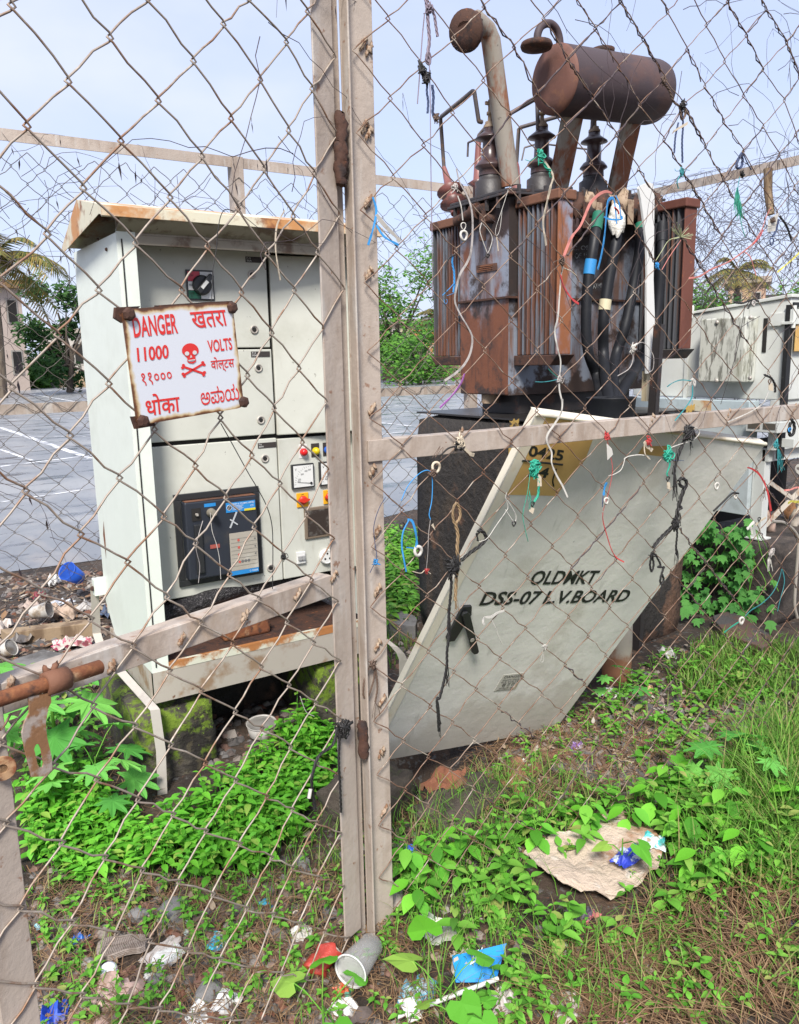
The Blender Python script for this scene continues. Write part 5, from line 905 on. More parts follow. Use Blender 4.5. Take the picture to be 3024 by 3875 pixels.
# small warning plate
g = MB(); wpq = [R7(950, 640), R7(1112, 625), R7(1190, 497), R7(1025, 515)]; A_, B_, C_, D_ = [on_panel(q, .0005) for q in wpq]; g.prism([A_, B_, C_, D_], PNn*.0015); wpl = g.build('warning_plate', M('dull_brass_plate', (.42, .41, .36), [dict(c=(.33, .28, .18), s=20, lo=.55, hi=.7)], rough=.4), pt)
g = MB(); LW = lambda u_, v_: (A_+(B_-A_)*u_+(D_-A_)*v_)+PNn*.0026
for s_, u0, u1, v0, v1 in (('DANGER', .1, .95, .80, .95), ('electric shock', .1, .9, .64, .74), ('415 VOLTS', .08, .9, .50, .60), ('ख त रा', .2, .8, .26, .46), ('बिजली का', .15, .85, .13, .22), ('ಅಪಾಯ', .1, .85, .03, .11)): put_text(g, s_, LW(u0, v0), LW(u1, v0), LW(u0, v1))
g.build('plate_text', m_ink, wpl)
# ------------------------------------------------------------------ pale grey switch kiosk at right
RX = 4.30; RY = 2.62
RM = T('ring_main_kiosk', 'pale grey metal kiosk with mildewed meter box, black corner post and braced legs', 'cabinet', (RX+.3, 2.9, .47))
K = lambda q, x=RX: PX(q, x)
def rp_(g, n, m, par=RM, bevel=0): return g.build(n, m, par, bevel=bevel)
g = MB(); g.prism([(RX, RY, 1.28), (RX, RY, 1.842), (RX, 3.264, 1.785), (RX, 3.70, 1.75), (RX, 3.70, 1.28)], (.8, 0, 0)); rp_(g, 'body', m_rmu, bevel=.006)
g = MB(); g.prism([(RX-.012, RY-.012, 1.843), (RX-.012, 3.27, 1.787), (RX-.012, 3.72, 1.75), (RX-.012, 3.72, 1.765), (RX-.012, 3.27, 1.803), (RX-.012, RY-.012, 1.862)], (.83, 0, 0)); rp_(g, 'roof', m_rmu, bevel=.003)
g = MB(); g.box(RX-.012, RX-.002, 3.268, 3.29, 1.27, 1.78); rp_(g, 'seam', m_rmu)
g = MB(); a, b, c, d_ = K(R4(975, 1150)), K(R4(1352, 1108)), K(R4(1380, 1650)), K(R4(975, 1685)); g.box(RX-.12, RX-.001, b.y-.01, a.y, .5*(c.z+d_.z), .5*(a.z+b.z)); mbx = rp_(g, 'meter_box', m_rmubox, bevel=.008)
for q in (R4(1010, 1165), R4(1295, 1125), R4(1005, 1660), R4(1290, 1638)): g = MB(); g.lathe([(.012, 0), (.012, .006), (.005, .009)], K(q, RX-.121), (-1, 0, 0), 12); rp_(g, 'box_screw', m_strapz, mbx)
g = MB(); a, b = K(R4(1425, 1130)), K(R4(1420, 1420)); g.box(RX-.004, RX-.0005, a.y-.012, a.y+.012, b.z, a.z); rp_(g, 'slot', m_dark)
g = MB(); a, b = K(R4(1588, 1020)), K(R4(1570, 2000)); g.box(RX-.02, RX+.02, RY-.012, RY+.014, .95, a.z+.0); rp_(g, 'corner_post', m_ink)
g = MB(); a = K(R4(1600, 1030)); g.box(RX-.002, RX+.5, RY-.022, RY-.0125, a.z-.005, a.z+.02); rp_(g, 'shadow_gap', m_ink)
g = MB(); a = K(R4(1550, 1140)); g.box(RX-.014, RX-.001, a.y-.05, a.y+.06, a.z-.035, a.z+.035); g.box(RX-.03, RX-.0145, a.y-.09, a.y-.02, a.z-.03, a.z-.015); g.box(RX-.02, RX+.10, RY-.035, RY-.0125, a.z-.03, a.z+.05); g.tube([(RX-.01, RY-.03, a.z-.05), (RX-.01, RY-.03, a.z+.07)], .012, 8); rp_(g, 'hinge', m_rmu, bevel=.002)
g = MB(); g.box(RX-.05, RX+.5, RY-.002+.015, RY+.05, 1.0, 1.2795); rp_(g, 'front_plate', m_rmu)
g = MB(); a, b = PY(R4(1675, 1160), RY-.02), PY(R4(1675, 1410), RY-.02); g.box(a.x, a.x+.3, RY-.026, RY-.0225, b.z, a.z); rp_(g, 'ochre_plate', m_yellow)
# stepped lower compartment
g = MB(); a = K(R4(1330, 1800), RX-.05); g.box(RX-.10, RX-.001, a.y, 3.66, 1.20, 1.275); rp_(g, 'ledge', M('bluish_grey_paint', (.44, .52, .55), [dict(c=(.34, .40, .42), s=5, lo=.5, hi=.66)], rough=.5), bevel=.004)
g = MB(); a = K(R6(1320, 600), RX-.06); lo_ = K(R6(1200, 900), RX-.06); g.box(RX-.06, RX-.002, a.y, 3.62, lo_.z, 1.197); lower = rp_(g, 'lower_skirt', M('bluish_grey_paint', (.44, .49, .50), [dict(c=(.34, .38, .38), s=5, lo=.5, hi=.66)], rough=.5), bevel=.004)
g = MB(); q = K(R6(965, 70), RX-.101); g.box(RX-.1018, RX-.1003, q.y-.06, q.y+.07, 1.205, 1.27); rp_(g, 'rust_stain', m_roofrust)
g = MB(); a, c = K(R6(1296, 185), RX-.11), K(R6(1540, 285), RX-.11); g.box(RX-.11, RX-.001, c.y, a.y, c.z, a.z); sb = rp_(g, 'gauge_box', m_rmu, bevel=.004)
for y_a, y_b in ((.08, .45), (.55, .92)): g = MB(); g.box(RX-.1125, RX-.1105, a.y+(c.y-a.y)*y_b, a.y+(c.y-a.y)*y_a, c.z+(a.z-c.z)*.3, a.z-(a.z-c.z)*.15); rp_(g, 'gauge_window', M('dim_window', (.10, .09, .075), rough=.2), sb)
g = MB(); a = K(R6(1545, 345)); g.box(RX-.012, RX-.001, a.y-.1, a.y+.05, a.z-.03, a.z+.02); rp_(g, 'hinge', m_rmu, bevel=.002)
# legs and bracing
lb = K(R6(1380, 1090), RX); lt = K(R6(1385, 470), RX)
g = MB(); g.box(RX-.03, RX+.03, lb.y-.04, lb.y+.035, lb.z, 1.0); g.box(RX-.05, RX+.05, lb.y-.06, lb.y+.055, lb.z, lb.z+.012); rp_(g, 'leg', m_rmu, bevel=.003)
g = MB(); g.box(RX+.62, RX+.68, lb.y-.04, lb.y+.035, lb.z, 1.0); rp_(g, 'leg', m_rmu, bevel=.003)
g = MB(); g.box(RX-.03, RX+.7, RY+.051, RY+.09, .93, .9995); rp_(g, 'bearer', m_rmu)
for q0, q1 in ((R6(1450, 640), R6(1720, 830)), (R6(1450, 985), R6(1720, 715))): a, b = PY(q0, lb.y-.01), PY(q1, lb.y-.01); g = MB(); g.strap([a, a+(b-a)*2.2], (0, .3, 1), .035, .005); rp_(g, 'brace', M('tan_brace', (.40, .36, .30), [dict(c=(.25, .17, .11), s=12, lo=.5, hi=.66)], rough=.7))
g = MB(); g.box(RX-.02, RX+.8, 3.05, 3.08, .50, 1.0); rp_(g, 'shade_sheet', m_dark)  # near-black sheet standing in for the shade under the kiosk
g = MB(); g.tube(smooth([K(R4(790, 1130), RX-.02), K(R4(800, 1060), RX-.02), K(R4(800, 1030), RX-.02), K(R4(790, 1040), RX-.02)], 3), .01, 6); rp_(g, 'lifting_hook', m_rmu)
rough_block('concrete_block', 'dark concrete block under pale grey kiosk, draped with ivy', 'concrete block', RX-.12, RX+.8, lb.y-.17, 3.4, -.05, lb.z, M('dark_damp_concrete', (.050, .040, .034), [dict(c=(.10, .075, .06), s=7, lo=.52, hi=.68), dict(c=(.02, .016, .014), s=4, lo=.5, hi=.64)], rough=.85, bump=(40, 1, .012)), 21, amp=.01)
for i, (q, col, s_) in enumerate(((R6(1480, 830), (.42, .30, .24), .05), (R6(1640, 880), (.34, .17, .08), .055), (R6(1690, 830), (.45, .40, .34), .045))):
    p = PZ(q, lb.z+.05); p = PY(q, 2.8) if p.y > 3 or p.y < 2.5 else p
    g = MB(); lump(g, (p.x, p.y, lb.z+s_), s_, i+4); tag(g.build('brick_lump', M('pale_rubble', col, [dict(c=tuple(v*.5 for v in col), s=20, lo=.5, hi=.62)], rough=.9), None, base=(p.x, p.y, lb.z)), ('pale pink rubble lump under the kiosk beside its leg', 'orange-brown rubble lump under the kiosk behind the braces', 'cream rubble lump under the kiosk at right edge')[i], 'rubble')
g = MB(); pts = [PY(q, 2.42) for q in (R6(1500, 960), R6(1600, 975), R6(1690, 1070), R6(1695, 1200), R6(1680, 1400), R6(1670, 1600), R6(1690, 1700))]; g.tube(smooth(pts, 5), .009, 8); tag(g.build('conduit', M('pale_conduit', (.30, .27, .23), rough=.7), None, base=pts[-1]), 'pale bent conduit running down the dark block at right edge', 'conduit')
# ------------------------------------------------------------------ plants and ground litter
def gz(p): return Vector((p[0], p[1], hills(p[0], p[1])))
def G(q, z=0.0): p = PZ(q, z); return gz((p.x, p.y))
EXC = []
def inpoly(x, y, poly):
    c = False; n = len(poly)
    for i in range(n):
        a, b = poly[i], poly[(i+1) % n]
        if (a[1] > y) != (b[1] > y) and x < (b[0]-a[0])*(y-a[1])/(b[1]-a[1])+a[0]: c = not c
    return c
def scatter(poly, n, r):
    xs_ = [p[0] for p in poly]; ys_ = [p[1] for p in poly]; out = []
    while len(out) < n:
        x, y = r.uniform(min(xs_), max(xs_)), r.uniform(min(ys_), max(ys_))
        if inpoly(x, y, poly) and (r.random() < .06 or not any(inpoly(x, y, e) for e in EXC)): out.append((x, y))
    return out
EXC.append([tuple(PZ(C8(*q), 0))[:2] for q in ((470, 1010), (600, 940), (790, 840), (940, 770), (1020, 810), (1150, 940), (1150, 1100), (1070, 1240), (900, 1300), (680, 1290), (560, 1180))])
EXC.append([tuple(PZ(C8(*q), 0))[:2] for q in ((80, 1180), (220, 1210), (220, 1350), (120, 1360))])
EXC.append([tuple(PZ(C8(*q), 0))[:2] for q in ((200, 1370), (470, 1330), (440, 1500), (200, 1520))])
EXC.append([tuple(PZ(C6(*q), 0))[:2] for q in ((700, 900), (1450, 880), (1460, 1130), (700, 1130))])
def region(pts): return [tuple(PZ(DD(*q), 0))[:2] for q in pts]
OVATE = [(0, 0), (.16, .17), (.36, .27), (.60, .25), (.82, .12), (1, 0)]
def leaf(g, p, d, up, L_, wd=1.0, fold=.25, curl=.25):      # ovate folded leaf with a midrib
    d = d.normalized(); b = d.cross(up).normalized(); u = b.cross(d).normalized(); mid = []; lf = []; rt = []
    for t, w_ in OVATE:
        c = p+d*L_*t-u*L_*curl*t*t; mid.append(c); lf.append(c+b*w_*L_*wd+u*w_*L_*fold); rt.append(c-b*w_*L_*wd+u*w_*L_*fold)
    n = len(OVATE); vs = mid+lf[1:-1]+rt[1:-1]; fs = []
    l = lambda i: n+i-1; r_ = lambda i: n+(n-2)+i-1
    fs.append((0, 1, l(1))); fs.append((0, r_(1), 1))
    for i in range(1, n-2): fs.append((i, i+1, l(i+1), l(i))); fs.append((i, r_(i), r_(i+1), i+1))
    fs.append((n-2, n-1, l(n-2))); fs.append((n-2, r_(n-2), n-1)); g.add(vs, fs, True)
def lobed(g, p, d, up, L_, lobes, r):            # palmate / heart / ivy leaf: outline fan, gently cupped
    d = d.normalized(); b = d.cross(up).normalized(); u = b.cross(d).normalized(); n = len(lobes); vs = [p+d*L_*.12]
    for a, q in lobes: vs.append(p+d*L_*(.12+q*math.cos(a))+b*L_*q*math.sin(a)-u*L_*(.22*q*q+r.uniform(-.03, .03)))
    g.add(vs, [(0, i+1, i+2) for i in range(n-1)]+[(0, n, 1)])
def star(nl, dip=.54):
    out = []
    for i in range(nl):
        a = -2.5+5.0*i/(nl-1); q = 1-.28*abs(a)/2.5
        for da, f in ((-.30, dip), (-.15, .80), (-.07, .93), (0, 1), (.07, .93), (.15, .80)): out.append((a+da, q*f))
    return out+[(2.8, .3)]
HEART = [(-2.9, .12), (-2.5, .42), (-2.0, .56), (-1.4, .58), (-.8, .60), (-.3, .74), (0, 1), (.3, .74), (.8, .60), (1.4, .58), (2.0, .56), (2.5, .42), (2.9, .12)]
IVY = [(-2.6, .45), (-1.7, .62), (-1.2, .45), (-.75, .80), (-.4, .55), (0, 1), (.4, .55), (.75, .80), (1.2, .45), (1.7, .62), (2.6, .45)]
UP = Vector((0, 0, 1))
m_weed = leafmat('bright_weed_leaves', [(.05, .20, .012), (.11, .38, .02), (.20, .56, .05), (.08, .30, .018), (.15, .48, .05), (.12, .42, .03), (.30, .44, .08)], .3)
m_weed2 = leafmat('small_weed_leaves', [(.055, .16, .018), (.10, .32, .026), (.18, .45, .055), (.07, .25, .02), (.20, .44, .06), (.11, .34, .03), (.32, .34, .10)], .3)
m_castor = leafmat('castor_leaves', [(.06, .25, .04), (.11, .38, .065), (.19, .50, .09)], .3)
m_ivy = leafmat('ivy_leaves', [(.04, .16, .03), (.065, .24, .045), (.10, .30, .06), (.05, .19, .03)], .3)
m_grass = leafmat('grass_blades', [(.05, .14, .018), (.11, .28, .03), (.20, .38, .06), (.07, .19, .02), (.22, .30, .08), (.24, .20, .08)], .3)
m_straw = M('dead_straw', (.2, .12, .06), island=[(.06, .032, .018), (.16, .09, .045), (.27, .18, .095), (.10, .05, .026), (.20, .11, .05)], rough=.9)
m_grav = M('gravel_chips', (.12, .11, .10), island=[(.055, .05, .048), (.14, .13, .125), (.10, .06, .04), (.24, .22, .2), (.17, .07, .04), (.07, .065, .062)], rough=.85, bump=(90, .5))
m_lit = M('dead_leaf_bits', (.2, .12, .07), island=[(.12, .065, .035), (.22, .13, .07), (.33, .26, .18), (.08, .045, .028), (.42, .38, .32)], rough=.9)
def weed(g, p, r, h, nl, L_, tilt=.0):
    top = p+Vector((r.uniform(-.25, .25)*h, r.uniform(-.25, .25)*h, h)); g.tube([p, p.lerp(top, .5)+Vector((r.uniform(-.01, .01), 0, 0)), top], .0016, 3, False)
    a = r.uniform(0, 6.28)
    for k in range(nl):
        f = 1-.22*(k//2); c = p.lerp(top, max(.15, f)); az = a+math.pi*(k % 2)+1.57*(k//2); el = r.uniform(.05, .55)-.1*(k//2); d = Vector((math.cos(az)*math.cos(el), math.sin(az)*math.cos(el), math.sin(el)))
        leaf(g, c, d, UP, L_*r.uniform(.7, 1.15)*(.75+.22*min(k//2, 2)), r.uniform(.85, 1.1), r.uniform(.1, .4), r.uniform(.1, .5))
r = random.Random(21)
carpet = region([(55, 1690), (150, 1680), (240, 1730), (330, 1790), (400, 1760), (480, 1690), (560, 1630), (640, 1565), (715, 1560), (720, 1640), (650, 1690), (640, 1760), (560, 1850), (430, 1870), (330, 1860), (200, 1895), (70, 1850)])
g = MB()
for x, y in scatter(carpet, 760, r):
    k_ = .5+.5*math.sin(7*x+2)*math.sin(8*y+1); weed(g, gz((x, y)), r, r.uniform(.04, .10)+.09*k_*r.random(), r.choice((2, 4, 6, 6, 8)), r.uniform(.026, .050)+.016*r.random()*k_)
tag(g.build('weed_carpet', m_weed), 'dense bright green broadleaf weeds below the open switchgear', 'weeds', None, 'stuff')
front = region([(60, 1890), (850, 1700), (1000, 1640), (1250, 1480), (1480, 1380), (1704, 1480), (1704, 1860), (1450, 1960), (1704, 2184), (60, 2230)])
right = region([(850, 1860), (1000, 1835), (1130, 1790), (1260, 1740), (1450, 1690), (1560, 1640), (1704, 1650), (1704, 1900), (1400, 1990), (1100, 2050), (850, 2010)])
g = MB()
for x, y in scatter(front, 520, r): weed(g, gz((x, y)), r, r.uniform(.015, .06), r.choice((4, 4, 6)), r.uniform(.014, .030))
for x, y in scatter(right, 150, r): weed(g, gz((x, y)), r, r.uniform(.05, .14), r.choice((4, 6, 6)), r.uniform(.030, .060))
back = region([(1240, 1500), (1480, 1390), (1704, 1450), (1704, 1560), (1350, 1640)])
for x, y in scatter(back, 160, r): weed(g, gz((x, y)), r, r.uniform(.03, .09), 4, r.uniform(.03, .05))
strip_l = region([(20, 1480), (190, 1440), (240, 1700), (60, 1700)])
for x, y in scatter(strip_l, 130, r): weed(g, gz((x, y)), r, r.uniform(.03, .10), 4, r.uniform(.03, .055))
low_l = region([(80, 1900), (730, 1870), (820, 1960), (900, 2184), (90, 2220)])
for x, y in scatter(low_l, 130, r): weed(g, gz((x, y)), r, r.uniform(.015, .06), r.choice((4, 6, 6)), r.uniform(.014, .032))
low_r = region([(1150, 1960), (1704, 1890), (1704, 2184), (1000, 2184)])
for x, y in scatter(low_r, 120, r): weed(g, gz((x, y)), r, r.uniform(.02, .08), r.choice((4, 6)), r.uniform(.018, .04))
mid_r = region([(1080, 1760), (1300, 1715), (1500, 1690), (1704, 1710), (1704, 1920), (1450, 1960), (1080, 1900)])
for x, y in scatter(mid_r, 105, r): weed(g, gz((x, y)), r, r.uniform(.03, .13), r.choice((2, 4, 6, 6)), r.uniform(.018, .062))
for x, y in scatter(right, 420, r): weed(g, gz((x, y)), r, r.uniform(.015, .06), r.choice((4, 6, 8)), r.uniform(.010, .022))
pocket = region([(825, 1160), (885, 1160), (885, 1340), (825, 1360)])
for x, y in scatter(pocket, 170, r): weed(g, gz((x, y)), r, r.uniform(.05, .20), 6, r.uniform(.05, .09))
for x, y in scatter(region([(1700, 1500), (2300, 1450), (2400, 2150), (1704, 2184)]), 180, r)+scatter(region([(-500, 1500), (0, 1500), (60, 2184), (-700, 2184)]), 120, r): weed(g, gz((x, y)), r, r.uniform(.03, .11), 6, r.uniform(.02, .05))
tag(g.build('small_weeds', m_weed2), 'sparse low weeds among litter on the soil', 'weeds', None, 'stuff')
def blade(g, p, r, h, wd):
    az = r.uniform(0, 6.28); d = Vector((math.cos(az), math.sin(az), 0)); s_ = Vector((-d.y, d.x, 0))*wd*.5; ln = r.uniform(.25, 1.0); pts = []
    for t in (0, .4, .75, 1): pts.append(p+UP*h*(t-.35*ln*t*t)+d*h*ln*t*t)
    g.add([pts[0]-s_, pts[0]+s_, pts[1]-s_*.9, pts[1]+s_*.9, pts[2]-s_*.6, pts[2]+s_*.6, pts[3]], [(0, 1, 3, 2), (2, 3, 5, 4), (4, 5, 6)])
def tufts(poly, nt_, per, h0, h1, wd, r, g, sp=.05):
    for x, y in scatter(poly, nt_, r):
        for k in range(per): blade(g, gz((x+r.gauss(0, sp), y+r.gauss(0, sp))), r, r.uniform(h0, h1), wd)
g = MB()
tufts(region([(1540, 1650), (1704, 1540), (1704, 1930), (1580, 1930), (1490, 1800)]), 270, 9, .06, .20, .0045, r, g)
tufts(region([(1440, 1440), (1530, 1370), (1704, 1390), (1704, 1480), (1500, 1500)]), 260, 9, .04, .12, .006, r, g)
tufts(region([(850, 1760), (1100, 1650), (1300, 1700), (1500, 1800), (1480, 1960), (1250, 2150), (900, 2184), (850, 2000)]), 250, 6, .05, .15, .0030, r, g, .04)
tufts(region([(1250, 1480), (1480, 1400), (1500, 1640), (1200, 1680), (1100, 1620)]), 60, 5, .03, .09, .004, r, g)
tufts(region([(60, 1880), (700, 1830), (700, 2184), (100, 2230)]), 120, 4, .03, .10, .003, r, g)
tufts(region([(560, 1820), (720, 1650), (840, 1650), (840, 1900), (600, 1900)]), 60, 5, .05, .13, .0035, r, g)
tufts(region([(830, 1280), (890, 1250), (890, 1400), (830, 1430)]), 60, 6, .04, .10, .006, r, g)
tufts(region([(1200, 1960), (1704, 1880), (1704, 2184), (1150, 2184)]), 130, 5, .03, .12, .0036, r, g, .04)
tufts(region([(1590, 1640), (1704, 1540), (1704, 1900), (1620, 1910)]), 120, 8, .14, .32, .005, r, g)
tufts(region([(1700, 1450), (2300, 1400), (2500, 2100), (1704, 2184)]), 420, 7, .06, .22, .0045, r, g, .07)
tufts(region([(-500, 1500), (0, 1450), (60, 2184), (-700, 2184)]), 200, 6, .05, .16, .004, r, g, .07)
tag(g.build('grass', m_grass), 'fine green grass spreading over the right foreground', 'grass', None, 'stuff')
g = MB()
def straw(poly, n, l0, l1, rad):
    for x, y in scatter(poly, n, r):
        a = r.uniform(0, 6.28); ln = r.uniform(l0, l1); d = Vector((math.cos(a), math.sin(a), r.gauss(0, .10))); p = gz((x, y))+UP*r.uniform(.003, .022); b = Vector((-d.y, d.x, 0))*rad; m = p+d*ln*.5+UP*r.uniform(-.004, .02)
        e = p+d*ln; e.z = max(e.z, hills(e.x, e.y)+.002); g.add([p-b, p+b, m-b, m+b, e], [(0, 1, 3, 2), (2, 3, 4)])
straw(region([(1180, 1990), (1450, 1900), (1704, 1880), (1704, 2184), (1150, 2184)]), 2300, .03, .17, .0011)
STR2 = region([(1250, 1950), (1704, 1890), (1704, 2184), (1200, 2184)])
straw(region([(70, 1880), (720, 1840), (840, 1960), (1200, 2184), (80, 2230)]), 3300, .03, .12, .0010)
straw(region([(840, 1640), (1250, 1490), (1500, 1560), (1300, 1720), (860, 1800)]), 2800, .03, .12, .0012)
straw(region([(60, 1480), (240, 1450), (400, 1900), (60, 1900)]), 600, .03, .10, .0012)
for k in range(70):
    x0, y0 = scatter(STR2, 1, r)[0]; a0 = r.uniform(0, 6.28)
    for j in range(16):
        a = a0+r.gauss(0, .35); ln = r.uniform(.08, .2); p = gz((x0+r.gauss(0, .035), y0+r.gauss(0, .035)))+UP*r.uniform(.012, .045); d = Vector((math.cos(a), math.sin(a), r.gauss(0, .12))); b = Vector((-d.y, d.x, 0))*.0013; e = p+d*ln; e.z = max(e.z, .004); g.add([p-b, p+b, p+d*ln*.5+b+UP*.01, p+d*ln*.5-b+UP*.01, e], [(0, 1, 2, 3), (3, 2, 4)])
tag(g.build('dead_straw', m_straw), 'matted dead grass stalks over the soil in front', 'straw', None, 'stuff')
def pebble(g, p, s_, r):
    vs = []; ph = r.uniform(0, 6)
    for (a, b, c) in ((1, 0, 0), (.3, .9, .1), (-.8, .5, 0), (-.7, -.6, .1), (.4, -.9, 0), (.5, .2, .7), (-.3, .4, .75), (-.2, -.5, .65)):
        ca, sa = math.cos(ph), math.sin(ph); q = Vector((a*ca-b*sa, a*sa+b*ca, c))*s_; q.x *= r.uniform(.7, 1.3); q.y *= r.uniform(.7, 1.2); q.z *= r.uniform(.5, 1.1); vs.append(p+q)
    g.add(vs, [(0, 1, 6, 5), (1, 2, 6), (2, 3, 7, 6), (3, 4, 7), (4, 0, 5, 7), (5, 6, 7)])
g = MB()
for poly, n, s0, s1 in ((front, 1500, .005, .020), (region([(1050, 1620), (1300, 1480), (1600, 1490), (1704, 1560), (1400, 1700)]), 1300, .008, .030), (region([(80, 1880), (720, 1850), (800, 2184), (100, 2200)]), 130, .018, .034), (region([(60, 1850), (700, 1840), (700, 2180), (100, 2200)]), 900, .005, .022), (region([(0, 1230), (230, 1220), (230, 1500), (0, 1560)]), 420, .012, .04), (region([(320, 1500), (720, 1430), (720, 1600), (330, 1660)]), 420, .008, .03), (region([(830, 1180), (890, 1180), (890, 1420), (830, 1420)]), 160, .012, .04)):
    for x, y in scatter(poly, n, r): pebble(g, gz((x, y)), r.uniform(s0, s1), r)
for x, y in scatter(region([(1700, 1400), (2400, 1350), (2500, 2150), (1704, 2184)]), 500, r)+scatter(region([(-500, 1350), (0, 1350), (60, 2184), (-700, 2184)]), 400, r): pebble(g, gz((x, y)), r.uniform(.006, .026), r)
tag(g.build('gravel', m_grav), 'loose stone chips and grit scattered over damp soil', 'gravel', None, 'stuff')
g = MB()
for poly, n, s0, s1 in ((front, 900, .012, .035), (region([(0, 1230), (240, 1220), (240, 1480), (0, 1500)]), 500, .02, .07), (region([(1050, 1620), (1300, 1480), (1600, 1490), (1500, 1640)]), 450, .015, .05)):
    for x, y in scatter(poly, n, r):
        p = gz((x, y))+UP*r.uniform(.002, .02); a = r.uniform(0, 6.28); L_ = r.uniform(s0, s1); leaf(g, p, Vector((math.cos(a), math.sin(a), r.uniform(-.2, .3))), UP, L_, r.uniform(.5, 1.1), r.uniform(-.2, .4), r.uniform(-.4, .4))
tag(g.build('leaf_litter', m_lit), 'fallen brown leaves and scraps on the ground', 'leaf litter', None, 'stuff')
# --- larger plants, each its own thing
def plant(name, label, cat, base, h, nl, L_, kind, mat, seed, group=None, lean=(0, 0), spread=.9):
    r = random.Random(seed); base = Vector(base); t = T(name, label, cat, base, group); gs, gl = MB(), MB(); top = base+Vector((lean[0], lean[1], h)); gs.tube([base, base.lerp(top, .5), top], [h*.02+.002, h*.014+.0015, .0015], 5)
    for k in range(nl):
        f = .25+.75*(k+.5)/nl; c = base.lerp(top, f); az = k*2.4+r.uniform(-.4, .4); el = r.uniform(.2, .8); d = Vector((math.cos(az)*math.cos(el), math.sin(az)*math.cos(el), math.sin(el))); e = c+d*L_*spread*r.uniform(.6, 1.2); gs.tube([c, c.lerp(e, .6)+UP*.01, e], .0018, 4, False)
        dl = (Vector((d.x, d.y, 0)).normalized()+UP*r.uniform(-.55, .05)); s_ = L_*r.uniform(.7, 1.1)
        if kind == 'ovate': leaf(gl, e, dl, UP, s_, 1.15, .2, .3)
        else: lobed(gl, e, dl, UP+Vector((r.uniform(-.3, .3), r.uniform(-.3, .3), 0)), s_*(.62 if kind == 'castor' else .6), {'castor': star(8), 'heart': HEART, 'ivy': IVY}[kind], r)
    gs.build('stem', m_weed2, t); gl.build('leaves', mat, t); return t
plant('castor_plant', 'tall castor seedling with pale star leaves beside mossy block', 'castor plant', G(DD(130, 1680)), .46, 11, .20, 'castor', m_castor, 2, lean=(.0, .03))
plant('castor_plant', 'castor seedling with spread leaves at foot of the mossy block', 'castor plant', G(DD(215, 1745)), .24, 9, .17, 'castor', m_castor, 3)
plant('castor_plant', 'small castor seedling just right of the gate stile', 'castor plant', G(DD(85, 1640)), .26, 7, .15, 'castor', m_castor, 4)
plant('castor_plant', 'lone castor seedling amid grass at right edge', 'castor plant', G(DD(1575, 1700)), .19, 9, .15, 'castor', m_castor, 5)
plant('castor_plant', 'low lobed seedling on bare soil under board door corner', 'castor plant', G(DD(1320, 1505)), .12, 5, .10, 'castor', m_castor, 6)
sp = [((1540, 1790), .16, 'ovate', .095), ((1460, 1815), .13, 'ovate', .09), ((1390, 1770), .15, 'ovate', .085), ((1590, 1880), .14, 'ovate', .10), ((1495, 1905), .13, 'ovate', .085), ((1340, 1790), .12, 'ovate', .08), ((1250, 1790), .12, 'ovate', .075), ((1140, 1830), .11, 'ovate', .07), ((930, 1880), .13, 'ovate', .08), ((985, 1850), .12, 'ovate', .075), ((890, 1960), .12, 'ovate', .075), ((870, 1890), .12, 'ovate', .07), ((1680, 1790), .15, 'heart', .10), ((1640, 1700), .13, 'heart', .09), ((1420, 1700), .12, 'ovate', .08)]
pw = ['tall oval-leaved plant in deep grass at right', 'broad oval-leaved plant behind the cardboard sheet', 'oval-leaved plant between bare gravel and cardboard', 'big-leaved plant at right edge of the grass', 'oval-leaved plant in grass right of blue packet', 'oval-leaved plant beside upper edge of cardboard', 'oval-leaved plant just above cardboard left corner', 'small oval-leaved plant left of cardboard', 'leafy plant right of fence post foot', 'leafy plant left of cardboard near the post', 'leafy plant above white paper sheet', 'leafy plant touching the fence post foot', 'heart-leaved plant at the far right edge', 'heart-leaved plant beside lone castor seedling', 'oval-leaved plant at edge of stony patch']
for i, ((x, y), h, kd, L_) in enumerate(sp): plant('broadleaf_plant', pw[i], 'plant', G(DD(x, y)), h, r.choice((10, 12, 13)), L_*.86, kd, m_weed, 40+i, spread=.4)
plant('heart_leaf_plant', 'bright heart-leaved seedling in front of blue packet', 'plant', G(DD(940, 2140)), .10, 4, .13, 'heart', m_weed, 61)
plant('heart_leaf_plant', 'heart-leaved seedling at lower edge near plastic cup', 'plant', G(DD(690, 2190)), .09, 4, .11, 'heart', m_weed, 62)
plant('heart_leaf_plant', 'pair of heart leaves standing on the cardboard sheet', 'plant', G(DD(1325, 1875)), .13, 3, .09, 'heart', m_weed, 63)
plant('heart_leaf_plant', 'single heart-leaved seedling by bottom edge near white rod', 'plant', G(DD(985, 2195)), .08, 3, .10, 'heart', m_weed, 64)
# trailing vines with bright stems
def trail(label, px, seed, nl=9, L_=.06):
    r = random.Random(seed); P_ = smooth([G(q)+UP*.07 for q in px], 8); t = T('trailing_vine', label, 'vine', P_[0]); g = MB(); g.tube(P_, .002, 5); g.build('stem', m_weed, t); g = MB()
    for k in range(nl): p = P_[int((k+.5)/nl*(len(P_)-1))]; a = r.uniform(0, 6.28); lobed(g, p+UP*.015, Vector((math.cos(a), math.sin(a), -.3)), UP, L_*r.uniform(.5, 1.1), HEART, r)
    g.build('leaves', m_weed, t)
trail('yellow-green vine crossing the stones toward heart leaves', [R8(540, 1130), R8(680, 1230), R8(800, 1310), R8(1000, 1390), R8(1040, 1400)], 3, 6)
trail('yellow-green vine trailing from bare soil to grass at right', [R8(730, 980), R8(890, 1120), R8(1000, 1230), R8(1150, 1290), R8(1400, 1350)], 4, 8)
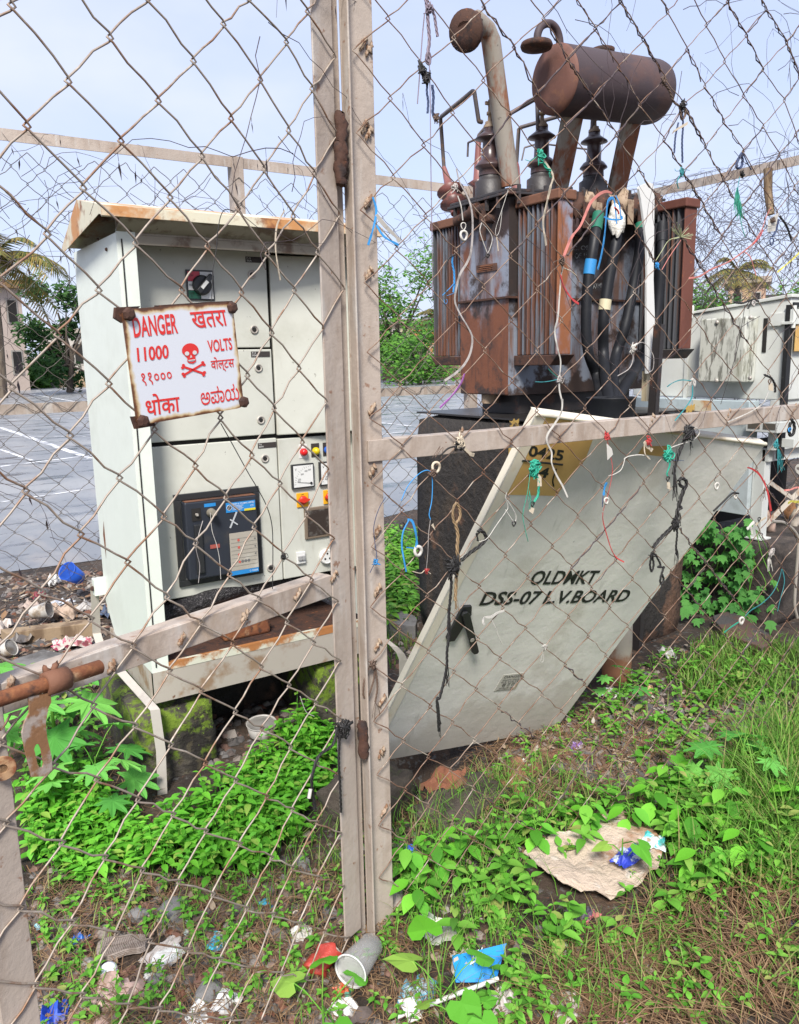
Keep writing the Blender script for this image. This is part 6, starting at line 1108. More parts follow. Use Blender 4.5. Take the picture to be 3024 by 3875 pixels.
# ivy on the kiosk block
iv = T('ivy', 'green ivy draped over and around dark block under the kiosk', 'ivy', (RX-.1, lb.y-.3, 0)); g = MB(); gs = MB()
for k in range(215):
    u_ = r.random(); v_ = r.random()
    if k < 180: q = R6(r.uniform(820, 1330), r.uniform(950, 1800))
    else: q = R6(r.uniform(1180, 1520), r.uniform(1300, 1790)) if r.random() < .75 else R6(r.uniform(1150, 1320), r.uniform(920, 1180))
    p = PX(q, RX-.15+r.uniform(-.12, .02))
    if p.z < .03: p = G(q)+UP*r.uniform(.03, .12)
    a = r.uniform(-1.2, 1.2); d = Vector((-.5+r.uniform(-.3, .3), -.5+r.uniform(-.4, .4), -.5)); lobed(g, p, d, Vector((-.6, -.6, .6)), r.uniform(.03, .06), IVY, r)
for k in range(14): q0 = R6(r.uniform(850, 1450), r.uniform(960, 1300)); a = PX(q0, RX-.14); pts = [a, a+Vector((r.uniform(-.06, 0), r.uniform(-.1, .1), -.15)), a+Vector((r.uniform(-.1, 0), r.uniform(-.2, .2), -.32))]; gs.tube(smooth(pts, 4), .003, 4)
g.build('leaves', m_ivy, iv); gs.build('stems', m_weed2, iv)
# --- stones, slabs, blocks
def stone(label, q, s_, mat, seed, z=0, fl=.45, name='stone'):
    rr = random.Random(seed); p = G(q); g = MB(); bm = __import__('bmesh').new(); __import__('bmesh').ops.create_icosphere(bm, subdivisions=2, radius=1); ph = rr.uniform(0, 6)
    for v in bm.verts:
        c = v.co; k = 1+.22*math.sin(c.x*2.6+ph)*math.cos(c.y*2.2-ph)+.12*math.sin(c.z*4+ph*2); c.x = round(c.x*k*2.2)/2.2*.3+c.x*k*.7; c.y *= k*.75; c.z *= fl
    R = Matrix.Rotation(ph, 3, 'Z'); g.add([p+R @ (v.co*s_)+UP*s_*fl*.55 for v in bm.verts], [tuple(v.index for v in f.verts) for f in bm.faces]); bm.free(); return tag(g.build(name, mat, None, base=p), label, 'stone')
stone('flat dark grey stone on litter below the weed carpet', C6(1330, 715), .06, m_slab, 1, fl=.4)
stone('small rounded grey pebble left of flat dark stone', C6(1055, 755), .032, m_slab, 2, fl=.6)
stone('small grey stone below the white plastic sheet', C6(1230, 1220), .024, m_slab, 3, fl=.7)
stone('dark stone half hidden by grass near gate foot', C6(1600, 1400), .045, m_slab, 5, fl=.5)
stone('grey stone beside centre post foot under broken block', C7(1285, 955), .035, m_slab, 6, fl=.6)
stone('dark pointed stone at left below gate stile', C6(1185, 1290), .03, m_slab, 7, fl=.6)
def slab(label, quad, th, mat, name='stone_slab', z=0.0, seed=1, cat='slab'):
    rr = random.Random(seed); P_ = [PZ(q, z+th) for q in quad]; out = []
    for i in range(len(P_)):
        a, b = P_[i], P_[(i+1) % len(P_)]; out += [a.lerp(b, .04), a.lerp(b, .35)+Vector((rr.uniform(-.01, .01), rr.uniform(-.01, .01), 0)), a.lerp(b, .7)+Vector((rr.uniform(-.01, .01), rr.uniform(-.01, .01), 0)), a.lerp(b, .96)]
    g = MB(); g.prism(out[::-1] if (P_[1]-P_[0]).cross(P_[2]-P_[1]).z < 0 else out, (0, 0, -th-.03)); c = sum(P_, Vector())/len(P_); return tag(g.build(name, mat, None, base=(c.x, c.y, z), bevel=.006), label, cat)
slab('grey stone slab behind gate rail beside litter heap', [C5(40, 830), C5(330, 720), C5(640, 790), C5(560, 890), C5(120, 960)], .10, m_slab, seed=1)
slab('second stone slab step left of the mossy block', [C5(360, 1130), C5(480, 1030), C5(600, 1000), C5(690, 1140), C5(500, 1200)], .05, m_slab, seed=2)
slab('dark stone slab showing beside gate stile behind the rail', [C5(90, 1190), C5(280, 1110), C5(390, 1200), C5(200, 1300)], .03, m_slab, seed=3)
slab('grey kerb slab beyond centre post beside blackened plinth', [R7(110, 60), R7(240, 20), R7(355, 70), R7(350, 140), R7(150, 110)], .09, m_slab, seed=4)
slab('rust-brown slab lying tilted in ivy before dark block', [R8(1040, 60), R8(1200, 20), R8(1500, 210), R8(1430, 310), R8(1150, 200)], .07, M('brown_slab', (.10, .055, .04), [dict(c=(.06, .055, .052), s=6, lo=.45, hi=.6)], rough=.9, bump=(40, 1, .01)), seed=5)
rough_block('broken_concrete', 'broken concrete chunk behind centre post beside weed carpet', 'concrete chunk', 1.16, 1.42, 2.10, 2.34, -.08, .12, m_concrete, 31, rot=.5, amp=.02)
rough_block('broken_concrete', 'mossy broken concrete right of centre post below the board door', 'concrete chunk', 1.38, 1.72, 1.93, 2.12, -.08, .055, m_concrete, 32, rot=.25, amp=.02)
# timber and pipe stub
g = MB(); a, b = PZ(C5(55, 640), .06), PZ(C5(720, 560), .06); g.obox(a-Vector((0, 0, .06)), b-a, Vector((-.02, .10, 0)), (0, 0, .09)); tag(g.build('timber_beam', M('pale_rotten_timber', (.26, .19, .12), [dict(c=(.13, .085, .05), s=9, st=(1, 1, .3), lo=.45, hi=.62)], rough=.9, bump=(40, .8)), None, base=a, bevel=.004), 'old timber beam lying under litter heap at left', 'beam')
p = G(R8(300, 560)); g = MB(); g.lathe([(.068, -.05), (.07, .18), (.068, .34), (.064, .345), (.05, .34)], p, (.02, .02, 1), 20); tag(g.build('pipe_stub', M('muddy_pale_pipe', (.40, .34, .27), [dict(c=(.25, .11, .055), s=4, lo=.45, hi=.62, g=(2, .2, 0, .3))], rough=.8), None, base=p), 'pale pipe stub with muddy base under right corner of board door', 'pipe')
# --- litter pieces
def crumple(label, q, sx, sy, h, col, seed, cat='litter', name='plastic_scrap', rough=.5, col2=None, flat=.35, rot=None, z=0.0, txt=None, n=9):
    h *= .85; sx *= .92; sy *= .92; rr = random.Random(seed); p = G(q)+UP*z; ph = rr.uniform(0, 6.28) if rot is None else rot; g = MB(); vs = []; ca, sa = math.cos(ph), math.sin(ph)
    k1, k2, k3 = rr.uniform(3, 7), rr.uniform(3, 7), rr.uniform(0, 6)
    for j in range(n):
        for i in range(n):
            u_, v_ = i/(n-1)*2-1, j/(n-1)*2-1; e = 1-.18*rr.random()*(abs(u_) > .9 or abs(v_) > .9)
            x, y = u_*sx*.5*e, v_*sy*.5*e*(1-.15*math.sin(u_*3+k3)); zz = h*(flat+(1-flat)*max(0, 1-(u_*u_+v_*v_)*.6))*(.55+.45*math.sin(u_*k1+k3)*math.cos(v_*k2))+rr.uniform(-.12, .12)*h
            vs.append(p+Vector((x*ca-y*sa, x*sa+y*ca, max(.004, zz))))
    fs = [(j*n+i, j*n+i+1, (j+1)*n+i+1, (j+1)*n+i) for j in range(n-1) for i in range(n-1)]; g.add(vs, fs, False)
    m = M(name+'_mat', col, ([dict(c=col2, s=22, lo=.50, hi=.56)] if col2 else [dict(c=tuple(v*.62 for v in col), s=15, lo=.5, hi=.66)])+[dict(c=(.13, .085, .05), s=10, lo=.52, hi=.68, a=.75)], rough=rough); o = g.build(name, m, None, base=p); s_ = o.modifiers.new('solid', 'SOLIDIFY'); s_.thickness = .0015; return tag(o, label, cat)
L_ = crumple
BL, CY_, WH, BR, PK = (.015, .06, .40), (.05, .38, .55), (.66, .66, .64), (.32, .19, .12), (.50, .35, .30)
L_('crumpled blue plastic scrap beside the sandal sole', C6(570, 965), .075, .055, .03, (.02, .14, .50), 1)
L_('bright blue plastic bag at bottom left beside gate stile', C6(425, 1575), .075, .09, .06, BL, 2, name='plastic_bag')
L_('pale blue plastic scrap near gate stile', C6(310, 840), .04, .035, .02, (.25, .48, .55), 3)
L_('cyan packet among weeds left of centre post', C7(1135, 1145), .085, .05, .02, CY_, 4, name='packet', col2=(.02, .22, .45))
L_('cyan and white torn packet in middle of weeds', C7(940, 1290), .09, .075, .02, CY_, 5, name='packet', col2=WH)
L_('pale torn packet behind flat dark stone', C6(1420, 810), .09, .05, .02, (.42, .58, .55), 6, name='packet', col2=WH)
L_('white plastic sheet crumpled right of the sandal sole', C6(1240, 1090), .17, .07, .025, WH, 7, name='plastic_sheet', rot=.5)
L_('grey-white plastic shreds above white sheet', C6(1230, 985), .14, .05, .02, (.45, .41, .38), 8, name='plastic_sheet', rot=.45)
L_('brown paper sheet under straw at lower left', C6(760, 1480), .24, .15, .03, PK, 9, name='paper_sheet', rough=.9, rot=.6, flat=.8)
L_('torn white paper at bottom edge left of centre post', C7(880, 1640), .20, .11, .02, WH, 10, name='paper_sheet', rough=.9, rot=.5, flat=.8)
L_('crumpled translucent bag right of the flat stone', C7(1290, 1290), .07, .07, .05, (.45, .44, .40), 11, name='plastic_bag')
L_('orange-red crisp wrapper near plastic cup', C7(1455, 1525), .055, .06, .035, (.55, .09, .03), 12, name='wrapper', col2=(.05, .25, .18))
L_('crumpled white tissue below the plastic cup', C7(1465, 1600), .07, .08, .045, WH, 13, name='tissue', rough=.9)
L_('white printed paper sheet right of post among weeds', C8(145, 1265), .11, .15, .02, (.60, .60, .52), 14, name='paper_sheet', rough=.9, rot=.25, flat=.8, col2=(.42, .46, .40))
cb = T('cardboard_sheet', 'large stained cardboard sheet lying flat in grass at right', 'cardboard', G(C8(800, 960)))
q_ = [(530, 1000), (600, 960), (790, 870), (850, 830), (930, 800), (1000, 830), (1060, 890), (1120, 950), (1110, 1030), (1040, 1120), (900, 1160), (700, 1140), (610, 1080)]
_bm = __import__('bmesh').new(); _vs = []
for i in range(len(q_)):
    a, b = G(C8(*q_[i])), G(C8(*q_[(i+1) % len(q_)])); _vs += [_bm.verts.new(a.lerp(b, t_)+Vector((r.uniform(-.006, .006), r.uniform(-.006, .006), 0))) for t_ in (0, .33, .66)]
_bm.faces.new(_vs); __import__('bmesh').ops.triangulate(_bm, faces=_bm.faces[:]); __import__('bmesh').ops.subdivide_edges(_bm, edges=_bm.edges[:], cuts=3, use_grid_fill=True)
g = MB(); _bm.verts.ensure_lookup_table(); _bm.verts.index_update(); g.add([v.co+UP*(.03+.016*math.sin(v.co.x*17+v.co.y*9)*math.sin(v.co.y*14-1)+.010*abs(math.sin(v.co.x*31-v.co.y*22))+r.uniform(0, .003)) for v in _bm.verts], [tuple(v.index for v in f.verts) for f in _bm.faces]); _bm.free()
_o = g.build('sheet', M('stained_cardboard', (.46, .37, .29), [dict(c=(.28, .16, .095), s=7, lo=.52, hi=.66), dict(c=(.58, .52, .45), s=20, lo=.55, hi=.7)], rough=.9, bump=(14, 1, .03)), cb); _sm = _o.modifiers.new('solid', 'SOLIDIFY'); _sm.thickness = .004
L_('deep blue snack packet lying on the cardboard', C8(980, 1030), .15, .075, .03, (.02, .04, .38), 15, name='packet', col2=(.45, .5, .6), rot=.1, z=.055)
L_('white and teal torn packet on right end of cardboard', C8(1080, 960), .08, .10, .03, (.55, .62, .62), 16, name='packet', col2=(.06, .42, .42), z=.05)
L_('dark multicoloured wrapper in front of cardboard', C8(795, 1205), .10, .05, .03, (.06, .05, .07), 17, name='wrapper', col2=(.5, .12, .15))
L_('greyish flat plastic bag in grass below cardboard', C8(720, 1290), .13, .07, .02, (.45, .48, .40), 18, name='plastic_bag', flat=.8)
L_('grey crumpled paper ball on the blue packet', C8(275, 1400), .09, .075, .055, (.38, .33, .28), 19, name='paper_ball', rough=.9)
bp = T('blue_packet', 'opened bright blue snack packet with upturned corner near bottom', 'packet', G(C8(330, 1430)))
A_, B_, C_, D_, E_ = [G(C8(*q))+UP*z for q, z in (((225, 1400), .03), ((380, 1440), .03), ((455, 1365), .05), ((410, 1470), .012), ((240, 1480), .012))]
g = MB(); g.add([A_, B_, C_, D_, E_, G(C8(320, 1410))+UP*.055], [(0, 5, 1, 3, 4), (1, 2, 3), (5, 2, 1)]); o = g.build('packet', M('glossy_blue_film', (.02, .25, .62), [dict(c=(.015, .16, .45), s=16, lo=.5, hi=.6)], rough=.25), bp); s_ = o.modifiers.new('solid', 'SOLIDIFY'); s_.thickness = .002
g = MB(); put_text(g, 'ZIN', G(C8(300, 1452))+UP*.045, G(C8(350, 1425))+UP*.047, G(C8(305, 1420))+UP*.055, .02); g.build('lettering', m_wtxt, bp)
L_('translucent blue bag left of heart-leaved seedling', C8(75, 1530), .14, .09, .035, (.33, .42, .48), 20, name='plastic_bag', col2=(.12, .35, .5), rot=.6)
g = MB(); a, b = G(C8(-10, 1640))+UP*.02, G(C8(420, 1480))+UP*.03; g.tube([a, b], .006, 8); tag(g.build('white_rod', m_white, None, base=a), 'thin white plastic rod lying by blue packet at bottom', 'rod')
g = MB(); a, b = G(C8(25, 1580))+UP*.03, G(C8(70, 1650))+UP*.02; g.ribbon([a, a.lerp(b, .5)+UP*.004, b], .04, (.2, .1, 1)); tag(g.build('plastic_strip', m_white, None, base=a), 'wide white plastic strip at bottom just right of post', 'plastic strip')
L_('crumpled clear plastic near blue packet at bottom', C8(440, 1545), .09, .08, .05, (.42, .38, .36), 21, name='plastic_bag')
L_('grey-brown plastic bag half buried in straw at bottom', C8(710, 1560), .10, .13, .045, (.36, .32, .29), 22, name='plastic_bag')
L_('yellow and white packet in grass near bottom', C8(925, 1560), .05, .09, .02, (.62, .55, .15), 23, name='packet', col2=WH)
L_('pink and white wrapper at bottom edge', C8(950, 1635), .06, .035, .02, (.62, .30, .33), 24, name='wrapper', col2=WH)
L_('small blue and yellow packet in straw', C8(840, 1405), .035, .025, .012, (.03, .28, .5), 25, name='packet', col2=(.6, .5, .1))
L_('white scrap on dead straw at right', C8(1390, 1245), .05, .035, .02, WH, 26, name='paper_scrap')
L_('dark blue scrap at right edge of straw', C8(1660, 1290), .05, .04, .02, (.05, .06, .14), 27, name='plastic_scrap')
L_('black plastic rag beside small packet in straw', C8(860, 1450), .09, .06, .025, (.025, .025, .028), 28, name='plastic_scrap')
L_('grey wisp of plastic standing in straw', C8(950, 1370), .04, .05, .06, (.36, .31, .29), 29, name='plastic_scrap')
L_('clear bag clump in straw right of grey wisp', C8(1030, 1420), .06, .07, .05, (.42, .39, .34), 30, name='plastic_bag')
L_('brown rotten cloth heap below board door near post', R7(580, 1430), .22, .14, .09, (.19, .075, .04), 31, name='rotten_cloth', rough=.95, z=.05)
L_('brown rotten cloth strip trailing toward purple packet', R7(1130, 1380), .30, .13, .05, (.24, .115, .06), 32, name='rotten_cloth', rough=.95, rot=.5)
L_('brown cloth end under the purple packet', R7(1420, 1190), .13, .16, .04, (.15, .07, .045), 33, name='rotten_cloth', rough=.95, rot=.6)
L_('purple foil packet at end of brown cloth', R7(1580, 1075), .10, .05, .03, (.22, .12, .36), 34, name='packet', col2=(.55, .5, .55))
L_('white torn polystyrene below the pipe stub', R8(230, 650), .12, .05, .03, WH, 35, name='foam_scrap', rough=.9)
L_('white torn foam piece right of pipe stub', R8(345, 690), .07, .08, .03, WH, 36, name='foam_scrap', rough=.9)
L_('crumpled white cup by the blackened plinth corner', R8(690, 395), .14, .07, .06, (.62, .62, .58), 37, name='crushed_cup')
L_('pale ribbed board scrap on stony patch', R8(380, 1150), .13, .10, .02, (.48, .40, .29), 38, name='board_scrap', rough=.9, flat=.9)
L_('orange-tan crushed cup beside small weed clump', R8(545, 650), .08, .08, .05, (.48, .29, .15), 39, name='crushed_cup')
L_('white tissue blob below the board door', R7(1175, 1220), .035, .03, .03, WH, 40, name='tissue', rough=.9)
L_('small red plastic scrap near ribbed board scrap', R8(215, 1185), .02, .02, .012, (.55, .03, .02), 41)
L_('dark grey torn sheet by the castor seedling at right', R8(640, 930), .11, .07, .02, (.20, .20, .21), 42, name='plastic_sheet')
L_('orange chip packet scrap under weeds near post', C6(1400, 1315), .035, .03, .015, (.55, .25, .10), 43, name='wrapper')
L_('brown paper scrap beside brown sheet at lower left', C6(1110, 1400), .12, .07, .03, (.27, .21, .17), 44, name='paper_sheet', rough=.9)
# litter heap by the left fence
L_('silvery white paper sheet on the litter heap at left', C5(400, 410), .36, .14, .05, (.66, .69, .74), 51, name='paper_sheet', rot=.75)
L_('crumpled beige bag on litter heap beside timber', C5(475, 500), .20, .16, .13, (.42, .32, .25), 52, name='paper_bag', rough=.8)
L_('white spiky foil scrap at back of litter heap', C5(415, 240), .12, .08, .14, WH, 53, name='foil_scrap')
L_('pinkish plastic clump at far left of litter heap', C5(15, 640), .12, .16, .12, (.48, .42, .38), 54, name='plastic_bag')
L_('dark translucent bag below timber beam', C5(190, 690), .20, .14, .10, (.10, .09, .085), 55, name='plastic_bag', rough=.3)
L_('white and maroon bag clump right of timber beam', C5(560, 720), .24, .14, .09, (.45, .40, .36), 56, name='plastic_bag', col2=(.30, .03, .08))
L_('greyish bag on litter heap against the strap', C5(680, 430), .18, .14, .10, (.40, .38, .36), 57, name='plastic_bag')
L_('dark blue cloth scrap between strap and cabinet', C5(830, 480), .10, .12, .10, (.08, .11, .18), 58, name='cloth_scrap', rough=.9)
L_('maroon netting clump on top of litter heap', C5(305, 330), .12, .10, .07, (.20, .025, .04), 59, name='netting')
L_('pale pink paper clump on litter heap', C5(240, 425), .14, .10, .09, (.45, .36, .31), 60, name='paper_scrap', rough=.9)
L_('pale polythene scraps beyond centre post', R5(110, 1180), .22, .14, .12, WH, 61, name='plastic_bag')
L_('white torn foam among leaves beyond centre post', R5(200, 1130), .16, .10, .12, WH, 62, name='foam_scrap')
L_('small white box scrap by kerb slab beyond centre post', R5(300, 1480), .08, .05, .04, WH, 63, name='paper_scrap')
L_('crumpled grey bag against foot of fence post', C7(1680, 1165), .07, .07, .10, (.42, .37, .33), 64, name='plastic_bag')
def cup(name, label, c, ax, r0, r1, h, mat, cat='cup', wall=.002, rim=None):
    t = T(name, label, cat, c); g = MB(); g.lathe([(.001, 0), (r0, 0), (r0+.001, .002), (r1, h), (r1-wall, h), (r0-wall, .004), (.001, .004)], c, ax, 28); g.build('cup_body', mat, t)
    g = MB(); R_ = r1+.002; g.lathe([(r1-wall*.5, h-.003), (R_, h-.002), (R_+.001, h), (R_, h+.002), (r1-wall, h+.001), (r1-wall*.5, h-.003)], c, ax, 28); g.build('rim', rim or mat, t); return t
m_blup = M('blue_plastic', (.02, .10, .52), rough=.35)
cup('blue_cup', 'bright blue plastic cup tipped over on litter heap at left', G(C5(625, 330))+UP*.14, (-.5, -.35, .45), .045, .062, .13, m_blup)
m_dirtyw = M('grubby_white_plastic', (.40, .385, .36), [dict(c=(.22, .17, .12), s=9, lo=.5, hi=.66)], rough=.5)
cup('white_cup', 'white paper cup lying on its side under litter heap', G(C5(255, 560))+UP*.07, (.8, -.5, .2), .035, .05, .11, m_dirtyw)
cup('white_cup', 'white plastic tub lying below dark bag at left', G(C5(40, 800))+UP*.04, (.6, -.5, .4), .035, .045, .05, m_dirtyw)
cup('white_bowl', 'white round plastic tub in shade under the switchgear', G(C7(1120, 465))+UP*.02, (-.05, -.1, 1), .052, .060, .05, m_dirtyw, 'bowl')
m_clear = M('cloudy_clear_plastic', (.45, .45, .44), rough=.2, alpha=.72)
cup('plastic_cup', 'clear plastic cup lying against the foot of the centre post', G(C7(1590, 1385))+UP*.045, (-.87, -.51, .06), .030, .042, .115, m_clear, rim=m_white)
m_can = M('red_crushed_can', (.38, .045, .03), [dict(c=(.6, .5, .45), s=16, lo=.62, hi=.7)], rough=.35, bump=(30, .8, .01))
t = T('crushed_can', 'crushed red drink can left of the clear plastic cup', 'can', G(C7(1360, 1440))); c = G(C7(1330, 1470))+UP*.03; g = MB(); g.lathe([(.026, 0), (.033, .008), (.032, .03), (.028, .045), (.033, .06), (.032, .075), (.027, .082)], c, (.75, .25, .25), 18); rq = random.Random(4); g.v = [(v[0]+.006*math.sin(v[2]*160+v[1]*90), v[1]+.005*math.sin(v[0]*190), c.z+(v[2]-c.z)*.72+.005*math.sin(v[0]*150+v[1]*120)) for v in g.v]; g.build('can_body', m_can, t)
g = MB(); ax = Vector((.75, .25, .25)).normalized(); g.lathe([(.027, .082), (.029, .084), (.027, .086), (.024, .080), (.001, .080)], c-UP*.004, ax, 18); g.v = [(v[0], v[1], c.z+(v[2]-c.z)*.78) for v in g.v]; g.build('can_end', M('dirty_tin', (.40, .35, .30), [dict(c=(.2, .12, .08), s=30, lo=.5, hi=.62)], rough=.5, metal=.4), t)
# sandal sole
so2 = T('sandal_sole', 'worn grey rubber sandal sole lying on litter left of white sheet', 'sandal', G(C6(930, 1030)))
a, b = G(C6(735, 1050)), G(C6(1135, 960)); dx = (b-a); ln = dx.length; dx = dx.normalized(); dy = Vector((-dx.y, dx.x, 0)); prof = [(0, .0), (.02, .26), (.10, .42), (.25, .48), (.40, .42), (.55, .34), (.70, .33), (.85, .36), (.95, .28), (1, .0)]
m_sole = M('worn_rubber_sole', (.27, .225, .195), [dict(c=(.19, .15, .125), s=30, st=(1, 4, 1), lo=.45, hi=.6), dict(c=(.36, .32, .29), s=9, lo=.55, hi=.7)], rough=.8, bump=(120, .6))
pts = [a+dx*ln*t_+dy*w_*.085 for t_, w_ in prof]+[a+dx*ln*t_-dy*w_*.085 for t_, w_ in prof[-2:0:-1]]
for k in range(4): g = MB(); g.prism([p+UP*(.010+.0045*k)+(p-(a+b)/2)*(-.008*k) for p in pts], (0, 0, .0038)); g.build('sole_layer', m_sole, so2, bevel=.0015)
g = MB()
for k in range(26): u_ = .06+.9*k/26; w_ = np.interp(u_, [q[0] for q in prof], [q[1] for q in prof])*.085*.86; p = a+dx*ln*u_+UP*.0285; g.tube([p-dy*w_, p+dx*.006, p+dy*w_], .0012, 4)
g.build('tread', m_sole, so2)
def egg(label, q, s_, col, name='plastic_disc'): p = G(q)+UP*.012; g = MB(); g.lathe([(s_*.2, -.01), (s_*.9, -.004), (s_, .004), (s_*.8, .014), (s_*.4, .02), (0, .021)], p, (-.3, -.5, .8), 16); return tag(g.build(name, M('lid_plastic', col, rough=.3), None, base=p), label, 'lid')
egg('white oval lid on soil below sandal sole', C6(830, 1195), .026, (.62, .64, .70)); egg('blue bottle cap right of centre post', C8(48, 965), .022, (.03, .12, .6), 'bottle_cap')
egg('blue bottle cap among grass lower right', C8(1460, 1075), .018, (.10, .16, .22), 'bottle_cap')
# ------------------------------------------------------------------ strings, ribbons, ropes tied on the mesh
def sm(name, c, rough=.6): return M(name, c, [dict(c=tuple(v*.6 for v in c), s=40, lo=.5, hi=.65)], rough=rough)
SM = {k: sm(k+'_string', c) for k, c in dict(white=(.46, .44, .40), cream=(.48, .41, .31), pink=(.55, .20, .17), red=(.42, .04, .04), blue=(.03, .24, .55), navy=(.03, .05, .12), green=(.02, .30, .20), teal=(.03, .22, .24), grey=(.36, .33, .31), lilac=(.20, .16, .20), black=(.014, .013, .013), jute=(.25, .17, .09), yellow=(.5, .45, .08), violet=(.40, .14, .45), straw=(.36, .38, .22), brown=(.11, .07, .05)).items()}
srnd = random.Random(77); NF = Vector((0, -1, 0))
class ST:
    def __init__(s, name, label, cat, first, gate=False):
        s.gate = gate; s.y = YF-.011; s.t = T(name, label, cat, s.P(first))
    def P(s, q, o=0.0): return on_gate(q, .013+o) if s.gate else PY(q, s.y-o)
    def pts(s, R, q, o=0.0): return smooth([s.P(R(*p), o+srnd.uniform(0, .006)) for p in q], 6)
    def cord(s, R, q, r=.0012, c='white', nm='cord', o=0.0): g = MB(); g.tube(s.pts(R, q, o), r*.82, 5); g.build(nm, SM[c], s.t); return s
    def strap(s, R, q, w, c='white', nm='strap', o=0.0): P_ = s.pts(R, q, o); w *= .82; k = len(P_); n = GN if s.gate else NF; g = MB(); g.ribbon(P_, [w*(.6+.4*math.sin(math.pi*min(1, (i+2)/k*1.3) if i < k*.7 else math.pi*.5+ (i-k*.7)/k)) for i in range(k)], n+Vector((srnd.uniform(-.4, .4), 0, srnd.uniform(-.3, .3)))); g.build(nm, SM[c], s.t); return s
    def rope(s, R, q, r=.003, c='jute', nm='rope', tw=26, o=0.0):
        P_ = smooth([s.P(R(*p), o) for p in q], 14); g = MB(); L_ = 0; ph = []
        for i, p in enumerate(P_): L_ += (p-P_[i-1]).length if i else 0; ph.append(L_/r*.5)
        for k in range(3):
            out = []
            for i, p in enumerate(P_):
                t_ = (P_[min(i+1, len(P_)-1)]-P_[max(i-1, 0)]).normalized(); u_ = t_.cross(NF).normalized(); a = ph[i]+k*2.094; out.append(p+(u_*math.cos(a)+NF*math.sin(a))*r*.62)
            g.tube(out, r*.62, 5)
        g.build(nm, SM[c], s.t); return s
    def knot(s, R, q, sz=.008, c='white', n=5, nm='knot', o=.002):
        g = MB(); c0 = s.P(R(*q), o); sz *= .82
        for k in range(n+2): pts = [c0+Vector((srnd.gauss(0, .48)*sz, -.003+srnd.uniform(-.005, .004), srnd.gauss(0, .55)*sz)) for j in range(7)]; g.tube(smooth(pts, 3), sz*.13, 4)
        g.build(nm, SM[c], s.t); return s
    def fray(s, R, q, ln=.05, n=8, c='black', r=.0006, nm='frayed_end', spread=.5, d=(0, 0, -1)):
        g = MB(); c0 = s.P(R(*q)); d = Vector(d)
        for k in range(n): e = (d+Vector((srnd.uniform(-spread, spread), -abs(srnd.uniform(0, .2)), srnd.uniform(-.3, .3)))).normalized()*ln*srnd.uniform(.5, 1.1); g.tube(smooth([c0, c0+e*.5+Vector((srnd.uniform(-.006, .006), 0, 0)), c0+e], 3), r, 3)
        g.build(nm, SM[c], s.t); return s
    def ring(s, R, q, r=.009, c='black', nm='ring', w=.0028): g = MB(); c0 = s.P(R(*q), .003); r *= .82; w *= .72; g.tube([c0+Vector((r*math.cos(a), -.0015*math.sin(a*2), r*1.15*math.sin(a))) for a in [2*math.pi*i/14 for i in range(15)]], w, 6); g.build(nm, SM[c], s.t); return s
    def tag(s, R, q, c='white', nm='paper_tag'): g = MB(); n = GN if s.gate else NF; g.prism([s.P(R(*p), .002) for p in q], n*.001); g.build(nm, SM[c], s.t); return s
ST('ribbon', 'cream ribbon hanging in front of left cooling fins of the middle radiator', 'ribbon', R1(1150, 1480)).strap(R1, [(1050, 1330), (1100, 1400), (1150, 1490), (1130, 1580), (1105, 1690)], .008, 'cream').strap(R3, [(1105, 120), (1090, 190), (1070, 280), (1068, 350), (1080, 430), (1092, 512)], .010, 'cream')
ST('ribbon', 'pink ribbon arching from blue strap knot to middle radiator edge', 'ribbon', R3(1640, 60)).strap(R3, [(1650, 70), (1600, 55), (1540, 80), (1470, 150), (1425, 250), (1380, 350), (1310, 440), (1270, 530), (1240, 610)], .010, 'pink').knot(R3, (1215, 650), .014, 'brown', 6).strap(R3, [(1215, 760), (1235, 850), (1275, 920), (1320, 975), (1368, 1008)], .008, 'red')
ST('ribbon', 'long white ribbon trailing from radiator edge down over the ochre patch', 'ribbon', R3(1230, 700)).strap(R3, [(1240, 690), (1220, 760), (1205, 950), (1190, 1130), (1165, 1240), (1190, 1390), (1215, 1500), (1205, 1640), (1205, 1740), (1228, 1850), (1220, 1940)], .006, 'white').strap(R5, [(1480, 20), (1470, 120), (1425, 200), (1365, 290), (1360, 350), (1395, 430), (1395, 510), (1430, 600), (1480, 690), (1518, 775)], .007, 'white').cord(R3, [(1230, 700), (1300, 730), (1350, 770)], .0018, 'cream').cord(R3, [(1190, 640), (1150, 670), (1160, 800)], .0014, 'brown')
ST('strap', 'bright blue strap looped over the mesh above the white wrapped cable', 'strap', R3(1660, 110)).strap(R3, [(1690, 330), (1680, 200), (1665, 120), (1635, 115), (1612, 160), (1600, 300), (1585, 450), (1560, 600), (1530, 718)], .010, 'blue').strap(R4, [(50, 270), (100, 290), (195, 292), (200, 260)], .006, 'blue').strap(R4, [(150, 90), (175, 150), (188, 230), (195, 290)], .006, 'blue').cord(R4, [(140, 190), (165, 215), (175, 245)], .003, 'red')
ST('ribbon', 'long grey ribbon curling down past left edge of the tank', 'ribbon', R3(340, 30)).strap(R3, [(330, -140), (360, -20), (430, 110), (462, 230), (468, 380), (455, 560), (420, 660), (360, 760), (325, 900), (320, 1000), (370, 1110), (430, 1210), (465, 1300), (450, 1420), (400, 1520), (320, 1600), (230, 1660)], .007, 'grey').knot(R3, (310, 20), .013, 'grey', 5)
ST('ring_tie', 'white plastic ring on cord beside the oil valve', 'plastic ring', R3(375, 200)).cord(R3, [(340, 90), (370, 180), (385, 300)], .0022, 'white').ring(R3, (390, 350), .009, 'white', w=.002).ring(R3, (393, 430), .012, 'white', w=.0045)
